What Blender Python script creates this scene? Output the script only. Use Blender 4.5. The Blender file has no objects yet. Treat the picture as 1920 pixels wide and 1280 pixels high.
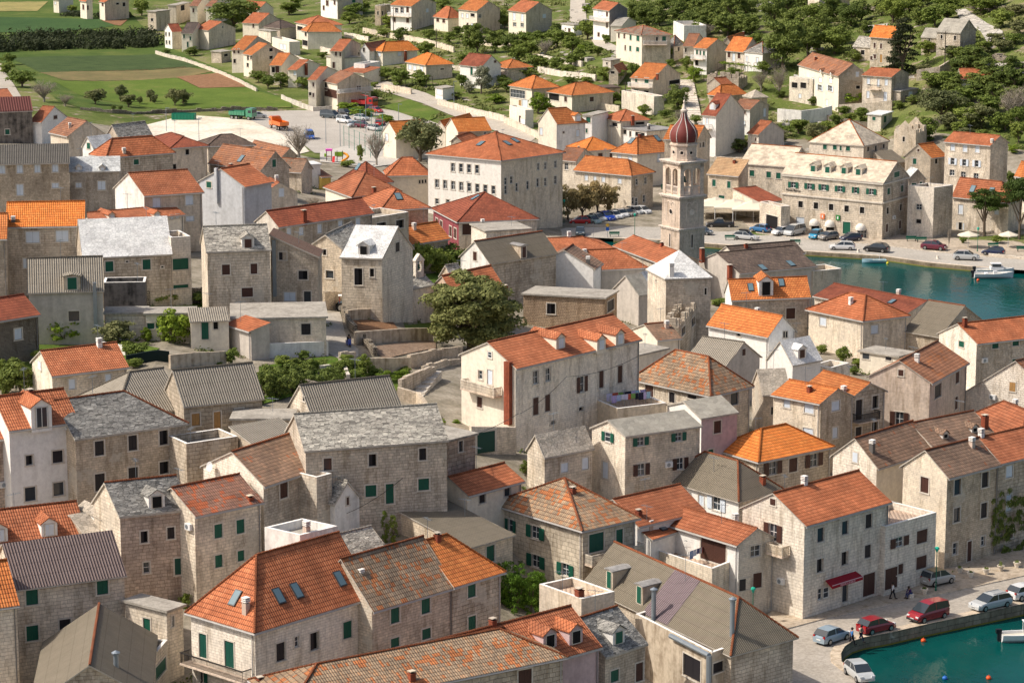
import bpy, bmesh, math, random
import numpy as np
from mathutils import Vector, Matrix, noise as mn
random.seed(7)
sc=bpy.context.scene
R=math.radians
# ---------------------------------------------------------------- camera, sky, sun
cam_d=bpy.data.cameras.new('camera'); cam=bpy.data.objects.new('camera',cam_d); sc.collection.objects.link(cam)
cam.location=(0,0,82.2520); cam.rotation_euler=(R(90-11.709057),0,0)
cam_d.sensor_width=36; cam_d.lens=36*5100.0/1920; cam_d.clip_start=5; cam_d.clip_end=6000
sc.camera=cam
SUN_EL,SUN_AZ=47.0,186.0      # azimuth measured from +X counter-clockwise, towards the sun
w=bpy.data.worlds.new('World'); sc.world=w; w.use_nodes=True
sky=w.node_tree.nodes.new('ShaderNodeTexSky'); sky.sky_type='NISHITA'; sky.sun_disc=False
sky.dust_density=3.0; sky.air_density=.7; sky.sun_elevation=R(SUN_EL); sky.sun_rotation=R(90-SUN_AZ)
mxs=w.node_tree.nodes.new('ShaderNodeMix'); mxs.data_type='RGBA'; mxs.blend_type='MULTIPLY'; mxs.inputs[0].default_value=1; mxs.inputs[7].default_value=(1.0,.95,.87,1)
w.node_tree.links.new(sky.outputs[0],mxs.inputs[6]); w.node_tree.links.new(mxs.outputs[2],w.node_tree.nodes['Background'].inputs[0])
w.node_tree.nodes['Background'].inputs[1].default_value=0.18
sd=bpy.data.lights.new('sun','SUN'); sun=bpy.data.objects.new('sun',sd); sc.collection.objects.link(sun)
sd.energy=4.1; sd.angle=R(.55); sd.color=(1,.935,.85)
sv=Vector((math.cos(R(SUN_EL))*math.cos(R(SUN_AZ)),math.cos(R(SUN_EL))*math.sin(R(SUN_AZ)),math.sin(R(SUN_EL))))
sun.rotation_euler=sv.to_track_quat('Z','Y').to_euler(); sun.location=(-300,300,300)
sc.view_settings.view_transform='Standard'; sc.view_settings.look='None'
sc.view_settings.exposure=0.0; sc.view_settings.gamma=1
sc.cycles.max_bounces=5; sc.cycles.diffuse_bounces=3; sc.cycles.glossy_bounces=2; sc.cycles.transmission_bounces=2
sc.cycles.use_adaptive_sampling=True
G=[-260,130,10,69,138]
HOUSES=[
["left-edge orange-roofed house","pale stone house cut by the left edge with a small bright orange tiled roof",[-47.27,218.14,4.99],[-2.7,5.36],[5.37,2.71],9.0,-0.76,"gR",2.82,"sl","or",22.4,""],
["brown corrugated house","long pale stone house with a brown corrugated roof and dark green shutters",[-42.55,224.11,5.3],[-3.09,6.28],[8.69,4.27],9.0,-0.6,"gR",2.87,"sw","cb",21.9,"Rg1.39,-1.07,1.06,1.35 Rg7.69,-1.01,1.02,1.3 Rg1.31,-4.28,1.06,1.35 Rg7.69,-3.79,0.9,0.71 Ro4.23,-4.15,1.01,1.41"],
["grey gabled sheet roof","building under a worn grey gabled sheet roof whose ridge runs towards the viewer",[-38.09,206.07,4.07],[-1.66,16.22],[8.89,1.76],6.0,-0.6,"gL",2.9,"sg","cg",23.6,"",{"ch":[[6.47,3.01,1.63,1.19,"pipe"]]}],
["flat-roofed cream annex","narrow cream stone annex with a flat concrete roof and a tall green door",[-29.73,224.54,5.44],[-3.97,2.94],[1.19,1.61],6.5,-0.6,"flat",0.0,"sw","cn",21.8,"Lg2.54,-1.98,0.84,1.95 Ld0.64,-2.25,0.98,0.95 Rp0.74,-0.99,0.3,0.94"],
["green-glazed terrace","low walled terrace with a large green glazed window below the cream stone annex",[-30.28,219.78,4.88],[-1.98,0.29],[0.63,4.32],4.0,-0.64,"flatp",0.0,"sw","cn",22.2,"Rg2,-1.08,3.29,1.16"],
["four-skylight house","big red hip-roofed stone house with four skylights and a white stone left wall",[-21.49,217.59,4.53],[-5.96,5.32],[9.18,10.02],8.2,-0.6,"hRn",4.6,"sl","re",22.4,"Ld1.46,-2.96,0.94,2.14 Ld4.78,-3,1.14,2.3 Ro2.88,-2.76,1.03,1.61 Ro6.8,-2.76,1.01,1.57 Ro4.28,-5.65,0.92,0.46 Rp4.74,-2.32,0.52,0.92 Rg10.72,-2.67,1.04,1.53 Lo1.41,-5.77,0.86,1.27 Lg1.75,-5.75,0.51,0.93",{"ch":[[0.7,1.8,0.77,1.25,"cream"],[13.22,0.85,0.87,1.08,"cream"]],"sk":[[1.24,3.7],[3.96,1.29],[6.04,1.29],[11.08,1.24]],"bal":["L",-0.3,7.53,-4.61]}],
["brown-tiled middle house","stone house with a weathered brown tiled roof joined between two orange tiled roofs",[-12.08,225.17,4.61],[-5.42,5.19],[6.75,7.05],7.5,-0.6,"gR",3.57,"sg","mx",21.7,"Rg2.73,-1.18,1.04,1.54 Rg6.47,-1.15,1.07,1.56 Rg2.7,-3.72,1.04,0.83 Rg6.53,-3.82,1.07,0.96"],
["hipped orange end house","small stone house with an orange roof hipped at its right, above a hedge",[-5.3,232.05,4.66],[-5.43,5.18],[4.28,4.48],7.5,-0.6,"hRf",3.13,"sg","or",21.1,"Rg2.44,-1.03,0.99,1.36 Rg2.48,-4.13,0.99,1.31"],
["grey lean-to roof","low rendered building with a slanting grey concrete sheet roof behind the two stepped roofs",[-4.11,244.79,6.84],[-6.86,7.77],[4.17,4.48],5.0,-1.63,"sR",1.4,"sw","cg",20.1,"Rg3.04,-1.19,1.1,1.6"],
["long mottled roof","very long building at the bottom edge with a lichen-mottled grey and orange hipped tile roof",[-17.48,203.23,4.04],[-3.53,7.51],[21.71,13.58],6.5,-2.35,"hR",1.76,"sg","mx",23.9,"Rb21.88,-1.22,1.31,1.46",{"ch":[[11.35,0.58,0.22,0.96,"brick"],[0.3,7.49,0.12,0.43,"brick"]]}],
["two-dormer red roof","house with a red tiled roof and two pink-walled dormers near the bottom edge",[-3.82,212.56,3.25],[-4.88,5.69],[11.22,9.62],6.5,-2.02,"gR",2.51,"pk","re",22.9,"",{"dm":[[12.64,0.51,0.3,"o",""],[9.9,0.74,0.42,"o",""]]}],
["red lean-to","lean-to with a lower red tiled roof in front of the two-dormer house",[3.78,222.62,2.54],[-2.71,2.94],[5.33,4.91],3.6,-1.5,"sR",1.6,"sg","re",21.9,""],
["slate dormer house","narrow stone house with a grey slate roof and a green-shuttered dormer at the bottom edge",[8.02,223.47,1.75],[-4.99,4.91],[3.62,3.68],6.5,-0.94,"gR",2.46,"sg","st",21.8,"Rg1.21,-1.97,1.03,1.06 Rb4.41,-2.38,0.96,1.66",{"dm":[[2.32,0.56,0.39,"g",""]]}],
["parapet terrace","open rooftop terrace with low concrete parapet and a red brick chimney",[6.23,234.67,2.77],[-3.73,4.63],[3.08,2.27],6.5,-1.15,"flatp",0.0,"gr","tf",20.9,"",{"ch":[[0.39,0.76,-0.03,1.65,"brick"]]}],
["purple-patched corrugated roof","large house with a corrugated grey roof patched purple and two tall green door dormers",[19.16,227.19,1.25],[-12.26,21.12],[5.91,4.83],6.2,-0.78,"hLn",3.16,"sg","cg",21.5,"",{"ch":[[1.12,1.34,0.86,3.33,"pipe"],[-0.42,11.86,-0.37,2.97,"pipe"]],"dm":[[0.3,20.45,0.25,"g",""],[0.23,15.16,0.12,"g",""]]}],
["stained concrete ledge","stained concrete ledge building with square dark openings and a grey pipe along it",[17.46,226.91,1.28],[-6.19,11.27],[1.84,1.92],5.5,-0.65,"flatp",0.0,"gs","cn",21.5,"Lo9.66,-1.59,2.83,2.04 Ro0.89,-0.79,1.47,0.95"],
["green-shuttered cream house","rough-cut cream stone house with dark green open shutters and a weathered hipped tile roof",[6.76,250.97,4.11],[-8.47,9.67],[5.23,4.31],7.8,-1.57,"hR",3.12,"sw","mx",19.6,"LG6.06,-1.73,1.17,1.26 LG6.13,-4.62,1.17,1.26 LG10.42,-4.54,1.05,1.25 LG2.41,-1.82,0.7,1.27 Rd1.74,-1.6,1.88,1.83 Rg4.71,-1.67,0.87,1.71 Rg2.04,-4.45,1.11,0.98",{"ch":[[2.75,4.51,2.16,0.78,"brick"]],"bal":["R",0.19,7.073731783080173,-3.43]}],
["balustraded terrace house","cream house behind a white balustraded terrace with red tiles and a brown sliding door",[22.21,256.96,1.72],[-6.74,8.04],[3.69,2.39],7.0,-0.73,"gL",1.2,"wh/sl","re",19.1,"Lb6.97,-1.46,3.58,2.29 Rp2.09,-1.01,1.25,1.14 Rb2.41,-4.06,1.09,1.54 Ro0.93,-4.22,1.57,1.2"],
["washing terrace","white terrace block with a balustrade hung with washing",[19.54,255.59,1.89],[-5.19,6.64],[2.9,3.58],4.0,-0.73,"flatp",0.0,"sl","tf",19.2,""],
["small one-skylight roof","small white house with a low red tiled roof and one skylight",[13.79,260.8,3.19],[-1.79,1.59],[2.96,3.33],5.0,-0.74,"sR",0.9,"wh","re",18.9,"",{"sk":[[2.7,0.97]]}],
["awning quay house","three-storey quay house with a fresh red roof and a red shop awning over its door",[28.55,256.19,1.33],[-5.53,6.29],[9.39,8.84],9.6,-0.66,"gR",2.25,"sl","re",19.2,"Ro2.45,-1.5,1.05,1.44 Ro6.16,-1.49,1.03,1.4 Ro9.82,-1.5,1.05,1.47 Ro2.46,-4.63,1.01,1.39 Ro6.22,-4.66,1.03,1.4 Ro9.8,-4.64,1.01,1.36 Rp2.56,-7.58,0.69,1.14 Rp3.41,-7.59,0.82,1.07 Ro6.39,-8.08,0.87,2.23 Rb10.14,-8.16,1.9,2.32 LB4.2,-1.66,1.08,1.75 Lb4.11,1.42,0.72,0.65",{"bal":["L",4.29,6.53,-3.48],"awn":["R",3.23,7.94,-6.56],"ac":["L",5.53,-6.36]}],
["roof-terrace quay house","low stone quay house with a red-tiled roof terrace and climbing vine beside brown doors",[37.53,263.86,1.25],[-4.04,4.43],[5.95,5.42],6.6,-0.67,"flatp",0.0,"sl","tf",18.6,"RB2.24,-1.29,1.27,1.03 Rb5.83,-1.39,1.72,1.39 Rb5.86,-4.15,1.68,1.36 Rb2.47,-4.19,1.02,1.07 Rb1.09,-4.86,1.89,2.19"],
["brown-roofed quayside house","stone quayside house with a brown tiled gable roof beside the low terrace house",[45.18,273.58,1.25],[-3.9,4.7],[6.28,5.61],10.0,-0.71,"gR",2.13,"sl/sg","mg",18.1,"Ro1.74,-1.42,1.1,1.67 Ro6.27,-1.42,1.12,1.65 Ro1.75,-4.44,1.06,1.56 Ro6.28,-4.76,1.08,1.65 Rp1.65,-8.08,0.75,1.25 Rp6.29,-8.12,0.68,1.03 Rb4.06,-8.82,0.71,2.21 Lb3.05,-1.52,1.1,1.68"],
["ivy-grown orange house","stone house with an orange roof at the right edge overgrown with ivy by the quay",[51.57,279.6,1.15],[-5.12,6.14],[6.57,5.48],10.0,-0.73,"gR",1.73,"sg","re",17.7,"Rw1.8,-1.21,1.1,1.3 Rw1.89,-4.68,0.92,1.81 Ro2.3,-8.15,0.88,1.02"],
["dark-tiled pale gable house","pale stone gable house with a dark brown tiled roof and a small white window",[39.38,284.88,1.92],[-4.12,5.08],[7.35,8.11],7.5,-0.86,"gR",2.44,"sl/cr","mg",17.4,"Lw3.35,0.41,0.75,1.07",{"ch":[[0.91,1.45,1.08,1.32,"dark"]]}],
["tiny-dormer roof","dark brown tiled roof with two tiny dormers set behind the quayside houses",[46.64,292.47,1.65],[-4.23,5.58],[7.82,5.93],8.0,-0.95,"gR",2.04,"sg","mg",16.9,"",{"ch":[[9.39,1.16,0.61,1.66,"brick"]],"dm":[[2.62,0.71,0.36,"o","s"],[7.34,0.74,0.43,"o","s"]]}],
["right-edge orange slope","house under a broad orange tiled roof sloping down to the right edge",[57.75,299.63,1.19],[-4.79,12.43],[6.38,5.44],7.0,-0.67,"hL",2.4,"sg","re",16.5,""],
["beige block-gable house","tall beige house with a big blank block gable and a worn brown tiled roof",[49.73,315.91,2.29],[-6.74,3.68],[6.22,11.54],9.5,-0.73,"gR",2.16,"cp","mb",15.8,"Lb4,0.8,0.64,0.75 LB3.97,-4.89,1.05,1.79 Ro2.95,-1.6,2.4,1.63 Rb9.89,-1.31,1.4,1.41 Rb9.81,-4.47,1,1.58"],
["white-shuttered stepped house","white-shuttered pale stone house, the lower of two stepped orange roofs",[35.42,304.19,3.49],[-4.97,4.62],[4.14,3.43],8.5,-1.0,"gL",1.24,"sl/sg","or",16.3,"Lw1.96,-0.81,0.92,0.98 Lw5.15,-0.86,1.33,1.18 Lw5.08,-3.71,1.43,0.94 Rw2.49,-0.7,1.33,1.13 Rw2.49,-3.89,0.85,1.26"],
["iron-balcony house","grey stone house with a small iron balcony, upper of two stepped orange roofs",[39.75,308.89,3.15],[-4.58,6.61],[4.14,3.31],8.5,-0.93,"gL",1.22,"sg","or",16.1,"Ro0.99,-1.69,1.11,2.46 Ro3.71,-1.14,1.01,1.52 Ro1,-4.38,1,1.27 Ro3.72,-4.31,1.01,1.52",{"ch":[[0.24,1.93,0.08,0.71,"cream"]],"bal":["R",-0.11,3.57,-2.96]}],
["bright orange pyramid house","square stone house with a bright orange pyramid roof and brown shutters",[26.93,288.12,3.78],[-4.3,5.86],[8.64,6.78],5.5,-1.56,"hR",2.21,"sw/sg","ob",17.2,"RB2.13,-1.21,1.21,1.46 RB8.4,-1.28,1.2,1.48 Rb5.22,-1.32,1.27,1.56"],
["orange-edged felt roof","house with a brownish felt hip roof edged in orange ridge tiles and a white balcony",[23.48,272.63,3.07],[-7.38,9.17],[4.74,4.7],6.0,-0.78,"hL",2.73,"wh/sg","cg",18.1,"Lw6.11,-1.3,0.82,1.15 LW8.46,-1.17,1.22,1.42",{"ch":[[4.61,0.72,0.52,1.13,"brick"]]}],
["middle orange roof","orange tiled roof between the weathered hip roof and the felt hip roof",[12.46,261.08,3.49],[-4.52,5.34],[6.9,5.84],6.0,-1.22,"gR",1.89,"wh","re",18.9,"",{"ch":[[1.1,1.0,0.53,0.81,"brick"]]}],
["pale slab-roofed house","two-storey stone house with a pale slab roof and shuttered windows on two floors",[11.88,277.23,6.09],[-3.39,3.76],[8.14,4.61],8.5,-1.94,"gR",1.2,"sl/sw","sb",17.9,"LG2.45,-0.47,0.81,1.03 Lw2.08,-4.17,0.85,1.8 RG1.91,-0.73,0.86,0.93 RG6.66,-0.8,0.84,0.94 RB2.02,-3.79,0.91,1.29 RB6.91,-3.75,0.88,1.27",{"ac":["R",5.36,-3.63]}],
["pink house","pink plastered house end with a grey slab roof and one brown shutter",[20.79,290.66,5.31],[-3.37,6.47],[4.15,2.82],8.0,-1.23,"gR",1.13,"wh/pk","sb",17.1,"Rb2.26,-1.18,1.01,1.41 Rg1.38,-4.31,0.71,1.42"],
["laundry terrace","rounded concrete roof terrace hung with colourful laundry",[11.69,293.99,8.48],[-3.19,6.23],[5.61,2.86],4.5,-1.98,"flatp",0.0,"gr","tf",16.9,""],
["orange-patched hip roof","stone house with a weathered grey hip roof patched in vivid orange",[23.13,308.92,6.41],[-8.58,8.92],[5.01,4.98],5.6,-1.63,"hL",3.24,"sw","mx",16.1,"Lb2.6,-1.24,1.35,1.38 Lo6.28,-1.45,0.9,1.29 Lo9.46,-0.85,1.43,0.48 Ro4.27,-1.29,1.45,1.44"],
["peeling cottage","small ruined-looking cottage with a light stone slab roof and peeling front wall",[3.39,274.35,8.34],[-1.78,3.09],[5.06,3.91],4.8,-1.77,"gR",1.86,"sw","sb2",18.0,"Rw2.67,-1.55,0.97,1 Rw5.46,-1.55,0.87,1.29"],
["long terracotta house","big cream-fronted house with a long terracotta roof, dormers and a tall side of grey stone",[0.36,287.85,10.27],[-5.98,7.1],[14.14,15.58],9.4,-2.5,"gR",2.01,"cr/sl","re",17.3,"Lp4.98,0.75,0.64,0.66 Lp3.32,-1.77,0.69,0.99 Lw4.97,-1.76,0.82,1.64 Lb3.19,-4.88,0.88,1.2 Rp3.32,-1.61,0.88,1.46 Rp5.35,-1.64,0.88,1.46 Rb3.33,-4.83,0.92,1.96 Rb5.29,-4.79,0.89,1.91 Rb14.4,-3.62,0.79,1.98 Rb17.67,-3.57,0.85,2 RB11.08,-3.64,0.8,1.82 Ro10.94,-6.44,0.78,0.42 Ro6.17,-7.13,0.76,0.42",{"ch":[[-0.54,0.44,-5.8,6.64,"brickside"]],"dm":[[8.61,1.16,0.48,"w",""],[13.85,-0.51,-0.27,"w",""],[17.28,-0.33,-0.17,"w",""]],"bal":["L",1.15,7.02,-3.45]}],
["small cream house","small cream plastered house with a simple red tiled gable roof",[-4.34,255.82,8.84],[-3.6,3.56],[5.27,5.53],5.2,-1.96,"gR",1.21,"cr","re",19.3,"Ro2.08,-0.7,0.9,1.09 Ro5.63,-0.71,0.91,1.07"],
["long slate-roofed house","long old stone house with a broad pale slate roof and green front door",[-19.49,249.38,11.0],[-2.43,7.62],[13.25,4.22],9.0,-2.18,"gR",2.52,"sg","st2",19.9,"Ro2.13,-1.44,0.8,1.19 Ro6.53,-1.38,0.76,1.19 Ro11.48,-1.17,0.72,1.17 Rg6.32,-4.38,1.08,1.14 Rg8.18,-4.8,0.79,1.95 Rg11.56,-4.15,1.09,1.15"],
["flat block by the slate house","low flat-roofed rough stone block joined to the right end of the long slate house",[-6.37,260.74,10.31],[-3.65,3.42],[2.71,2.89],7.8,-1.41,"flat",0.0,"sp","cn",19.0,"Ro1.86,-0.78,0.57,1.08"],
["corrugated barn","stone barn with a corrugated grey roof edged in red ridge tiles beside the hedge",[-20.21,268.5,14.04],[-2.76,4.91],[8.75,4.42],4.8,-2.52,"gR",2.61,"sw","co",18.5,"Lo3.61,1.43,0.45,0.47"],
["satellite-dish house","stone house with a brown tiled roof and a white satellite dish on its left gable",[-23.11,244.85,9.46],[-6.39,7.31],[4.66,6.89],8.4,-0.6,"gR",2.21,"sl/sg","mg",20.2,"Rb2.99,-1.13,1.15,1.47 Rb6.29,-1.13,1.11,1.45 RB7.1,-4,1.22,0.91",{"dish":["L",1.89,0.39]}],
["flat annex by the dish house","stone annex with a small flat white roof terrace right of the dish house",[-18.36,247.54,10.39],[-3.71,3.36],[1.34,1.49],6.8,-0.6,"flatp",0.0,"sg","cn",19.9,""],
["narrow slate cottage","narrow white gabled cottage with a slate roof tucked beside the dish house",[-16.72,248.36,10.56],[-1.45,1.38],[2.18,2.28],4.6,-0.6,"gL",1.72,"wp","st2",19.9,"Rb1.63,-0.06,0.31,0.75"],
["beige corrugated strip","strip of beige corrugated roofing in the gap behind the dish house",[-25.35,258.96,13.2],[-2.52,3.11],[4.49,3.64],5.0,-0.6,"sR",1.0,"sg","co",19.1,""],
["garden slab shed","flat grey roof slab shed beside the overgrown garden wall",[-28.26,267.22,15.56],[-0.0,4.0],[6.06,0.0],3.2,-1.81,"flat",0.0,"gr","cn",18.6,""],
["half-ruined slate house","half-ruined stone house with a broken slate roof, one dormer and a bare window hole",[-35.55,238.3,7.69],[-3.1,4.54],[5.99,2.53],9.0,-0.6,"gR",2.4,"sw/sp","st",20.7,"Ro2.2,-2.18,0.67,1.09 Ro4.71,-2.08,0.68,1.09 Rp2.34,-5.11,0.6,1.04 Rd5.42,-5.33,0.86,1.56",{"dm":[[3.57,0.23,0.19,"o",""]]}],
["mottled red-roofed house","stone house with a mottled red and grey tiled roof and four green shutters",[-28.82,238.68,7.71],[-4.62,5.26],[5.55,4.88],9.0,-0.6,"gR",1.78,"sw","mr2",20.6,"Rg2.56,-1.98,0.89,1.31 Rg5.04,-2,0.9,1.32 Rg2.53,-4.83,0.82,1.18 Rg5.03,-4.8,0.75,1",{"ch":[[6.41,0.31,0.11,0.62,"brick"]],"ac":["L",6.21,-1.23]}],
["white glazed-dormer house","tall white plastered house with a red roof and a wide glazed attic dormer",[-48.29,254.03,10.04],[-3.63,5.98],[5.93,3.6],11.0,-0.6,"gR",2.37,"wh","re",19.5,"Ro1.93,-3.35,0.71,0.97 Ro4.85,-3.38,1.07,1.21 Ro1.91,-6.72,1.12,1.38 Ro4.83,-6.61,1.1,1.32",{"dm":[[3.17,-0.43,-0.36,"p","b"]],"ac":["R",6.02,-0.46]}],
["pinkish left-edge house","pinkish stone house at the left edge with a red roof and a tin canopy",[-52.86,253.07,9.87],[-4.06,5.71],[4.09,2.91],10.0,-0.6,"gR",2.5,"sp","re",19.6,"",{"ac":["R",4.31,-4.72]}],
["dark slate house","three-window stone house with a dark grey slate roof hipped at its right end",[-42.16,255.26,10.69],[-4.95,7.52],[9.92,6.53],9.0,-0.6,"hRf",2.83,"sg","st",19.4,"Ro2.49,-1.2,0.98,1.45 Ro6.05,-1.15,0.94,1.52 Ro9.41,-1.07,0.96,1.45 Ro2.44,-4.6,1.07,1.72 Ro6,-4.17,1.03,1.12 Ro9.38,-4.11,1.04,1.23"],
["blue-shuttered cottage","small cottage with a plain red tiled roof and pale blue shutters",[-48.93,282.6,15.43],[-3.29,6.75],[7.32,4.49],4.6,-0.6,"gR",1.82,"sl/sw","re",17.6,"Rw2.23,-1.25,0.73,1.08 Rw6.41,-1.15,0.68,1.03 Lw2.96,0.16,1.13,0.91"],
["wooden-shuttered barn","long low stone barn with a corrugated grey roof, wooden shutters and wooden door",[-33.27,268.66,15.61],[-2.59,5.41],[7.6,3.64],4.5,-0.6,"gR",2.8,"sg","co",18.5,"Ry1.24,-1.75,0.88,1.27 Ry5.93,-1.74,0.87,1.32 Ry3.54,-2.2,0.74,2.08"],
["hipped corrugated wing","barn wing with a hipped corrugated roof left of the wooden-shuttered barn",[-40.11,268.26,13.93],[-5.15,8.79],[6.3,4.05],5.0,-0.6,"hRn",3.05,"wh","co",18.5,""],
["walled yard block","walled concrete yard block right of the dark slate house",[-31.75,257.53,12.46],[-2.19,3.35],[4.73,3.09],5.5,-0.6,"flatp",0.0,"sg","gf",19.2,""],
["two small dormers house","white house with a red roof and two small dormers above the brown corrugated roof",[-48.9,238.06,7.62],[-2.52,5.44],[9.43,4.37],6.5,-0.6,"gR",2.04,"wh","re",20.6,"",{"dm":[[7.03,-0.19,-0.16,"w",""],[2.4,-0.19,-0.18,"w",""]]}],
["pale slab cottage","little cottage with a pale stone slab roof and a white dormer",[-39.15,240.81,8.22],[-3.4,4.94],[2.96,2.04],6.0,-0.6,"gR",1.1,"sg","sb2",20.4,"",{"dm":[[2.43,-0.27,-0.14,"p",""]]}],
["white roof box","flat white-walled roof box with a parapet and pink chimneys",[-18.81,232.73,6.75],[-3.37,2.6],[3.15,3.04],9.0,-0.6,"flatp",0.0,"wp","cn",21.1,"",{"ch":[[1.28,0.53,-0.01,1.57,"cream"]]}],
["slate heap outbuilding","little outbuilding with a conical heap of pale slate for a roof",[-15.34,239.16,7.61],[-2.74,2.91],[3.5,3.3],5.0,-0.6,"gR",1.4,"sg","st2",20.5,""],
["blank-gable barn","grey rendered barn with a corrugated roof and a blank gable turned to the right",[26.79,331.44,5.64],[-4.77,3.5],[4.52,4.79],5.0,-1.32,"gL",2.22,"sg/gp","co",15.0,"Rb3.32,1.05,0.64,0.85"],
["slab cottage between hip roofs","stone cottage with a pale slab roof between the patched hip roof and stepped houses",[29.83,314.85,5.03],[-0.89,4.92],[3.14,0.57],5.5,-1.07,"gR",2.4,"sg","sb2",15.8,"Ro1.27,-2,0.57,0.97 Ro1.55,-3.97,0.58,1.46"],
["white orange-roofed house","white house with a plain orange roof and two tiny gable windows",[33.18,344.41,4.63],[-7.2,7.8],[3.73,3.64],7.0,-1.21,"gL",2.14,"wh","or",14.5,"Lo5.38,-0.58,0.61,0.5 Ro3.07,-0.28,0.38,0.81 Ro3.55,-0.35,0.38,0.82 Ro3.18,-3.7,0.38,0.81"],
["skylight and dormer house","stone house with an orange roof, two skylights and a gabled dormer",[31.17,378.59,4.32],[-0.5,5.82],[11.26,2.43],5.6,-2.05,"gR",2.16,"wh/sg","or",13.2,"Rb8.75,-2.44,1.35,1.55",{"sk":[[3.01,1.53],[7.66,2.06]],"dm":[[5.06,0.18,0.13,"o","b"]]}],
["cream block hip house","cream block house with a reddish orange hipped roof near the green pergola",[48.8,370.57,2.51],[-6.68,8.04],[6.57,3.64],6.0,-1.11,"hL",2.47,"sl","re",13.5,"Lw2.76,-1.41,1.24,1.19 Rw1.99,-1.56,1.24,1.21"],
["long dark red roof","long house with a dark red roof facing the far water",[56.64,383.04,1.87],[-11.7,13.84],[6.73,7.57],5.0,-0.98,"gL",1.11,"sl","da",13.1,"",{"sk":[[2.66,4.83]]}],
["grey felt waterside roof","house with a rough grey felt roof edged by red ridge tiles beside the far water",[59.5,370.44,1.73],[-4.31,4.03],[7.94,8.48],4.5,-0.93,"gL",3.37,"sg","cg",13.5,""],
["red-roofed green-shutter house","stone house with a red tiled roof and green shutters near the right edge",[61.21,350.8,1.83],[-3.92,6.5],[11.42,5.87],7.5,-1.16,"gR",1.86,"sl/sg","re",14.2,"Lg4.59,-0.68,1.07,0.79 Rg3.06,-0.62,1.05,0.79 Rg6.39,-0.57,1.06,0.8 Rg6.47,-3.3,1.06,1.05",{"ch":[[0.52,3.13,1.51,1.43,"brick"]],"ac":["R",1.3,-2.43]}],
["shallow right-edge gable","plastered stone house with a shallow roof cut off by the right edge",[66.8,319.92,1.23],[-10.71,8.58],[5.42,5.04],6.5,-0.68,"gR",4.83,"sl","mb",15.5,"Ly6.53,1.63,0.83,1.13 Lg4.45,-1.27,0.92,0.92 Lw7.84,-1.28,1.27,0.91",{"ac":["L",3.94,0.0]}],
["dark-tiled waterside house","grey house with a dark tiled roof and a pale left gable beside the far water",[34.98,412.0,2.59],[-6.27,9.17],[12.35,6.54],5.0,-1.7,"gR",2.26,"gp","dk",12.2,"",{"ch":[[-0.56,8.5,0.96,1.89,"brick"],[-0.58,1.57,-1.06,2.31,"brick"]],"sk":[[4.72,0.61],[10.14,0.91]]}],
["second dark-tiled roof","second dark tiled roof just behind and above the waterside house",[35.55,425.41,2.2],[-2.73,3.08],[11.1,4.96],5.5,-1.4,"gR",1.42,"cr","dk",11.8,""],
["white pyramid house","square stone house with a white limewashed pyramid roof in front of the bell tower",[20.92,363.51,6.14],[-2.13,7.17],[6.18,1.01],9.5,-1.41,"pyr",3.04,"sw/sg","wt",13.8,"Lo3.56,-1,0.43,0.3 Ro5.54,-1.96,0.3,0.93",{"ch":[[0.85,0.32,0.25,1.66,"white"]]}],
["low white roof","low white limewashed gable roof left of the white pyramid roof",[19.71,387.55,5.18],[-2.48,1.07],[2.88,6.66],5.0,-1.23,"gR",1.55,"wh","wt",12.9,""],
["grey plastered gables","pair of grey plastered gables below the white pyramid house",[17.95,378.79,5.9],[-3.49,4.3],[2.17,1.76],4.5,-1.05,"gR",2.31,"gp","sb",13.2,""],
["peeling white house","peeling white house with a curved brown tiled roof and a loft opening",[11.77,387.72,6.64],[-8.21,3.86],[1.28,4.97],6.0,-1.05,"gR",2.29,"wh","mg",12.9,"",{"ch":[[0.65,1.0,0.5,0.99,"dark"]]}],
["rock-faced flat house","rock-faced stone block house with a flat concrete roof and one square window",[12.56,362.28,7.54],[-11.01,3.11],[1.88,5.27],5.5,-1.18,"flat",0.0,"rk","cn",13.8,"Lo3.93,-1.74,1.17,1.45 Ro2.72,-1.38,3.03,1.49"],
["white gable slab house","house with a white left gable and a pale grey slab roof with a lean-to dormer",[-3.2,377.96,9.25],[-4.14,5.46],[9.54,8.59],6.0,-2.33,"gR",2.51,"wp/sg","cg",13.3,"Lb3.47,0.48,0.83,1.24",{"dm":[[6.4,-0.24,-0.2,"b",""]]}],
["roof left of the bell tower","wide orange tiled roof immediately left of the bell tower",[22.94,413.52,3.91],[-6.51,15.88],[6.11,2.5],5.0,-1.43,"gL",1.36,"sg","re",12.2,""],
["lower orange hip roof","orange hipped roof in front of the wide roof by the bell tower",[12.2,395.22,6.23],[-1.8,6.77],[7.57,2.01],5.0,-2.08,"hRf",2.15,"gp","re",12.7,"",{"ch":[[-0.59,3.24,1.64,0.7,"cream"]]}],
["two-level red roofs","reddish tiled roofs in two levels above the peeling white house",[5.91,409.55,6.35],[-2.18,7.7],[9.77,2.76],5.0,-2.3,"hRf",1.31,"sg","re",12.3,""],
["flat house by the maroon house","flat-roofed stone house under a white sail beside the maroon house",[-3.99,416.74,7.21],[-2.42,6.68],[6.91,2.29],6.0,-1.99,"flat",0.0,"sl","cn",12.1,"",{"ch":[[2.03,7.56,-0.0,0.63,"dark"]]}],
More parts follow.
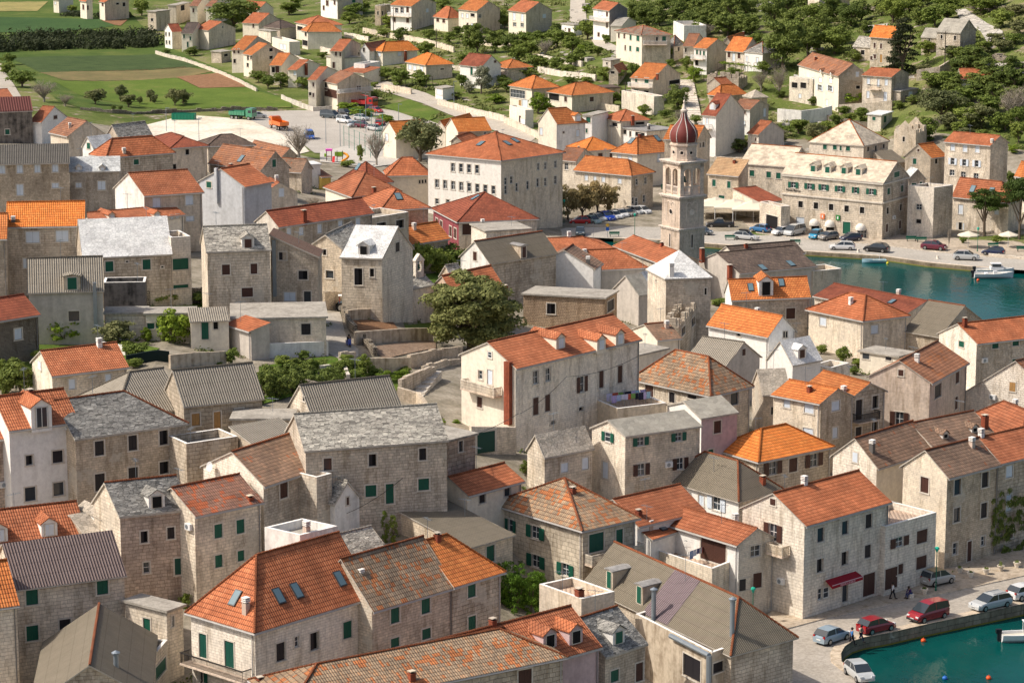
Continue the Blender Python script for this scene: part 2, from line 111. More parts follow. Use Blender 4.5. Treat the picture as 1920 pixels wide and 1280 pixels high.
["maroon house","maroon plastered house with a dark red hipped roof",[-8.48,427.46,7.11],[-4.42,13.68],[12.43,3.21],6.0,-3.25,"hR",3.34,"mr/sl","da",11.8,"Lb2.05,-2.18,1.32,1.6 Lb4.59,-2.16,1.31,1.59 Lb9.89,-2.27,1.35,1.62 Lb12.5,-2.19,1.34,1.61 Rb1.41,-1.3,1.64,1.73",{"sk":[[4.83,6.91]]}],
["cream school","large cream school building with three rows of windows and a red hipped roof",[-1.97,486.31,2.17],[-13.43,8.87],[11.3,11.05],12.6,-1.86,"hR",3.7,"pl/gr","re",10.4,"Lp5.54,-2.11,0.83,1.54 Lp7.31,-2.09,0.82,1.54 Lp9.08,-2.07,0.82,1.53 Lp10.83,-2.06,0.82,1.53 Lp1.96,-5.39,0.84,1.54 Lp3.76,-5.41,0.83,1.54 Lp5.55,-5.43,0.83,1.54 Lp7.34,-5.46,0.83,1.54 Lp9.11,-5.48,0.82,1.53 Lp10.89,-5.5,0.82,1.53 Lp12.65,-5.52,0.82,1.53 Lp14.41,-5.55,0.81,1.52 Lp1.94,-8.68,0.78,1 Lp4.35,-8.64,0.77,0.99 Lp6.75,-8.6,0.77,0.99 Lp9.14,-8.56,0.76,0.99 Rp9.46,-2.1,0.52,1.24 Rp11.29,-2.15,0.52,1.25 Rp13.89,-2.09,0.52,1.25 Rp1.14,-3.94,0.67,1.28 Rp2.59,-3.85,0.68,1.28 Rp1.14,-5.53,0.67,1.52 Rp3.94,-5.33,0.61,1.48 Rp6.73,-5.25,0.62,1.49 Rp9.33,-5.03,0.62,1.49 Rp11.3,-5.11,0.62,1.49 Rp13.91,-5.01,0.63,1.5",{"sk":[[4.07,7.98],[6.67,4.37],[9.27,4.85]]}],
["big red hip roof","house with a big plain red hip roof and a tall brick chimney at its corner",[-27.12,458.41,8.26],[-5.42,11.41],[7.77,6.1],4.2,-2.29,"hL",2.85,"cr/sg","re",11.0,"",{"ch":[[4.19,-0.52,-0.85,2.2,"brick"]]}],
["pinkish hip-roofed house","pinkish stone house with a red hip roof and one small skylight",[-19.61,403.79,11.26],[-3.91,9.21],[6.93,2.59],7.5,-2.41,"hL",2.19,"sp","re",12.5,"",{"sk":[[3.53,2.22]]}],
["long blue-shuttered house","long stone house with a two-tone dark red roof and pale blue shutters",[-32.18,369.48,15.32],[-3.45,4.59],[12.35,12.18],6.5,-3.9,"gR",1.66,"sl/sg","da",13.6,"Rw1.94,-0.91,0.81,0.94 Rw4.17,-1.17,0.82,1.13 Rw7.5,-1.18,0.83,1.29 Rw11.35,-0.87,0.84,0.76 Rw14.63,-1.05,0.85,1.15",{"ch":[[4.78,0.15,0.05,1.78,"brick"]]}],
["concrete frame","roofless grey concrete frame with an open flat top",[-20.36,390.75,11.85],[-4.44,4.03],[5.12,5.64],7.0,-1.84,"flatp",0.0,"gs","cn",12.9,"Ro1.91,-0.78,1.92,1.19 Ro5.79,-0.85,1.67,1.2"],
["slate gable neighbour","stone gable house with a slate roof just left of the white-roofed house",[-22.53,354.01,14.32],[-4.29,2.09],[2.83,9.9],7.0,-2.0,"gR",1.59,"sw","st2",14.2,"Lo2.23,-0.62,0.53,0.79 Lo2.95,-3.54,1.18,1.04"],
["ivy-door white-roofed house","stone house with a gleaming white limewashed roof, dark dormer and ivy at its door",[-16.59,341.98,13.68],[-5.25,0.99],[3.65,7.32],8.5,-1.95,"gL",3.39,"sw/sl","wt",14.7,"Lo2.22,-2.47,1.05,2.18 Lo4.01,-1.89,0.53,1.08 Ro4.06,0.86,0.99,1.23",{"dm":[[0.26,2.52,0.2,"o",""]]}],
["flue-fronted shabby house","shabby stone house with a slanting rusty sheet roof and a grey flue on the front",[-24.0,330.98,15.21],[-5.84,0.19],[0.16,5.0],9.0,-0.65,"sR",2.6,"sg","rs",15.2,"Lo1.52,0.18,0.93,0.98 Lo4,-2.2,1.12,1.11 Lw2.31,-4.93,1.43,1.11 Lo4.5,-4.92,0.86,1.38",{"flue":["L",0.48,2.17,-4.86]}],
["dark red-shuttered slate house","stone house with a pale slate roof, one dormer and dark red shutters",[-36.94,325.08,16.94],[-1.46,6.33],[7.45,1.71],9.0,-1.6,"gR",2.41,"sw","st2",15.5,"Rb2.22,-2.26,0.97,1.26 Rb5.64,-2.28,0.82,1.26 Rb4.77,-5.17,1.37,1.13",{"dm":[[5.01,0.17,0.1,"b",""]]}],
["vivid orange house","stone house with a vivid orange roof and two pairs of white shutters",[-63.68,338.59,17.94],[-0.76,6.96],[9.5,1.04],9.0,-0.65,"gR",2.35,"sg","ob",14.9,"Rw3.18,-1.52,1.69,1.44 Rw6.86,-1.45,1.56,1.44 Rw2.1,-4.83,0.4,1.2",{"ch":[[0.8,0.59,0.38,0.6,"dark"]]}],
["half-hidden left house","stone house at the left edge half hidden beside the vivid orange house",[-67.82,333.83,18.14],[-0.87,6.95],[4.78,0.6],8.0,-0.9,"gR",2.4,"sg","or",15.1,""],
["long white-roofed house","long stone house with a rough white limewashed slab roof and green shutters",[-52.83,330.36,17.82],[-2.11,8.23],[10.48,2.68],6.5,-0.91,"gR",3.93,"sg","wt",15.2,"Rg3.15,-1.24,0.98,1.28 Rg7.76,-1.19,0.99,1.28 Ro5.34,-0.73,0.3,0.2 Ro9.69,-1.6,0.3,0.2"],
["wide green shutter block","stone block with a roof terrace and a wide green shutter right of the white-roofed house",[-42.41,333.81,17.52],[-1.96,4.6],[2.32,0.99],8.0,-0.76,"flatp",0.0,"sl","tf",15.1,"Rg1.16,-2.69,2.03,1.42 Rg1.11,-5.52,1.93,0.44"],
["green dormer shack","grey rendered shack with a corrugated roof and a green-shuttered dormer",[-56.07,310.17,17.5],[-0.95,5.92],[8.39,1.35],6.5,-0.8,"gR",3.16,"gp","co",16.2,"Ro5.09,-3.19,1.23,1.2",{"dm":[[5.0,-0.16,-0.24,"g","b"]],"flue":["R",7.56,0.77,-5.0]}],
["blackened concrete box","blackened concrete box with timber stacked on its open roof",[-49.21,322.03,17.49],[-0.3,3.49],[5.0,0.44],4.5,-0.68,"flatp",0.0,"dk2","cn",15.6,""],
["low cream outbuilding","low cream outbuilding with a flat roof and a dark doorway",[-47.76,313.44,17.32],[-0.25,3.59],[4.65,0.32],3.2,-0.6,"flat",0.0,"sl","cn",16.0,"Ro2.31,-1.74,0.87,1.76 Ry1,-1.32,0.53,0.58"],
["outbuilding behind the fig tree","low rendered outbuilding with green shutters behind the fig tree",[-42.93,312.66,17.44],[-0.21,3.59],[5.56,0.32],3.2,-0.97,"flat",0.0,"cr","cn",16.0,"Rg0.6,-1.36,0.9,0.7 Rg1.38,-1.29,0.53,0.64"],
["green-door shed","corrugated-roofed shed with a tall green door",[-37.28,309.72,17.2],[-0.72,3.93],[4.3,0.79],3.2,-1.26,"sR",0.7,"cr","co",16.1,"Rg1.61,-1.13,0.83,2.06 Ro2.86,-0.55,0.53,0.89"],
["flat cream bungalow","cream bungalow with a flat pale roof and one dark window beside the lane",[-32.9,313.45,16.48],[-0.92,8.95],[10.97,1.13],3.4,-1.92,"flat",0.0,"sl","cn",16.0,"Ro8.65,-1.3,1.1,1.35 Rp3.25,-1.38,1.09,0.96"],
["tiny orange lean-to","tiny orange lean-to on a streaked grey wall below the shed",[-33.4,312.45,16.57],[2.0,1.5],[3.22,-4.31],3.0,-1.26,"sR",0.6,"gp","re",16.0,""],
["dark rubble house","dark rubble stone house with an old dark red roof and a pink window frame",[-59.98,296.97,17.21],[-4.12,4.37],[6.2,5.85],5.5,-0.6,"gR",1.7,"sr","da",16.8,"Rw5.8,-1.98,0.99,1.26"],
["small chapel","small stone chapel with a slate roof and an open belfry",[-13.65,349.56,12.51],[-2.44,2.48],[3.28,3.05],4.2,-1.65,"gR",0.96,"sl","st2",14.3,"",{"n":"chapel","belf":[3.4783571284230455,1.7395916887215204,0.9637472195901748]}],
["peach house behind the tree","peach plastered house partly hidden behind the big dark tree",[-7.3,348.54,11.16],[-3.75,6.32],[6.24,7.76],4.5,-2.01,"gR",2.39,"pe","re",14.4,"",{"ch":[[9.66,-0.54,-1.31,1.95,"brick"]]}],
["slate cottage behind the chapel","stone cottage with a grey slate roof right behind the chapel belfry",[-8.3,370.04,10.41],[-1.71,2.06],[1.54,1.28],4.0,-0.9,"gR",1.54,"sg","st2",13.6,""],
["white-gable terracotta house","house with a plain white gable and a wide terracotta roof in the upper left",[-51.06,373.69,17.53],[-5.02,6.89],[7.66,3.48],8.0,-1.18,"gR",2.48,"wp/gr","re",13.5,"Rw1.79,-1.18,1.11,1.4 Rw6.53,-1.11,1.13,1.41 Rw6.57,-3.75,1.17,0.76"],
["blue-white house","blue-white rendered house with one green window and a tall white flue",[-45.51,392.4,16.71],[3.5,4.88],[6.98,-5.01],8.0,-2.37,"gL",2.11,"bl","re",12.9,"Rg1.86,-0.33,0.91,0.87",{"flue":["R",3.5,2.25,-2.84]}],
["low red-roofed cottages","cream cottages under low red roofs just behind the white slab roof",[-57.03,366.08,17.85],[-3.71,5.94],[11.47,7.16],5.0,-1.32,"gR",0.77,"cr","re",13.8,"Rw11.73,-0.19,0.44,0.49 Rw12.54,-0.16,0.44,0.49 Rw10.5,-0.86,0.4,0.75",{"dm":[[3.01,0.58,0.1,"w","s"],[9.28,-0.51,-0.2,"w","s"]]}],
["pale blue-shuttered row","long stone row house with a dark corrugated roof and pale blue shutters",[-81.19,397.03,18.06],[-0.97,5.92],[15.58,2.55],8.5,-1.66,"gR",2.18,"sg","dc",12.8,"Rw6.05,-0.85,0.85,1.37 Rw8.62,-0.83,0.85,1.37 Rw11.2,-0.81,0.85,1.37 Rw13.79,-0.79,0.86,1.37 Rw8.54,-4.03,0.97,1.61 Rw13.72,-3.5,0.97,0.72"],
["twin tiny dormer house","stone house with a silvery white slab roof and two tiny dormers",[-65.92,401.74,17.2],[-0.73,5.45],[7.31,0.98],7.5,-1.19,"gR",1.75,"sg","wt2",12.6,"Rw1.31,-1.99,0.86,0.73 Rw4.69,-2.1,1.14,1.3",{"dm":[[1.41,0.17,0.04,"w","s"],[4.87,0.01,0.0,"w","s"]]}],
["small concrete room","small flat-topped concrete room above the vivid orange house",[-68.97,408.07,16.94],[-0.83,3.91],[3.85,0.82],4.0,-1.0,"flatp",0.0,"gr","cn",12.4,""],
["pointed stone hut","tiny hut with a pointed heap of stones for a roof",[-72.62,404.38,17.26],[-0.86,3.91],[3.58,0.79],2.5,-0.93,"pyr",2.11,"sg","sb2",12.5,""],
["ribbed red hip roof","stone house with a wide ribbed red hip roof and one green window",[-66.22,441.26,15.22],[-2.93,3.55],[10.07,5.83],6.5,-2.11,"hR",2.37,"sg","re",11.5,"Rg5.14,-1.35,0.89,0.85",{"ch":[[3.2,0.29,0.19,0.78,"stone"]]}],
["dull red hip roof","grey stone house with a dull red hip roof touching the gravel lot",[-59.23,469.89,12.69],[-5.64,12.12],[5.84,3.15],6.5,-1.71,"hL",1.21,"gr","da",10.8,"Ro2.95,-0.89,0.69,0.95 Ro0.53,-3.31,0.64,0.85"],
["dark brown hip roof","house with a dark brown tiled hip roof beside the gravel lot",[-56.4,501.46,10.36],[-2.16,6.04],[8.29,1.87],5.0,-2.06,"hR",1.52,"sg","dk",10.1,""],
["hatch-roofed brown house","low brown tiled gable house with a small roof hatch by the white flat roof",[-43.7,470.45,10.33],[-10.01,9.75],[4.54,3.65],5.0,-1.58,"gL",2.83,"sg","mb",10.8,"Rg2.67,0.87,0.78,1.33",{"sk":[[1.04,6.77]]}],
["gable by the bare trees","small brown-red gable roof behind the bare trees near the playground",[-44.1,519.34,6.96],[-7.76,11.53],[2.59,1.32],4.0,-1.06,"gL",1.35,"sg","mb",9.8,""],
["flat white playground house","flat white roof house next to the playground",[-41.62,504.42,7.45],[-1.63,3.65],[5.61,2.5],3.6,-1.65,"flat",0.0,"wh","wf",10.0,""],
["skylight hip by the playground","house with a dark red hip roof and a single pale skylight below the playground",[-26.59,493.13,5.64],[-5.05,6.78],[4.33,3.23],4.0,-1.57,"pyr",3.1,"sg","da",10.2,"",{"sk":[[1.78,5.51]]}],
["yellow house","yellow plastered house with a brown shutter under dark tiles",[-35.77,505.85,6.43],[-3.71,6.15],[1.71,1.03],2.4,-0.88,"sR",1.2,"ye","mb",10.0,"Lb5.42,-0.6,1.44,1.13"],
["mottled roof by the yellow house","house with a brown mottled roof next to the yellow house",[-38.46,492.51,7.8],[-5.3,2.24],[1.6,4.85],4.0,-1.26,"gL",1.8,"sg","mg",10.3,""],
["washing-line house by the school","pale stone house with a red roof and washing beside the school",[-23.38,505.88,4.33],[-0.67,5.96],[7.85,0.88],5.0,-1.99,"hR",2.7,"cr","re",10.0,"Ro6.08,-1.49,0.3,0.66 Ro6.63,-1.43,0.3,0.66 Ro7.19,-1.38,0.3,0.67"],
["pale blue-shutter gable","gabled grey house with a red roof and a pale blue shutter",[-34.15,428.5,12.42],[-5.44,-1.98],[-2.05,5.64],5.2,-0.89,"gR",1.64,"gr","re",11.8,"Lw3.16,0.11,0.83,1.34"],
["orange cottage with white chimney","low orange-red cottage with a white chimney left of the grey gabled house",[-40.21,429.76,13.04],[-3.78,8.22],[2.91,1.34],4.0,-1.36,"gR",1.8,"cr","re",11.8,""],
["orange cottage by the ivy","orange roof fragments of a cottage behind the ivy trees by the concrete frame",[-15.25,398.53,10.52],[-3.46,3.61],[5.62,5.38],4.0,-2.18,"gR",2.0,"sg","or",12.6,""],
["stained metal-roofed building","dark stained stone building with a purple-red metal roof at the left edge",[-107.93,542.96,10.35],[-1.83,5.71],[11.14,3.56],6.08,-1.31,"gR",2.46,"ds","pm",9.4,"Rg6.61,-4.07,0.9,1.04"],
["white gable behind the stained building","white gabled house with a red roof behind the stained building",[-94.9,546.28,9.69],[-2.42,1.2],[3.92,7.92],4.5,-1.15,"gL",2.54,"wh","re",9.3,"Rb4.71,0.45,1.18,0.72"],
["rusty brown roof","squat house with a wide rusty brown roof and grey gable in the upper left",[-83.31,508.31,11.86],[-4.41,5.9],[6.6,1.95],4.5,-1.52,"gL",2.54,"gr","mb",10.0,""],
["clean white slab house","small house with a clean white slab roof and a green door in the upper left",[-72.79,469.91,14.64],[-2.2,2.04],[3.26,3.5],4.5,-1.09,"gR",1.73,"wh","wt",10.8,"Lg1.72,0.28,0.89,1.04"],
["light slate by the gravel lot","low house with a light slate roof on the edge of the gravel lot",[-74.38,513.12,10.87],[-3.25,2.97],[5.36,5.88],4.0,-1.51,"gR",2.53,"sg","st2",9.9,""],
["cottage by the pale road","red-roofed cottage against the pale road at the upper left edge",[-118.22,627.95,6.28],[-5.08,12.22],[2.59,1.07],3.04,-0.89,"gR",1.5,"sg","re",8.1,""],
["leftmost field-side house","three-storey white house with a red roof, leftmost of the three by the fields",[-100.84,808.54,3.17],[-2.72,4.35],[2.69,1.3],5.32,-0.6,"gR",1.86,"wh/gr","da",6.3,"Lo0.87,-1.12,0.94,1.14 Lo3.21,-0.98,0.94,1.13 Lo1.19,-3.52,0.94,1.14 Lo3.25,-3.43,0.94,1.13"],
["blue awning house","cream house with a grey roof and blue awning between two white houses by the fields",[-93.78,799.53,3.41],[-3.23,0.65],[2.35,11.62],5.32,-0.75,"gL",2.55,"cr","dk",6.4,"Lg0.74,-0.95,0.49,1.12 Lg2.69,-1.49,0.49,1.12 Lg1.83,-3.27,0.49,1.6"],
["rightmost field-side house","large grey-sided house with a red roof, rightmost of the three by the fields",[-89.21,801.82,3.72],[-4.32,5.2],[7.11,7.39],5.7,-0.78,"gL",2.03,"cr/gr","re",6.4,"Ro5.38,0.59,0.41,0.48"],
["top-edge cream house","cream house at the top edge with a plain gable above the vineyard",[-131.29,880.63,5.14],[-2.35,4.26],[6.7,7.49],6.08,-0.6,"gL",2.0,"cr/gr","re",5.8,"Ro5.37,-0.75,1.23,0.62 Ro8.04,-1.13,1.23,1.24 Lb2.98,-0.78,1.71,1.14"],
["tall narrow top-edge house","tall narrow cream house at the top edge left of the vineyard hedge",[-137.79,884.66,5.33],[-2.74,4.31],[1.77,1.13],6.08,-0.6,"gL",1.21,"cr","re",5.8,"Lb2.5,-2.2,1.5,1.68 Rb0.43,-2.23,0.56,1.32"],
["low pale top-edge house","low pale house at the top edge beside the green field",[-149.89,903.58,5.77],[-2.13,2.21],[3.88,5.55],4.56,-0.6,"gL",2.0,"cr","re",5.7,"Lw1.08,-1.3,0.92,0.81"],
["unplastered block","plain unplastered block house with flat roof above the field hedge",[-111.57,855.64,4.16],[-2.84,1.68],[3.53,5.98],6.08,-0.6,"flat",0.0,"gr","cn",6.0,"Lo1.64,-2.49,0.95,0.94"],
["grey balcony block","tall grey concrete house at the top edge with open balconies",[-107.01,869.91,4.95],[-2.61,0.71],[3.28,12.04],6.08,-0.7,"flat",0.0,"gr","cn",5.9,"Ro5.56,-1.08,3.38,1.75"],
["left linked house","house with a brown-red roof, left one of a linked pair at the top edge",[-99.79,866.2,5.12],[-2.38,0.32],[2.38,17.81],6.08,-0.7,"gL",2.2,"cr","mb",5.9,"Lb1.07,-1.36,0.52,1.3"],
["right linked house","house with a brown-red roof, right one of a linked pair beside the round dark tree",[-94.81,863.15,5.29],[-2.04,0.49],[4.51,18.79],6.08,-0.71,"gL",2.4,"cr","mb",5.9,"Lb1.28,-0.86,0.53,1.29"],
["left terraced house","orange-roofed terraced house with balconies, the taller left one above the field corner",[-72.11,732.48,4.34],[-3.43,1.1],[5.65,17.58],6.08,-0.8,"gL",2.8,"cr/gr","or",7.0,"Lb0.75,-0.37,0.47,1.25 Lb2.04,-0.33,0.47,1.25 Lo0.81,-3.06,0.7,1.1"],
["right terraced house","orange-roofed terraced house with balconies, the lower right one above the field corner",[-68.92,721.35,4.09],[-2.74,4.62],[7.52,8.22],6.08,-0.6,"gL",2.48,"cr/gr","or",7.1,"Ro6.81,0.92,1.25,0.87 Ro6.81,-1.11,1.25,0.87 Lo2.86,-0.92,1.16,1.3 Lo4.73,-0.71,0.99,1.08 Lo2.61,-2.9,1.33,1.09"],
["far-left hill row house","house with a red roof at the far left of the hill row",[-76.39,822.6,5.39],[-5.09,2.73],[5.43,11.97],4.18,-0.97,"gL",2.44,"cr/gr","re",6.2,"Lb3.84,-0.76,0.58,1.23"],
["dark grey hill hip","house with a dark grey hip roof between two orange roofs on the slope",[-68.67,807.16,5.76],[-5.17,4.84],[4.62,6.61],3.8,-0.97,"hR",1.79,"gr","dk",6.3,""],
["red hip behind the columns","house with a red hip roof directly behind the orange hip with columns",[-59.45,800.12,6.23],[-4.6,8.88],[9.41,0.88],4.94,-0.73,"hL",2.19,"cr","re",6.4,"Lo2.96,-1.62,4.03,1.21"],
["columned porch house","house with an orange hip roof and columned porch on the slope",[-58.37,779.08,5.97],[-1.96,4.2],[9.3,0.0],5.32,-0.62,"hR",2.11,"cr","or",6.6,"Lo2.98,-0.94,1.51,1.48 Lo2.31,-3.63,4.23,1.57"],
["wide basement house","small house with an orange gable roof over a wide cream basement",[-45.39,725.11,5.09],[-3.03,0.64],[4.03,19.21],5.7,-0.72,"gL",2.16,"cr/gr","re",7.0,"Lb1.55,-0.67,0.52,1.09 Lb2.73,-0.82,0.44,1.09 Rb17.42,-2.26,1.4,0.67 Lb0.88,-3.71,0.66,1.6"],
["white gable left of the orange hip","white-gabled house with a reddish roof left of the bright orange hip",[-38.4,732.7,5.84],[-2.47,1.33],[4.97,9.25],4.56,-0.72,"gR",1.61,"wh","mb",7.0,"Lo1.12,-0.01,0.59,1.1"],
["brick-strip orange hip","house with an orange hip roof and a brick chimney strip at its right corner",[-34.8,732.59,6.12],[-1.94,2.93],[9.2,3.67],4.18,-0.64,"hR",2.02,"cr","ob",7.0,"Rw4.86,-1.08,1.07,1.03 Lw1.74,-1.04,1.41,1.32",{"ch":[[6.19,-0.59,-2.69,2.56,"brick"]]}],
["bright orange hip above the pergola","wide house with a bright orange hip roof above the vine pergola",[-22.19,701.7,5.48],[-5.31,8.41],[6.71,3.01],4.18,-0.6,"hL",2.31,"cr/gr","ob",7.3,"Lw1.71,-1.35,1.66,1.21 Lw4.12,-1.38,1.65,1.2 Lw7.69,-1.23,1.64,1.2 Ro4.54,-1.33,1.05,0.35"],
["white green-shuttered slope house","tall white house with a dull red roof and green shutters on the slope",[-7.59,687.77,4.96],[-5.67,5.88],[4.75,4.58],5.7,-0.6,"gL",2.45,"wh","da",7.4,"Lg4.32,-1.47,0.79,2.01 Lw6.69,-0.96,0.89,1.03 Lg1.73,-3.54,1.4,1.39 Rb4.57,0.92,0.75,0.55"],
["hip behind the blossom","house with an orange hip roof half hidden by a blossoming tree",[-1.02,692.15,5.99],[-4.12,6.55],[6.13,3.26],3.8,-0.6,"hL",1.67,"sg","or",7.4,"Rb4.62,-1.11,1.08,0.97"],
["balcony house above the field wall","grey-sided balcony house with a long orange-brown roof above the field wall",[-60.38,711.8,3.81],[-3.06,0.51],[3.11,18.63],4.56,-0.6,"gL",2.23,"cr","or",7.2,"Lb2.01,-0.93,1.01,1.85 Lo0.93,-1.12,0.86,1.43"],
["brick-strip red house","low red-roofed house with a brick chimney strip left of the big grey balcony",[-55.77,704.1,3.46],[-2.35,0.85],[5.07,14.04],4.56,-0.6,"gL",1.81,"cr","re",7.2,"Lw1.97,-0.8,0.76,1.06",{"ch":[[4.84,-0.57,-1.26,2.82,"brick"]]}],
["tall narrow orange house","tall narrow house with an orange roof behind the long grey balcony",[-47.94,664.34,2.55],[-1.95,0.44],[4.35,19.08],7.22,-0.65,"gL",2.15,"cr","re",7.7,"Lb1.3,-1.1,0.41,1 Lo0.46,-3.42,0.61,0.8 Lb1.26,-3.71,0.41,1"],
["long grey balcony house","large house with a brown roof above a long grey balcony by the car park",[-42.57,661.92,2.66],[-3.71,6.85],[7.78,6.85],6.46,-0.66,"gL",2.12,"cr/gr","mb",7.7,"Rb6.29,-1.44,0.5,0.94 Rb6.92,-1.49,0.5,0.94 Lo0.94,-1.18,1.58,2.01 Lb3.89,-2.68,7.39,2",{"bal":["R",-0.3,10.32,-2.26]}],
["small squeezed red roof","small red roof squeezed behind the tall narrow house",[-44.38,706.79,4.04],[4.0,4.47],[6.19,-5.53],3.42,-0.6,"sR",1.0,"cr","re",7.2,""],
["flat white annex","flat-roofed white annex with roof plants below the brick-strip hip",[-38.29,706.59,4.45],[-2.9,1.58],[3.67,6.71],4.18,-0.73,"flatp",0.0,"wh","cn",7.2,"Lw1.05,-0.74,0.49,0.57 Ro2.3,-0.84,0.53,0.43"],
["long balcony top house","three-storey white house with a long balcony at the top edge centre",[-29.85,810.02,8.51],[-6.38,5.79],[6.94,13.65],7.22,-1.0,"gL",1.95,"wh/gr","or",6.3,"Lp2.5,-1.53,1.34,1.46 Lp4.73,-1.32,1.34,1.7 Lb7.06,-1.07,1,1.54 Lb7.03,-4.23,1.11,1.37 Lb1.51,-4.36,1.01,1.38 Rw9.85,-1.92,1.66,1.14",{"bal":["L",-0.3,8.59,-3.09]}],
["column stump block","roofless stone block with column stumps left of the long balcony house",[-39.95,830.67,8.23],[-1.81,0.85],[2.78,5.9],5.32,-0.71,"flatp",0.0,"sg","cn",6.2,"Lo1.06,-1.57,0.55,1.16 Ro1.09,-1.62,1.04,1.16 Ro4.74,-1.9,1.22,1.17"],
["small hip by the cream gable","small house with a red hip roof next to the tall cream gable house",[-18.77,800.5,9.1],[-4.27,5.92],[4.17,3.18],4.18,-0.75,"hL",2.8,"cr","re",6.4,"Lb1.95,-1.12,1.4,1.04 Lb5.08,-1.13,1.39,1.12"],
["arched loggia house","tall cream house with an orange gable roof and an arched loggia near the top edge",[-10.13,788.7,9.45],[-5.41,6.93],[6.63,8.79],6.69,-0.83,"gL",2.39,"cr/gr","or",6.5,"Lw1.8,-1.74,0.9,1.19 Lw4.18,-1.65,1.16,1.19 Lo6.74,-1.29,1.92,0.95 Lb4.29,-4.35,0.77,1.34 Lw6.54,-4.19,1.15,1.02 Rp1.32,-1.51,1.39,1.02"],
["white top-edge house","large white house cut by the top edge with green windows on its grey side",[-54.89,858.83,7.73],[-6.04,11.67],[7.62,6.33],6.08,-0.88,"gL",2.4,"wh/gr","or",6.0,"Lb2.33,-3.3,1.49,1.47 Lb5.24,-1.61,2.11,1.73 Lb11.03,-0.99,1.46,1.46 Rg6.39,-0.66,1.36,1.03 Rb6.19,-3.04,0.73,0.69"],
["top slope red gable","small house with a red-orange gable at the left of the top slope",[-80.53,868.09,6.23],[-6.43,5.1],[4.23,5.33],3.8,-0.8,"gL",2.0,"cr","re",5.9,""],
["rear orange pair house","orange-roofed building behind, the rear of a linked orange pair above the school",[-14.64,594.56,2.32],[-2.27,1.05],[6.26,13.52],4.5,-0.61,"gR",1.44,"cr","ob",8.5,""],
["front orange pair house","orange-roofed building in front, of a linked orange pair above the school",[-11.77,589.71,2.3],[-2.88,5.06],[7.1,2.29],4.5,-0.6,"gR",2.38,"cr/sg","ob",8.6,"Rp6.18,-0.71,0.61,0.48"],
["sports court house","white-gabled house with a plain orange roof beside the sports court",[-24.61,574.08,2.76],[-2.98,3.33],[6.6,3.55],5.5,-0.95,"gR",2.24,"cr","ob",8.8,"Lw1.33,-1.07,0.9,1.51",{"ch":[[7.47,1.81,1.75,0.64,"brick"]]}],
["low dish outbuilding","low tiled outbuilding with a satellite dish behind the school roof",[-10.92,582.71,2.24],[-2.24,0.87],[3.48,8.9],3.2,-0.6,"gR",1.0,"sg","re",8.7,""],
["white garage","small white garage with a flat roof by the lane",[-17.17,672.43,3.7],[-1.91,3.26],[2.64,3.26],3.0,-0.6,"flat",0.0,"wh","cn",7.6,"Lw2.05,-0.9,2.47,1.35",{"n":"garage"}],
["washing veranda house","house with an orange hip roof and a glazed veranda full of washing",[4.79,650.46,4.39],[-5.28,6.63],[6.36,3.73],4.94,-1.01,"hL",2.35,"cr/gr","or",7.8,"Lp2.99,-1.85,5.67,1.97 Ly3.88,-4.12,0.82,1.64 Lw5.78,-3.96,2.05,1.96"],
["wide porch hip house","wide house with an orange hip roof, open porch and balustrade on the slope",[14.15,639.91,4.7],[-5.56,7.51],[9.91,6.95],4.18,-0.6,"hR",2.17,"cr/gr","or",8.0,"Lb6.93,-1.17,1.03,1.22 Lo2.36,-1.06,3.97,1.62 Rb5.81,-1.33,1.18,1.1"],
["mansard house","pale grey house with a mansard-like orange roof and one dormer",[9.47,574.05,2.56],[-3.64,3.2],[6.15,2.74],8.0,-0.67,"hRf",2.79,"cr/wp","or",8.8,"Rb1.63,-2.1,0.38,0.35 Rw4.96,-2.48,0.75,1.39 Lw0.52,-2.17,0.75,1.45",{"dm":[[5.01,0.0,-0.02,"w",""]]}],
["white cubic house","white cubic house with a flat roof and a green arched window",[17.36,588.02,2.77],[-2.04,1.07],[3.78,7.21],7.5,-0.6,"flat",0.0,"wh","cn",8.6,"Lg1.44,-0.86,1.03,1.18 Lg1.03,-3.22,0.39,0.89"],
["brick-chimney hip house","house with a red-orange hip roof and a brick chimney above the flat roof with washing",[23.7,590.57,2.91],[-3.72,6.18],[6.23,2.6],6.0,-0.6,"hL",1.9,"cr/gr","re",8.6,"Lb1.52,-0.96,1.18,1.08 Lo4.84,-1.04,2.13,0.83 Ro4.66,-0.72,2.13,0.54",{"ch":[[2.56,-0.54,-0.56,1.78,"brick"]]}],
["flat roof with washing","flat-roofed house with dark windows and washing under its eaves",[29.11,584.99,2.79],[-7.33,8.72],[7.14,3.64],4.5,-0.6,"flat",0.0,"wh/gr","cf",8.7,"Lo4.13,-0.77,1.64,1.01 Lo6.16,-1.01,0.6,1.13 Lo9.28,-0.85,2.98,0.94",{"ch":[[1.62,1.43,-0.0,1.32,"dark"]]}],
["upper lane cream house","cream house with a red roof and white shutters beside the upper lane",[3.99,777.43,10.25],[-4.95,7.7],[7.51,7.7],6.46,-0.86,"gL",2.51,"cr/gr","re",6.6,"Lw2.98,-1.58,1.41,2.11 Lw7.2,-1.66,1.4,2.1 Lp3.19,-3.85,1.7,1.09 Lp7.2,-3.74,1.68,1.09 Rw7.54,-1.48,1.44,1.09"],
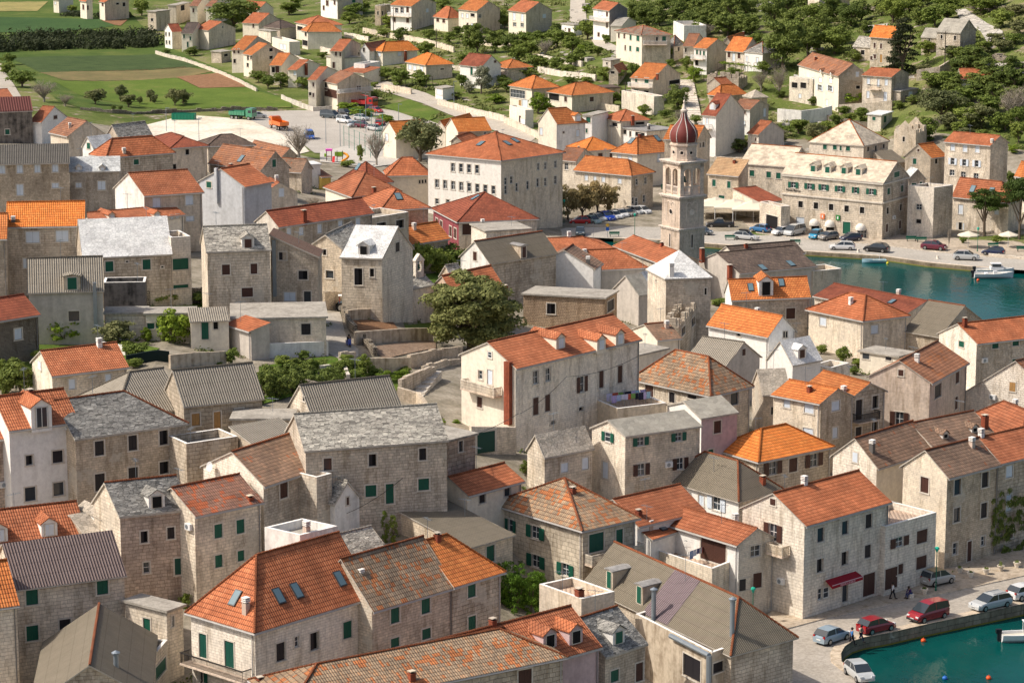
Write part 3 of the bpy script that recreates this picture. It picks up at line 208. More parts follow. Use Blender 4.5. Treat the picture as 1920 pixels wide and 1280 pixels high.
["stacked balconies house","tall white house with stacked balconies and a dark grey side wall",[26.13,733.03,12.93],[-4.07,7.75],[5.08,6.01],7.98,-1.26,"gL",1.72,"wh/dg","re",7.0,"Lw3.46,-1.04,1.61,1.4 Lb7.54,-1.02,1.01,1.17 Lb7.58,-3.95,0.87,1.39 Lb3.03,-6.83,1.17,1.1 Lw4.78,-0.94,0.73,1.1",{"bal":["L",-0.3,8.8,-2.98]}],
["grey slab lane house","low house with a grey slab roof right of the stacked balconies",[29.15,727.23,13.42],[-2.76,0.89],[4.54,14.14],3.8,-1.09,"gL",1.63,"cr","sb",7.0,""],
["faded hip villa","large plain stone villa with green and brown shutters and a faded hip roof",[32.57,682.92,11.04],[-5.99,11.34],[7.2,0.36],7.98,-0.6,"hR",1.85,"cr/sw","mf",7.5,"Lb1.3,-1.05,0.81,1.25 Lb4.07,-0.95,0.81,1.24 Lb4.59,-3.88,0.67,1.31 Lg7.22,-1.06,1,1.31 Lg10.87,-1,1.45,1.3 Lg7.13,-3.83,1,1.31 Lg10.79,-3.75,1.45,1.09 Rg5.55,-0.96,0.94,1.23 Ro3.77,-1.02,0.47,1.02",{"bal":["R",0.36,6.24,-2.35]}],
["pointed slate house","small stone house with a pointed dark slate roof next to the villa",[40.82,686.22,12.13],[-1.99,3.49],[2.8,3.49],3.8,-0.6,"pyr",2.31,"sl","st",7.4,"Ro2.05,-0.89,0.7,1.03"],
["narrow red-brown house","narrow stone house with a red-brown roof left of the white balcony house",[45.4,680.78,11.83],[-2.51,0.67],[3.74,14.04],4.56,-0.76,"gL",2.4,"sl","mb",7.5,"Lo0.61,-0.98,0.41,1.02"],
["blank grey-sided house","white house with green shutters, a white balcony and blank grey side",[47.86,668.57,10.62],[-3.02,2.47],[5.53,6.78],6.46,-0.85,"gL",1.91,"wh/gr","or",7.6,"Lg0.95,-1.1,0.56,1.07 Lg1.96,-1.2,0.44,1.14 Lg3.04,-1.2,0.56,1.07 Lo0.87,-3.63,0.96,1.34",{"bal":["L",-0.3,3.47,-2.71]}],
["small pergola-row roof","small orange roof house behind the vine pergola row",[55.05,681.53,13.46],[-2.54,0.92],[4.87,13.46],3.42,-1.09,"gR",1.55,"sg","or",7.5,"",{"ch":[[14.45,1.01,1.14,0.85,"brick"]]}],
["dark-shuttered pergola house","house with an orange roof and dark shutters above a green vine pergola",[56.63,663.76,12.3],[-4.08,3.98],[4.19,4.3],4.56,-1.26,"gL",2.91,"sl","or",7.7,"Lb0.92,-1.18,0.85,1.33 Lb4.09,-1.22,0.84,1.33 Lw2.41,-1.66,0.84,1.93"],
["black slate pergola house","pale house with a black slate roof right of the vine pergola house",[60.56,657.59,12.4],[-3.97,4.57],[4.53,3.93],4.56,-0.88,"hL",2.2,"wh/gr","st",7.8,"Lw0.81,-1.72,0.63,1.32 Lw4.31,-1.74,0.71,1.25"],
["stepped garden wall house","three-level house with an orange gable, balcony and stepped garden wall",[33.55,646.77,5.48],[-5.07,3.57],[7.12,10.09],6.46,-0.93,"gL",2.9,"cr/gr","or",7.9,"Lg1.5,-0.42,0.57,1.17 Lg4.44,-0.46,1.13,1.23 Lg1.45,-3.36,1.13,1.17 Lo4.36,-3.49,1.28,1.23 Ro9.76,-1.58,4.88,0.98",{"ch":[[1.04,-0.58,0.23,1.13,"brick"]],"bal":["L",-0.3,5.97,-2.07]}],
["tiny red shed","tiny stone shed with a red tiled roof on the garden slope",[26.1,669.26,7.77],[-2.21,0.64],[2.56,8.78],3.5,-0.6,"gR",1.31,"sg","re",7.6,"Lo0.95,-0.2,1.02,0.67",{"n":"shed"}],
["dark flat shed","dark flat-roofed shed above the wide porch hip house",[22.22,655.59,5.69],[-1.59,5.8],[3.86,1.06],3.0,-0.6,"flat",0.0,"sg","dk",7.8,"",{"n":"shed"}],
["skylight house left of the dome","long cream house with an orange roof and skylight left of the dome",[25.06,540.07,1.7],[-4.8,3.57],[6.64,4.37],7.0,-0.6,"hRn",2.68,"cr","or",9.4,"Lw1.63,-1.03,0.91,0.71 Lw4.23,-1.22,0.9,0.93 Rw5.31,-1.34,0.73,1.64",{"sk":[[7.38,2.38],[2.12,3.55]]}],
["bright hip behind the school","house with a bright orange hip roof and brown shutters behind the school",[15.07,555.46,2.16],[-3.43,6.61],[6.75,3.08],5.0,-0.6,"hL",2.08,"cr","ob",9.1,"Rb3.46,-1.16,1.04,0.84 Rb5.89,-1.3,0.55,1.12"],
["rusty house right of the school","house with a rusty brown roof and a grey gable immediately right of the school",[12.78,538.96,1.75],[-3.55,2.52],[3.58,8.81],5.5,-0.6,"gL",1.79,"sl","mb",9.4,"Lp2.04,-1.21,0.9,1.36"],
["house by the old trees","cream stone house with a big orange hip roof beside the square of old trees",[22.82,515.74,0.86],[-10.67,7.23],[4.39,4.68],7.0,-0.6,"hLn",2.26,"sl/sg","or",9.8,"Lw2.68,-1.35,0.73,1.05 Lw4.66,-1.44,0.61,1 Lw6.57,-1.37,0.73,1 Lw10.29,-1.37,0.78,0.99 Rp1.59,-1.53,0.63,1.15 Rp4.14,-1.55,0.63,1.26 Rp0.5,-5.06,0.7,1.3 Rp1.44,-5.39,0.71,1.57 Rp3.8,-5.01,0.71,1.31"],
["church block","tall old stone church block behind the domed bell tower",[35.76,521.86,1.03],[-6.25,0.99],[2.7,3.59],13.0,-0.62,"gL",2.2,"sw","or",9.7,"Ro2.16,-1.39,0.66,0.95 Ro1.07,-1.36,0.47,0.89 LG0.72,-9.51,1.14,1 Lb0.9,-12.16,1.51,1.69",{"n":"church"}],
["house right of the bell tower","stone house with a pale tiled roof and green shutters right of the bell tower",[43.25,514.61,0.89],[-5.6,3.58],[2.04,3.04],7.0,-0.6,"sL",2.4,"sw","bt",9.8,"Lg1.34,-1.83,0.75,1.31 Lg4.58,-1.91,0.75,1.3 Lg3.04,-4.49,1.27,0.73"],
["steep-roofed house by the steps","white house with a steep dark red roof and a dormer beside the stone steps",[43.42,576.59,2.79],[-2.68,2.34],[6.77,8.99],9.0,-0.6,"gL",3.91,"wh/cr","da",8.8,"Lw1.2,-1.39,0.53,1.28 Lo1.24,-3.68,0.71,0.87",{"dm":[[1.24,1.82,0.86,"w",""]],"bal":["L",-0.3,2.55,-2.9]}],
["four-window white house","white house with a red-brown roof and four small windows above the white garage block",[52.63,599.42,4.63],[-3.91,2.72],[4.89,8.25],5.7,-0.6,"gL",1.47,"wh/gr","mb",8.5,"Lb1.31,-0.68,0.85,0.85 Lb3.49,-0.68,0.48,0.84 Lg1.43,-3.26,0.82,1.33 Lw3.37,-3.21,0.48,1.15 Rw7.58,-1.44,1.39,1.83"],
["hip above the steep roof","small house with an orange hip roof above the steep-roofed house",[48.34,630.59,7.0],[-2.35,2.72],[6.15,3.82],3.04,-0.78,"hR",1.96,"sg","or",8.1,""],
["covered red terrace","covered terrace with a red tiled roof on the hillside above the steps",[49.17,642.02,8.12],[-2.74,1.43],[2.77,2.29],3.2,-1.07,"gR",1.21,"gr","re",7.9,""],
["low white hill-foot house","low white house with a red roof and grey slab at the foot of the hill",[52.77,578.73,3.02],[-2.09,2.23],[5.92,5.15],4.5,-0.62,"gL",2.3,"sl/gp","re",8.8,"Lb2.25,-1.14,0.46,0.76"],
["white hill-foot block","small white block with a red lean-to roof at the foot of the hill",[48.34,584.13,3.15],[-3.19,1.6],[2.24,4.47],5.0,-0.6,"flat",0.0,"wh","cn",8.7,"Lw0.82,-2.27,0.75,1.3"],
["pale slab hill cottage","old pale slab-roofed cottage behind the steep-roofed houses",[55.38,626.0,6.82],[-1.66,4.03],[3.7,1.53],3.04,-0.6,"hL",1.4,"sg","sb2",8.1,""],
["white cube hut","small white cube hut with a dark door beside the palm tree",[17.27,759.58,11.58],[-3.36,5.02],[2.16,1.45],3.04,-1.01,"flat",0.0,"wh","cn",6.7,"Lb3.79,-1.95,1.04,1.9 Lo1.84,-1.17,0.52,0.3",{"n":"hut"}],
["top-edge stone barn","small stone barn with a grey slab roof at the top edge",[86.99,730.47,19.86],[-2.79,1.1],[4.74,11.99],3.04,-0.98,"gL",1.6,"sw","sb",7.0,"Lb1.9,0.04,0.44,0.95"],
["roofless top shell","roofless pale stone shell at the top edge left of the barn",[81.4,723.7,18.77],[-2.44,5.29],[1.82,0.84],5.32,-0.72,"flatp",0.0,"sw","cn",7.1,""],
["house behind the conifer","tall stone house with a vivid orange roof behind a dark conifer",[89.89,643.5,15.61],[-4.73,4.06],[2.68,4.06],6.46,-1.74,"gL",2.26,"sw","ob",7.9,"Lb1.27,-2.14,0.56,1.23 Lb3.07,-2.18,0.56,1.23 Lb1.35,-4.76,0.82,1.03 Lb0.56,-5.18,0.83,0.91 Ly3.16,-5.11,0.75,1.94"],
["slate annex left of the conifer","low stone annex with a grey slate roof left of the conifer house",[82.42,657.59,15.28],[3.34,3.72],[3.69,-3.31],3.42,-0.6,"gR",2.06,"sw","st2",7.8,"Ro0.54,-0.96,0.78,0.92 Ro2.76,-1.33,1.08,1.11"],
["isolated hill house","isolated stone house with a grey slab roof high on the rocky hill",[103.5,629.22,19.16],[-4.88,3.7],[4.56,5.74],5.32,-1.22,"gL",2.7,"sw/sg","sb",8.1,"Lo1.29,-1.16,0.49,0.88 Lo4.79,-1.24,0.55,1.01 Lo2.89,-4.07,0.9,1.89"],
["hill house annex","small stone annex with a pale slab roof joined to the isolated hill house",[99.57,638.72,19.41],[-3.27,2.01],[2.84,5.38],3.04,-1.87,"gL",1.8,"sw","sb",8.0,"Lo1.97,-0.47,0.4,0.83"],
["two-dormer cream villa","big cream villa with two dormers, arches and a long terrace under a red-brown roof",[74.09,615.81,7.73],[-6.46,25.18],[6.49,1.67],8.36,-0.6,"gL",2.54,"cr/sg","mb",8.3,"LW14.21,-4.06,2.58,1.32 LW20.77,-3.51,2.53,1.31 Lw18.95,-6.92,1.36,1.43 Lw4.32,-3.26,2.12,1.08 Lw9.78,-2.87,1.74,1.27 Lw14.35,-2.2,2.06,1.07 Lw20.9,-1.69,2.02,1.06 Lo2.32,-5.09,4.34,1.42 Lo3.25,-4.69,4.44,1.47 Lo8.14,-4.72,2.1,2.85 Rw4.44,0.18,0.71,1.11 Ro4.68,-2.76,0.97,0.74",{"ch":[[1.87,19.89,1.4,0.99,"brick"]],"dm":[[-0.57,10.21,-0.93,"w","s"],[-0.5,3.88,-0.39,"w","s"]],"bal":["L",-0.3,9.36,-3.46]}],
["tiny balcony house","cream house with an orange-red gable roof and a tiny balcony below the conifer",[84.99,608.28,9.7],[-5.95,4.18],[4.76,6.15],6.84,-1.79,"gL",1.29,"sl/sg","re",8.4,"Lw1.48,-1.2,0.74,1.35 Lw4.01,-1.46,0.53,1.65 Lw5.98,-1.22,0.73,1.4 Lw1.47,-4.27,0.67,1.53 Lw5.84,-4.43,0.8,2.01",{"bal":["L",1.84,4.8,-2.88]}],
["stone wing of the tiny balcony house","lean-to stone wing at the right of the tiny balcony house",[87.04,607.79,10.27],[-3.13,2.49],[4.65,5.86],3.04,-1.18,"flat",0.0,"sg","cn",8.4,"Rw4.33,-0.84,1.54,1.04"],
["green-door hut","little pale hut with a flat white roof, a green window and a green door",[80.94,593.75,6.29],[-2.73,1.93],[3.29,6.31],3.4,-0.94,"flat",0.0,"sl","wf",8.6,"Lg1.57,-0.77,0.79,0.78 Rg2.47,-1.06,1.72,1.44",{"n":"hut"}],
["two-gable ruin","roofless stone ruin with two broken gables below the hill",[83.98,562.4,5.24],[-4.09,3.48],[3.16,6.34],4.5,-1.4,"ruin",2.6,"sw","cn",9.0,"Lo2.43,-1.39,0.59,1.08",{"n":"ruin"}],
["pale pyramid mansion","large stone mansion with a pale pyramid roof edged by terracotta ridges",[69.98,538.0,2.48],[-10.15,6.07],[5.93,7.51],8.0,-0.66,"pyr",4.27,"sl/sw","bs",9.4,"Lg3.45,-0.82,0.82,0.93 Lg5.63,-0.77,0.81,0.93 Lg6.91,-0.82,0.41,0.93 Lg8.48,-0.79,0.87,0.92 Ro1.83,-0.83,0.83,0.92 Ro4.75,-1.41,0.73,1.86 Ro7.84,-0.9,0.79,0.88 Ro7.72,-3.54,1.05,0.55"],
["pale roof left of the hotel","stone house with a pale limestone roof and green shutters left of the hotel",[53.25,518.21,1.05],[-8.93,4.98],[4.89,4.98],8.0,-0.6,"gL",3.28,"sw","bs",9.8,"Lg5.95,-1.8,0.95,1.15 Lg7.99,-1.86,0.95,1.15 Lg2.43,-1.78,0.96,1.16"],
["green-shuttered hotel","long stone hotel on the square with green shutters, arched doors and dome awnings",[66.53,482.78,0.72],[-16.98,11.55],[5.7,8.31],10.4,-0.6,"gL",3.12,"sw/sg","bs",10.5,"LG2.31,-1.83,0.94,1.1 LG5.66,-1.82,0.93,1.09 LG8.56,-1.77,0.92,1.09 LG11.87,-1.77,0.92,1.08 LG15.01,-1.74,0.64,1.08 LG18.17,-1.74,0.9,1.08 Lo3.91,-5.29,0.93,1.19 Lo7.07,-5.26,0.93,1.19 Lo10.17,-5.26,0.92,1.18 Lo13.31,-5.27,0.91,1.18 Lo16.43,-5.27,0.91,1.18 Lw3.91,-8.55,1.6,1.74 Lg13.41,-8.78,1.56,2.21 Lo7.03,-9.25,1.64,1.73 Lo10.06,-9.21,1.63,1.63 Lp16.52,-9.47,1.87,1.62 Rg2.16,-1.74,1.07,1.17 Rg7.51,-1.91,0.98,1.19 Ro2.01,-5.24,0.91,1.17 Ro7.29,-5.31,0.92,1.18 Rb1.88,-8.38,0.91,1.47 Rb7.12,-8.47,0.92,1.48 Rg5.18,0.97,2.04,0.98",{"n":"hotel","dm":[[1.0,14.78,0.59,"g",""],[1.02,11.85,0.62,"g",""],[1.15,8.58,0.65,"g",""],[1.14,5.69,0.65,"g",""]],"ac":["R",4.33,-6.76],"hotel":1}],
["gable behind the hotel end","stone gable house with a white slab roof squeezed behind the hotel end",[73.68,500.52,0.8],[-0.75,2.93],[3.09,0.0],8.5,-0.6,"gL",1.69,"sg","wt2",10.1,"Rg0.98,-1.2,0.84,0.81 Rg2.26,-0.95,0.4,0.86"],
["square defence tower","square roofless defence tower of pale stone on the waterfront",[75.91,484.57,0.8],[-4.31,2.59],[3.94,3.24],8.5,-0.62,"flatp",0.0,"sl/sg","cn",10.4,"Lp2.24,-2.99,1.08,1.03 Lo2.25,-5.62,0.98,0.74",{"n":"tower"}],
["cafe terrace house","stone house with a red hip roof and two skylights behind the cafe terrace",[89.83,486.88,1.0],[-8.91,7.22],[3.29,4.79],6.2,-0.72,"hLn",2.87,"sw","re",10.4,"Lw1.68,-2.43,0.94,1.75 Lo1.68,-5.53,0.94,1.35 Lw1.13,-5.58,0.3,1.25 Lw2.37,-5.58,0.3,1.25 Lw9.1,-1.94,0.92,1.48",{"sk":[[1.22,8.02],[1.19,4.16]]}],
["white-shuttered tall house","tall stone house with a red roof and white shutters in the upper right town",[91.35,515.87,1.53],[-7.79,5.83],[4.07,4.26],12.0,-0.76,"gL",1.49,"sw/sg","re",9.8,"Lw1.67,-1.03,0.91,1.26 Lw4.34,-1.07,0.91,1.25 Lw6.95,-0.99,0.9,1.25 LW1.77,-3.74,0.8,1.26 LW4.27,-3.79,0.8,1.26 LW6.91,-3.77,0.79,1.25 Lp1.71,-5.95,1.03,1.15 Lp4.15,-6.13,1.03,1.15 Lp6.87,-6.28,1.02,1.3",{"ch":[[0.7,0.17,0.3,0.73,"stone"]]}],
["pediment gable house","stone house with an orange roof and an open pediment gable with a round window",[82.59,532.79,2.45],[-4.72,1.93],[3.29,2.51],6.5,-0.6,"gR",2.31,"sw/sg","or",9.5,"Lb2.6,1.2,0.43,0.54 Lg1.92,-1.02,0.7,1.13 Ro1.62,-0.98,0.75,1.02"],
["grey sheet roof by the mansion","small grey sheet roof between the mansion and the pediment gable house",[74.42,535.3,2.44],[-2.23,4.48],[3.84,1.91],5.0,-0.6,"sR",1.6,"sg","cg",9.5,""],
["red roof among the trees","low red roof with a small white gable sunk among the hillside trees",[101.09,611.22,12.93],[0.0,6.0],[7.2,-0.0],3.0,-0.6,"gR",1.82,"wh","re",8.3,"",{"dm":[[3.35,0.35,0.17,"w","s"]]}],
["right-edge house by the pines","orange-roofed stone house cut by the right edge beside the pines",[97.57,502.1,2.12],[-3.06,4.34],[3.24,5.21],7.0,-0.89,"gL",2.2,"sl","or",10.1,"Lo2.14,-1.38,0.55,1.02"],
["roofless tall ruin","roofless ruined stone house with tall jagged grey walls below the white pyramid house",[21.93,350.91,6.3],[-2.33,0.57],[4.44,18.17],5.2,-1.63,"open",0.0,"sg","cn",14.2,"Ro3.55,-1.24,2.63,1.09 Ro11.2,-1.46,2.74,1.11 Ro15.92,-1.35,2.16,0.93",{"n":"ruin"}],
["cottage against the ruin","low cottage with an old brown tiled roof leaning against the roofless tall ruin",[18.84,345.31,6.9],[-2.91,6.61],[3.02,1.33],4.0,-1.15,"gR",1.3,"cr","mg",14.5,""],
["brown canopy roof","long brown tiled canopy roof beside the hotel above the white cafe tents",[46.66,506.34,0.78],[-4.64,6.3],[4.6,3.46],3.1,-0.6,"sR",1.7,"sw","da",10.0,""],
["arcade terrace","arched stone terrace arcade attached to the left end of the hotel",[48.89,488.77,0.8],[-3.34,5.98],[1.75,0.98],4.4,-0.64,"flatp",0.0,"sw","tf",10.3,"Lo4.04,-2.48,3.74,2.36",{"n":"arcade"}],
["slatted balcony block","grey concrete waterfront block with a slatted balcony screen",[46.97,418.1,1.52],[-2.13,3.96],[4.78,2.57],4.5,-0.88,"flatp",0.0,"gr","cn",12.0,""],
["low garden building","low plastered garden building with two dark openings behind the beige block-gable house",[47.5,363.25,2.72],[2.54,3.09],[4.65,-3.84],2.8,-1.17,"flat",0.0,"cr","cn",13.7,"Ro0.97,-0.37,1.06,0.93 Ro4.57,-0.25,0.94,0.59"],
["steep white limewashed roof","steep white limewashed roof directly right of the white orange-roofed house",[35.87,339.81,4.28],[-2.87,3.47],[3.94,3.25],4.5,-1.21,"gR",2.59,"wh","wt",14.7,"",{"dm":[[2.03,0.35,0.37,"b",""]]}],
["small terrace block","small grey wall-top terrace block below the white limewashed roof",[41.64,347.19,3.42],[-2.27,1.96],[2.84,3.28],2.6,-0.89,"flatp",0.0,"sl","cn",14.3,""],
["porch house by the terracotta end","low cream porch house with a white outdoor staircase beside the long terracotta house",[15.7,331.43,7.7],[-2.88,2.77],[3.88,4.04],4.0,-1.46,"flat",0.0,"cr","cn",15.1,""],
["wide cream basement","wide flat cream basement storey with two doors under a small orange gable",[-45.63,727.48,5.19],[-4.4,6.03],[4.98,3.54],3.4,-0.6,"flat",0.0,"cr","cn",7.0,"Lb3.63,-2.03,1.2,1.46 Lw6.33,-1.03,1.97,1.09"],
["long white garage block","long white garage block with two doors below the columned porch house",[-62.57,765.36,5.56],[-6.07,13.88],[2.93,1.28],3.2,-0.71,"flatp",0.0,"cr","cn",6.7,"Lw8.16,-1.18,2.57,1.54 Lw11.07,-1.04,2.56,1.54"],
["low cream box annex","low cream box annex left of the columned porch",[-71.04,802.5,5.52],[-4.12,6.48],[1.69,1.07],3.4,-0.9,"flat",0.0,"sl","cn",6.4,""],
["lane garage block","white flat garage block with a blue-grey door beside the lower lane",[3.05,618.82,3.57],[-3.66,8.94],[1.85,0.76],3.6,-0.64,"flatp",0.0,"cr","cn",8.2,"Lb6.47,-1.74,1.12,1.56 Lw8.16,-2.01,2.7,1.12"],
["narrow mansard annex","narrow stone annex standing in front of the pale grey mansard house",[7.27,590.13,2.8],[-1.51,3.02],[2.6,2.32],5.0,-0.6,"flatp",0.0,"sl","cn",8.6,"Lw1.16,-1.78,1.02,1.19"],
["pale terrace block","pale stone terrace block supporting the three-level orange house",[33.16,633.33,5.0],[-7.07,12.59],[2.44,1.37],3.6,-0.64,"flatp",0.0,"sl","tf",8.0,""],
["low grey enclosure","low grey ruined enclosure above the covered red terrace",[53.88,645.73,9.12],[-7.25,4.12],[2.47,4.35],3.0,-1.47,"open",0.0,"sg","cn",7.9,""],
["flat stone store","small flat stone store with a dark door beside the tiny red shed",[24.68,680.46,9.82],[-1.89,3.28],[2.46,3.28],3.0,-0.6,"flat",0.0,"sl","cn",7.5,"Lo2.04,-0.82,0.76,0.68"],
["pale roofless block","pale roofless block on the slope behind the white balcony house",[43.04,727.73,14.88],[5.94,0.86],[1.99,-13.77],3.0,-1.06,"flatp",0.0,"wp","cn",7.0,""],
["low grey garden block","low grey garden block with a garage opening beside the terraced houses",[-81.19,760.3,4.02],[-3.08,2.64],[2.22,3.78],3.0,-0.8,"flat",0.0,"sg","cn",6.7,"Ro2.15,-0.93,1.87,0.76"],
["arched loggia wing","arched loggia wing with a white terrace left of the big cream villa",[69.84,630.87,7.61],[-4.91,5.12],[1.44,1.38],5.32,-0.6,"flatp",0.0,"sl","cn",8.1,"Lo1.66,-1.12,1.79,1.27 Lo4.3,-0.97,1.78,1.33 Lw3.35,-3.48,0.81,0.95"],
]
KS='k l o a c he b r ri wm rm s w'.split()
def _u(q):
 d=dict(zip(KS,q)); d['k']='the '+d['k']; d['w']=[[t[0],t[1],*map(float,t[2:].split(','))] for t in d['w'].split()]
 if len(q)>13: d.update(q[13])
 return d
HOUSES=[_u(q) for q in HOUSES]
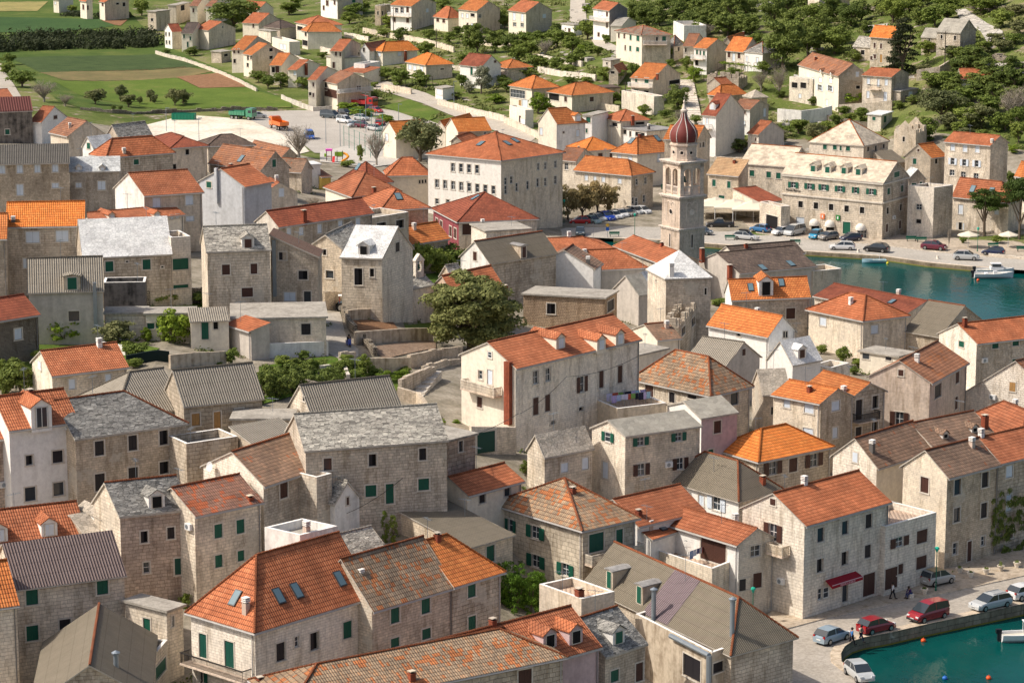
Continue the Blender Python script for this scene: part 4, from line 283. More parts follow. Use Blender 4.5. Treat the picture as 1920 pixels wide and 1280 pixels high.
TREES=[
[-102.0,664.1,3.8,4.6,3.8,"olive"],
[-97.5,675.6,3.1,3.0,3.9,"olive"],
[-93.8,663.4,3.1,4.1,3.2,"olive"],
[-92.2,671.7,2.9,1.6,2.0,"olive"],
[-90.3,677.4,2.8,2.3,2.9,"olive"],
[-88.6,672.9,2.8,1.8,2.4,"olive"],
[-83.2,669.0,2.8,4.0,4.2,"olive"],
[-81.3,671.7,2.8,3.6,3.5,"olive"],
[-134.4,724.6,4.6,4.6,3.3,"green"],
[-124.6,690.5,5.1,6.4,4.3,"green"],
[-139.3,753.8,4.2,4.1,3.0,"green"],
[-121.5,895.5,5.7,5.7,5.4,"green"],
[-97.7,548.9,9.7,3.5,1.2,"green"],
[-145.5,904.2,5.8,3.5,2.5,"green"],
[-113.5,657.8,5.2,7.1,4.6,"bare"],
[-107.3,651.3,4.8,4.2,2.9,"bare"],
[-112.3,875.4,5.0,6.8,4.8,"bare"],
[-86.4,846.3,5.2,13.7,9.7,"dark"],
[-85.0,525.2,10.3,3.1,2.0,"dark"],
[-91.8,787.3,3.4,5.0,2.4,"dark"],
[-101.3,798.2,3.1,2.4,1.2,"dark"],
[-69.0,480.0,13.5,3.6,1.9,"green"],
[-96.2,653.6,3.5,1.3,1.3,"scrub"],
[-94.6,655.0,3.4,1.3,1.3,"scrub"],
[-63.2,702.9,3.4,3.8,3.4,"green"],
[-60.1,705.3,3.5,4.2,3.5,"green"],
[-58.0,707.2,3.6,2.8,2.8,"green"],
[-54.0,702.7,3.4,4.1,3.0,"green"],
[-55.4,785.2,6.2,5.4,2.9,"green"],
[-41.6,794.5,7.1,2.3,1.8,"green"],
[-37.5,798.3,7.5,3.5,2.8,"green"],
[-23.3,749.8,7.7,4.4,3.2,"green"],
[-25.3,753.4,7.6,3.0,2.1,"green"],
[-32.5,707.1,5.0,4.5,3.4,"green"],
[-28.6,696.1,4.7,5.5,4.2,"green"],
[-23.4,694.4,4.8,4.8,3.3,"green"],
[-21.9,864.2,10.7,5.1,3.0,"green"],
[-25.3,878.5,10.8,3.9,2.6,"green"],
[-12.9,690.0,4.8,3.2,3.6,"green"],
[-1.3,680.4,4.9,3.7,3.2,"green"],
[-49.5,858.5,8.2,6.7,4.3,"green"],
[-72.0,883.1,6.9,7.8,4.2,"green"],
[-56.1,873.1,7.9,4.3,2.8,"green"],
[-72.4,915.0,7.3,4.9,3.2,"green"],
[-35.3,697.3,4.2,2.4,1.6,"green"],
[-9.5,742.5,8.4,6.7,7.8,"dark"],
[-4.7,742.9,8.7,5.8,5.6,"dark"],
[-0.5,737.9,8.9,4.7,5.2,"dark"],
[-31.9,789.3,7.8,4.6,3.4,"dark"],
[-16.3,785.4,8.9,4.2,2.8,"dark"],
[-4.7,807.0,10.3,7.1,5.4,"green"],
[-2.1,798.9,10.2,4.3,4.2,"green"],
[-7.7,681.6,4.4,5.4,6.2,"blos"],
[-10.8,683.6,4.4,2.7,2.7,"blos"],
[-4.2,665.5,4.0,4.9,2.2,"lime"],
[-39.7,655.9,2.7,5.5,2.3,"lime"],
[-36.0,647.5,2.7,5.4,2.3,"lime"],
[-30.4,637.2,2.7,4.7,1.9,"lime"],
[-48.0,673.0,2.6,4.0,2.0,"lime"],
[-42.1,669.1,2.7,4.0,1.7,"lime"],
[-34.5,675.5,3.3,3.6,2.5,"dark"],
[-38.1,676.1,3.1,3.3,2.0,"dark"],
[-44.3,562.0,4.7,7.5,6.2,"bare"],
[-28.0,558.3,3.6,5.2,6.9,"bare"],
[-49.0,554.8,5.5,3.6,3.1,"bare"],
[-46.9,558.2,5.1,3.0,3.1,"bare"],
[-19.5,571.7,2.5,9.6,8.7,"olive"],
[-31.7,563.7,3.7,1.6,3.3,"green"],
[-33.4,550.0,4.5,3.5,1.4,"green"],
[3.7,755.3,9.7,4.8,3.6,"green"],
[7.5,749.3,9.9,4.8,3.8,"green"],
[12.2,740.6,10.4,6.5,5.0,"green"],
[16.0,718.7,10.8,4.9,4.8,"green"],
[1.8,716.3,8.2,4.6,4.5,"green"],
[5.7,704.2,8.1,4.5,4.1,"green"],
[11.5,697.5,8.8,4.5,3.3,"green"],
[15.2,696.2,9.6,3.8,3.3,"green"],
[24.9,725.2,12.6,2.5,2.7,"green"],
[39.6,679.3,11.0,2.2,2.5,"green"],
[43.5,676.5,11.0,3.1,3.2,"green"],
[39.8,687.4,12.2,3.0,3.3,"green"],
[35.2,626.9,5.1,2.6,2.0,"green"],
[30.7,632.7,4.7,3.0,2.7,"green"],
[23.8,650.0,5.2,4.2,3.4,"green"],
[26.4,651.6,5.3,2.9,2.8,"green"],
[22.9,674.5,8.6,4.3,3.0,"green"],
[25.9,671.6,8.2,4.6,3.2,"green"],
[30.1,676.7,9.7,3.3,3.0,"green"],
[19.0,603.2,3.5,2.2,2.0,"green"],
[24.0,593.3,3.1,1.9,1.6,"green"],
[41.7,614.0,5.2,2.3,2.3,"green"],
[53.8,660.0,11.1,3.6,2.1,"green"],
[20.0,717.1,11.7,3.2,2.5,"green"],
[20.9,711.3,11.7,2.8,2.1,"green"],
[45.0,584.1,3.1,2.6,1.6,"green"],
[14.0,677.2,7.6,3.0,1.7,"green"],
[18.5,674.5,8.1,3.0,1.5,"green"],
[8.8,721.9,9.4,5.0,4.5,"bare"],
[13.9,746.0,10.8,4.0,3.0,"bare"],
[51.1,715.9,14.9,5.2,3.9,"bare"],
[59.1,643.6,9.2,4.7,4.8,"bare"],
[38.1,617.2,5.1,3.3,2.8,"bare"],
[6.2,640.9,4.3,4.7,4.8,"lime"],
[18.1,705.6,10.9,3.3,3.2,"lime"],
[44.4,663.1,9.2,3.3,3.7,"lime"],
[9.0,642.1,4.7,2.8,1.6,"lime"],
[48.3,674.4,11.4,2.0,1.4,"lime"],
[22.3,815.6,13.3,2.4,2.4,"lime"],
[20.6,744.9,12.0,6.2,5.2,"green"],
[33.5,762.1,14.6,6.0,5.7,"dark"],
[37.2,754.4,15.0,6.6,6.0,"dark"],
[40.5,750.0,15.4,5.5,4.9,"dark"],
[48.0,768.3,17.1,6.0,4.6,"dark"],
[52.1,761.6,17.3,6.7,5.3,"dark"],
[53.9,734.5,16.2,7.5,6.6,"dark"],
[60.0,744.4,17.3,6.9,5.9,"dark"],
[64.2,746.8,17.8,5.8,5.6,"dark"],
[50.0,738.5,16.0,6.5,5.2,"dark"],
[56.9,717.9,15.6,7.4,4.7,"dark"],
[61.4,716.9,16.1,5.6,4.7,"dark"],
[58.7,770.7,18.4,6.4,4.2,"dark"],
[51.2,783.0,18.1,6.1,3.5,"dark"],
[38.7,634.9,5.7,5.9,5.7,"dark"],
[48.9,582.6,3.1,4.6,2.8,"dark"],
[12.6,777.3,11.2,3.4,2.3,"dark"],
[54.9,775.3,18.2,5.7,3.9,"green"],
[64.0,727.1,16.9,4.3,3.3,"green"],
[65.6,659.1,13.5,10.3,10.2,"dark"],
[69.2,721.7,17.2,6.0,7.6,"dark"],
[74.0,710.6,17.5,7.3,5.7,"dark"],
[82.3,710.4,18.6,7.3,7.1,"dark"],
[87.4,703.8,19.1,6.9,6.0,"dark"],
[91.2,712.6,20.1,6.6,5.0,"dark"],
[104.8,621.1,17.4,7.9,4.3,"dark"],
[104.8,605.9,13.5,6.8,4.3,"dark"],
[109.1,604.8,15.3,6.2,3.9,"dark"],
[111.3,601.2,14.9,5.9,3.9,"dark"],
[101.5,613.0,13.8,5.1,3.1,"dark"],
[82.4,656.7,15.1,4.2,2.8,"dark"],
[100.0,644.1,19.8,2.5,2.1,"dark"],
[63.1,639.2,8.5,2.5,1.6,"dark"],
[89.4,606.0,10.7,3.0,2.1,"dark"],
[70.4,630.3,7.7,2.8,1.9,"dark"],
[101.5,680.5,21.7,5.3,4.1,"dark"],
[79.1,719.3,18.3,7.4,5.8,"green"],
[78.9,665.9,16.0,7.8,6.0,"green"],
[75.1,669.9,16.3,5.6,4.4,"green"],
[96.9,694.4,21.0,7.8,6.6,"green"],
[101.8,699.2,22.6,5.5,4.2,"green"],
[104.0,671.0,22.1,6.9,5.4,"green"],
[107.3,673.5,23.3,5.6,4.4,"green"],
[115.4,671.3,25.2,8.5,4.3,"green"],
[116.9,650.5,23.9,6.7,4.2,"green"],
[107.0,639.0,20.9,4.7,3.5,"green"],
[97.7,639.4,18.7,4.1,2.9,"green"],
[95.2,615.7,13.5,5.8,3.4,"green"],
[98.7,614.6,13.6,5.7,3.7,"green"],
[99.7,601.5,10.6,6.2,4.2,"green"],
[103.4,588.6,10.7,6.1,4.1,"green"],
[97.5,579.0,9.0,6.0,4.4,"green"],
[103.1,574.8,8.7,4.5,3.8,"green"],
[72.0,603.2,5.9,3.0,2.9,"green"],
[75.3,604.5,6.7,2.7,2.4,"green"],
[78.0,604.9,7.2,3.3,2.7,"green"],
[63.4,598.5,5.0,4.7,3.3,"green"],
[69.0,598.7,5.0,3.2,2.9,"green"],
[87.5,572.1,6.8,5.1,4.6,"green"],
[106.2,566.7,7.2,3.6,4.6,"green"],
[89.8,674.4,18.0,2.0,1.4,"green"],
[115.8,681.7,25.9,6.7,2.7,"green"],
[111.5,687.9,25.4,6.7,2.7,"green"],
[78.2,619.1,9.1,7.0,3.7,"lime"],
[100.6,721.8,22.6,6.3,3.2,"lime"],
[104.0,560.3,5.9,2.5,1.7,"lime"],
[93.3,588.8,9.2,9.0,6.8,"olive"],
[100.1,577.1,8.9,6.5,4.7,"olive"],
[112.8,627.6,20.4,4.9,2.8,"olive"],
[66.2,591.4,4.2,4.7,4.2,"olive"],
[118.9,639.4,23.1,4.7,3.2,"olive"],
[57.5,588.6,4.0,5.5,3.3,"olive"],
[94.6,624.2,15.4,3.7,2.5,"olive"],
[121.4,659.2,25.9,5.8,2.6,"olive"],
[63.0,639.2,8.5,5.7,6.7,"bare"],
[107.9,580.6,10.2,7.4,7.0,"bare"],
[107.2,585.8,10.9,4.3,3.8,"bare"],
[90.6,578.2,8.1,3.7,2.9,"bare"],
[90.3,629.1,14.6,7.7,11.3,"conifer"],
[72.5,666.1,15.5,7.2,6.7,"dark"],
[77.3,687.1,17.4,6.7,6.2,"dark"],
[82.2,676.7,17.4,5.3,4.7,"dark"],
[96.4,712.2,21.3,6.3,5.3,"dark"],
[102.3,618.5,16.1,5.5,4.0,"dark"],
[107.5,613.8,16.6,5.4,3.7,"dark"],
[111.2,609.2,17.0,5.4,3.7,"dark"],
[99.0,610.6,12.1,5.1,3.4,"dark"],
[103.3,604.2,12.5,5.6,3.6,"dark"],
[106.2,597.0,12.5,5.6,3.6,"dark"],
[109.5,592.4,12.4,5.0,3.6,"dark"],
[89.1,689.8,18.9,3.7,3.1,"dark"],
[74.8,739.8,18.6,6.5,5.5,"dark"],
[80.2,746.6,19.5,6.2,4.5,"dark"],
[99.1,653.3,19.7,3.8,2.9,"green"],
[103.2,626.9,18.5,4.6,2.8,"green"],
[109.0,628.9,19.9,4.6,2.8,"green"],
[96.4,590.2,9.8,4.9,3.6,"green"],
[98.8,586.9,9.9,4.9,3.2,"green"],
[104.8,574.9,8.8,4.8,3.8,"green"],
[108.2,578.4,9.8,4.3,3.8,"green"],
[98.7,568.7,7.3,4.2,2.3,"green"],
[95.1,574.2,8.0,3.7,2.9,"green"],
[83.5,615.4,10.3,3.3,2.2,"green"],
[86.4,605.6,9.7,2.7,1.8,"green"],
[75.3,612.2,7.7,3.6,2.1,"green"],
[60.3,596.4,4.9,3.5,2.4,"green"],
[78.6,609.4,8.0,2.7,1.5,"green"],
[102.1,716.4,23.1,7.0,3.9,"green"],
[105.1,705.8,23.9,6.2,3.9,"green"],
[109.0,693.3,25.0,5.4,3.1,"green"],
[119.6,676.9,26.3,5.3,3.4,"green"],
[116.6,631.6,21.8,4.6,2.5,"green"],
[101.7,629.2,18.9,4.6,2.5,"olive"],
[112.6,635.2,21.4,5.0,2.5,"olive"],
[106.9,626.9,19.1,4.9,2.5,"olive"],
[93.3,579.2,8.5,5.1,3.2,"olive"],
[95.4,569.0,7.3,4.2,2.9,"olive"],
[66.4,616.2,6.6,2.4,1.9,"olive"],
[45.8,749.0,16.0,6.2,5.6,"dark"],
[47.7,733.7,15.6,5.7,4.8,"dark"],
[51.0,724.3,15.4,5.7,4.7,"dark"],
[54.9,724.1,15.7,6.0,5.1,"dark"],
[59.8,723.2,16.2,6.0,5.1,"dark"],
[63.0,715.3,16.2,5.2,4.3,"dark"],
[59.0,754.5,17.7,6.3,4.9,"dark"],
[55.2,763.3,17.7,6.0,4.6,"dark"],
[46.7,784.0,17.5,5.4,3.5,"dark"],
[41.5,772.2,16.2,5.7,4.2,"dark"],
[36.6,779.9,15.6,5.7,4.3,"dark"],
[2.2,737.3,9.1,5.1,3.7,"green"],
[5.0,726.8,9.1,5.0,4.0,"green"],
[9.0,737.2,9.8,4.7,3.3,"green"],
[15.3,743.6,11.0,4.7,3.4,"green"],
[17.2,702.4,10.5,4.1,3.2,"green"],
[7.6,703.3,8.3,4.5,3.2,"green"],
[14.2,687.5,8.7,3.7,2.4,"green"],
[4.1,695.2,7.2,4.1,2.4,"green"],
[22.1,704.7,11.7,3.1,2.5,"green"],
[22.7,679.8,9.5,3.0,2.0,"green"],
[24.8,663.3,6.7,3.3,2.0,"green"],
[33.3,672.2,9.0,3.0,2.4,"green"],
[62.4,696.7,15.5,3.4,2.8,"green"],
[60.5,655.9,12.0,3.2,3.0,"green"],
[49.5,673.5,11.5,2.0,2.0,"green"],
[28.6,645.3,4.9,2.9,1.9,"green"],
[41.0,602.8,4.3,2.7,2.1,"green"],
[34.7,641.4,5.4,2.2,1.6,"green"],
[-66.5,713.1,3.8,4.2,3.2,"green"],
[-53.1,892.4,8.5,6.1,4.5,"green"],
[-47.6,870.5,8.7,5.5,3.9,"green"],
[-50.2,842.5,7.7,5.3,3.8,"green"],
[-37.0,823.0,8.3,4.8,3.7,"green"],
[-31.8,846.2,9.5,4.5,3.4,"green"],
[-23.8,783.5,8.4,4.2,3.1,"green"],
[-17.7,769.8,8.5,4.5,3.1,"green"],
[-12.2,780.1,9.1,5.3,3.9,"green"],
[-12.8,724.4,7.5,3.9,2.9,"green"],
[-9.0,706.8,6.6,3.5,2.5,"green"],
[-16.7,708.9,6.4,3.1,2.1,"green"],
[-59.7,898.8,8.0,4.8,3.1,"green"],
[-60.7,827.8,6.6,4.0,2.5,"green"],
[-52.6,755.7,5.8,3.3,1.9,"green"],
[-0.7,703.1,7.0,3.5,2.8,"green"],
[-2.4,690.1,5.7,3.4,2.4,"green"],
[-7.5,692.5,5.4,4.1,3.1,"green"],
[-14.0,676.2,3.9,3.7,1.7,"green"],
[-23.5,703.8,5.5,3.8,2.5,"green"],
[85.5,486.1,0.9,6.8,7.6,"pine"],
[91.2,482.6,0.9,6.0,9.8,"pine"],
[98.3,531.9,3.6,2.0,2.5,"green"],
[80.5,479.3,0.8,1.4,1.2,"green"],
[86.7,479.3,0.8,2.4,1.5,"green"],
[77.2,474.1,0.7,0.9,3.6,"bare"],
[45.0,382.8,2.7,3.3,1.8,"green"],
[5.0,502.0,1.1,5.0,6.4,"tama"],
[7.7,501.1,1.0,5.2,6.1,"tama"],
[10.5,504.3,1.0,5.2,5.9,"tama"],
[13.3,506.9,0.9,5.0,5.9,"tama"],
[16.2,510.2,0.9,4.8,5.7,"tama"],
[18.3,512.1,0.9,4.3,5.2,"tama"],
[0.8,510.7,1.5,4.3,4.4,"tama"],
[2.8,506.3,1.3,3.8,4.9,"tama"],
[18.5,388.4,5.3,4.8,3.0,"lime"],
[15.9,386.3,5.9,1.9,2.4,"lime"],
[20.8,391.8,4.8,2.1,1.8,"lime"],
[31.7,408.8,3.0,2.6,1.2,"green"],
[-13.1,395.7,10.2,3.4,4.8,"green"],
[-8.8,403.7,8.8,5.2,4.3,"green"],
[-10.7,398.9,9.5,4.0,3.9,"green"],
[-14.1,420.8,8.7,3.1,2.6,"green"],
[-13.7,421.8,8.6,2.5,2.4,"blos"],
[-16.1,444.2,7.3,2.6,3.1,"bare"],
[-34.7,470.1,8.7,3.5,1.8,"bare"],
[-5.0,330.9,11.9,13.3,10.8,"big"],
[-27.8,320.5,15.8,1.8,1.6,"lime"],
[-26.9,324.3,15.6,0.8,1.2,"lime"],
[-25.5,320.9,15.5,1.4,0.7,"lime"],
[-23.5,372.4,13.2,1.5,2.1,"lime"],
[-23.4,323.8,15.2,1.9,2.1,"palm"],
[-41.5,460.0,10.6,2.5,0.8,"green"],
[-64.1,410.3,16.6,3.9,2.9,"green"],
[-61.8,413.9,16.3,4.3,3.1,"green"],
[-80.2,432.8,16.3,2.1,1.5,"green"],
[-75.6,431.3,16.1,2.8,2.2,"green"],
[-46.3,424.7,14.1,2.5,2.4,"green"],
[-45.8,446.2,12.2,4.0,1.4,"green"],
[-42.0,425.4,13.6,2.7,1.5,"green"],
[-56.3,322.3,17.5,2.4,3.1,"green"],
[-55.6,314.1,17.5,1.9,1.9,"green"],
[-44.3,319.0,17.4,1.4,1.2,"green"],
[-43.4,333.8,17.6,2.7,2.0,"green"],
[-42.1,334.7,17.5,1.8,1.5,"green"],
[-38.6,336.3,17.1,4.0,1.9,"green"],
[-36.4,338.8,16.8,1.5,0.7,"green"],
[-52.3,311.0,17.3,4.0,2.7,"lime"],
[-39.5,311.2,17.5,3.6,3.7,"lime"],
[-42.9,311.9,17.4,1.4,1.8,"lime"],
[-45.9,309.2,17.4,4.0,3.0,"olive"],
[-53.4,300.7,17.1,2.3,1.9,"green"],
[-42.3,297.1,17.6,1.8,1.2,"green"],
[-53.7,289.7,16.2,4.2,3.6,"dark"],
[-53.2,293.2,16.5,2.4,2.0,"dark"],
[-55.0,289.4,16.2,2.5,3.1,"dark"],
[-55.6,289.8,16.2,1.8,1.9,"green"],
[-42.3,301.8,17.8,2.6,1.8,"green"],
[-40.5,301.6,18.0,1.1,0.8,"green"],
[-43.9,303.9,17.6,1.7,1.6,"green"],
[-32.0,304.2,16.4,1.8,2.0,"green"],
[-33.4,302.9,16.7,0.9,0.5,"green"],
[-56.6,296.1,16.9,1.8,1.8,"green"],
[-47.7,287.8,16.2,1.6,0.7,"lime"],
[-52.2,290.6,16.3,1.3,0.7,"lime"],
[-27.1,289.6,15.7,2.3,2.8,"dark"],
[-25.6,291.0,15.5,2.5,3.0,"dark"],
[-24.1,293.7,15.3,2.5,2.6,"dark"],
[-18.5,307.1,14.8,1.9,1.6,"dark"],
[-22.4,296.6,15.2,2.4,2.0,"dark"],
[-20.8,299.4,15.0,2.3,1.7,"dark"],
[-27.0,286.7,15.8,1.3,0.9,"dark"],
[-23.0,303.9,15.3,2.1,2.0,"green"],
[-19.6,305.2,14.9,2.3,2.0,"green"],
[-17.2,306.8,14.5,1.7,2.5,"green"],
[-21.1,302.5,15.1,1.8,1.4,"green"],
[-20.1,300.4,14.9,1.8,1.4,"green"],
[-24.2,303.7,15.4,1.7,1.2,"green"],
[-17.8,304.8,14.6,2.1,1.4,"green"],
[-25.4,301.8,15.5,1.4,0.9,"green"],
[-13.0,307.9,13.7,2.2,1.3,"lime"],
[-14.7,306.3,14.0,1.9,1.3,"lime"],
[-21.3,284.9,15.1,1.4,0.9,"lime"],
[-1.6,298.8,11.2,2.0,0.8,"lime"],
[-7.7,292.1,12.2,0.9,0.8,"lime"],
[-6.2,294.5,11.9,0.9,0.5,"lime"],
[-11.5,309.6,13.5,0.9,0.6,"lime"],
[-19.5,298.8,14.8,1.8,1.2,"green"],
[-19.3,310.9,15.0,1.7,1.4,"green"],
[-24.3,310.5,15.5,1.6,1.3,"green"],
[-16.2,303.6,14.2,1.7,1.1,"green"],
[-25.4,282.1,15.7,1.1,0.7,"green"],
[-26.1,279.0,15.8,1.0,0.7,"green"],
[-27.1,296.9,15.7,2.7,2.3,"dark"],
[-25.1,299.3,15.5,2.7,2.1,"dark"],
[-23.0,301.0,15.2,2.4,1.9,"dark"],
[-20.6,302.0,15.0,2.3,1.7,"dark"],
[-24.9,305.7,15.5,2.1,1.4,"dark"],
[-26.4,306.1,15.7,2.1,1.4,"green"],
[-22.1,306.6,15.2,2.1,1.4,"green"],
[-18.6,303.5,14.7,2.1,1.4,"green"],
[-16.1,307.4,14.3,1.7,1.3,"green"],
[-12.5,311.5,13.7,1.6,1.0,"green"],
[-11.8,402.1,9.6,3.6,3.5,"green"],
[-14.0,408.4,9.7,2.4,3.1,"green"],
[-7.3,407.7,8.3,3.2,3.1,"green"],
[-14.3,397.7,10.3,2.2,3.0,"green"],
[-50.8,317.0,17.4,1.7,1.3,"green"],
[-42.7,323.3,17.4,1.0,1.2,"green"],
[-45.7,313.9,17.4,1.3,0.8,"green"],
[-40.7,312.4,17.5,1.4,1.0,"green"],
[-39.6,321.5,17.3,1.0,1.0,"green"],
[-35.4,315.9,16.8,0.9,0.8,"green"],
[-52.1,332.6,17.9,1.0,1.0,"green"],
[-56.5,314.8,17.5,2.5,1.6,"dark"],
[-51.3,312.6,17.3,3.1,1.4,"dark"],
[-50.0,316.4,17.3,1.7,1.1,"dark"],
[-12.1,250.0,10.9,0.8,2.6,"cypress"],
[-11.3,250.1,10.9,0.8,2.5,"cypress"],
[-9.3,256.8,11.2,1.7,1.0,"lime"],
[-0.6,246.6,5.8,1.9,3.7,"hedge"],
[0.5,245.9,5.4,1.9,3.9,"hedge"],
[1.8,246.1,5.0,1.9,3.5,"hedge"],
[2.7,248.7,5.0,1.4,2.9,"hedge"],
[0.4,235.3,4.2,0.8,0.7,"green"],
[1.4,235.5,4.0,0.8,0.7,"green"],
[-8.6,227.2,4.4,0.7,0.5,"green"],
[-30.3,243.1,8.6,1.1,2.3,"green"],
[-34.4,242.3,8.4,1.1,0.8,"green"],
[-41.5,228.3,5.8,1.2,1.8,"green"],
[-41.8,226.2,5.6,1.4,1.4,"green"],
[-29.9,239.1,7.7,1.0,1.4,"green"],
[-38.3,236.8,7.4,1.0,0.5,"green"],
[1.4,280.6,9.4,1.3,1.7,"dark"],
[45.5,366.2,2.9,2.0,2.6,"green"],
[47.7,365.4,2.7,2.4,1.5,"green"],
[43.4,373.5,3.0,1.7,1.4,"green"],
[48.1,376.3,2.5,1.1,2.3,"green"],
[62.1,360.6,1.7,1.6,1.3,"green"],
[63.2,359.6,1.6,1.6,1.1,"green"],
[46.4,360.8,2.9,1.6,1.1,"green"],
[52.0,279.3,1.1,2.4,6.1,"ivy"],
[54.1,280.5,1.1,2.7,5.5,"ivy"],
[40.0,273.7,1.4,1.4,1.9,"ivy"],
[41.4,275.4,1.5,1.1,1.7,"ivy"],
]
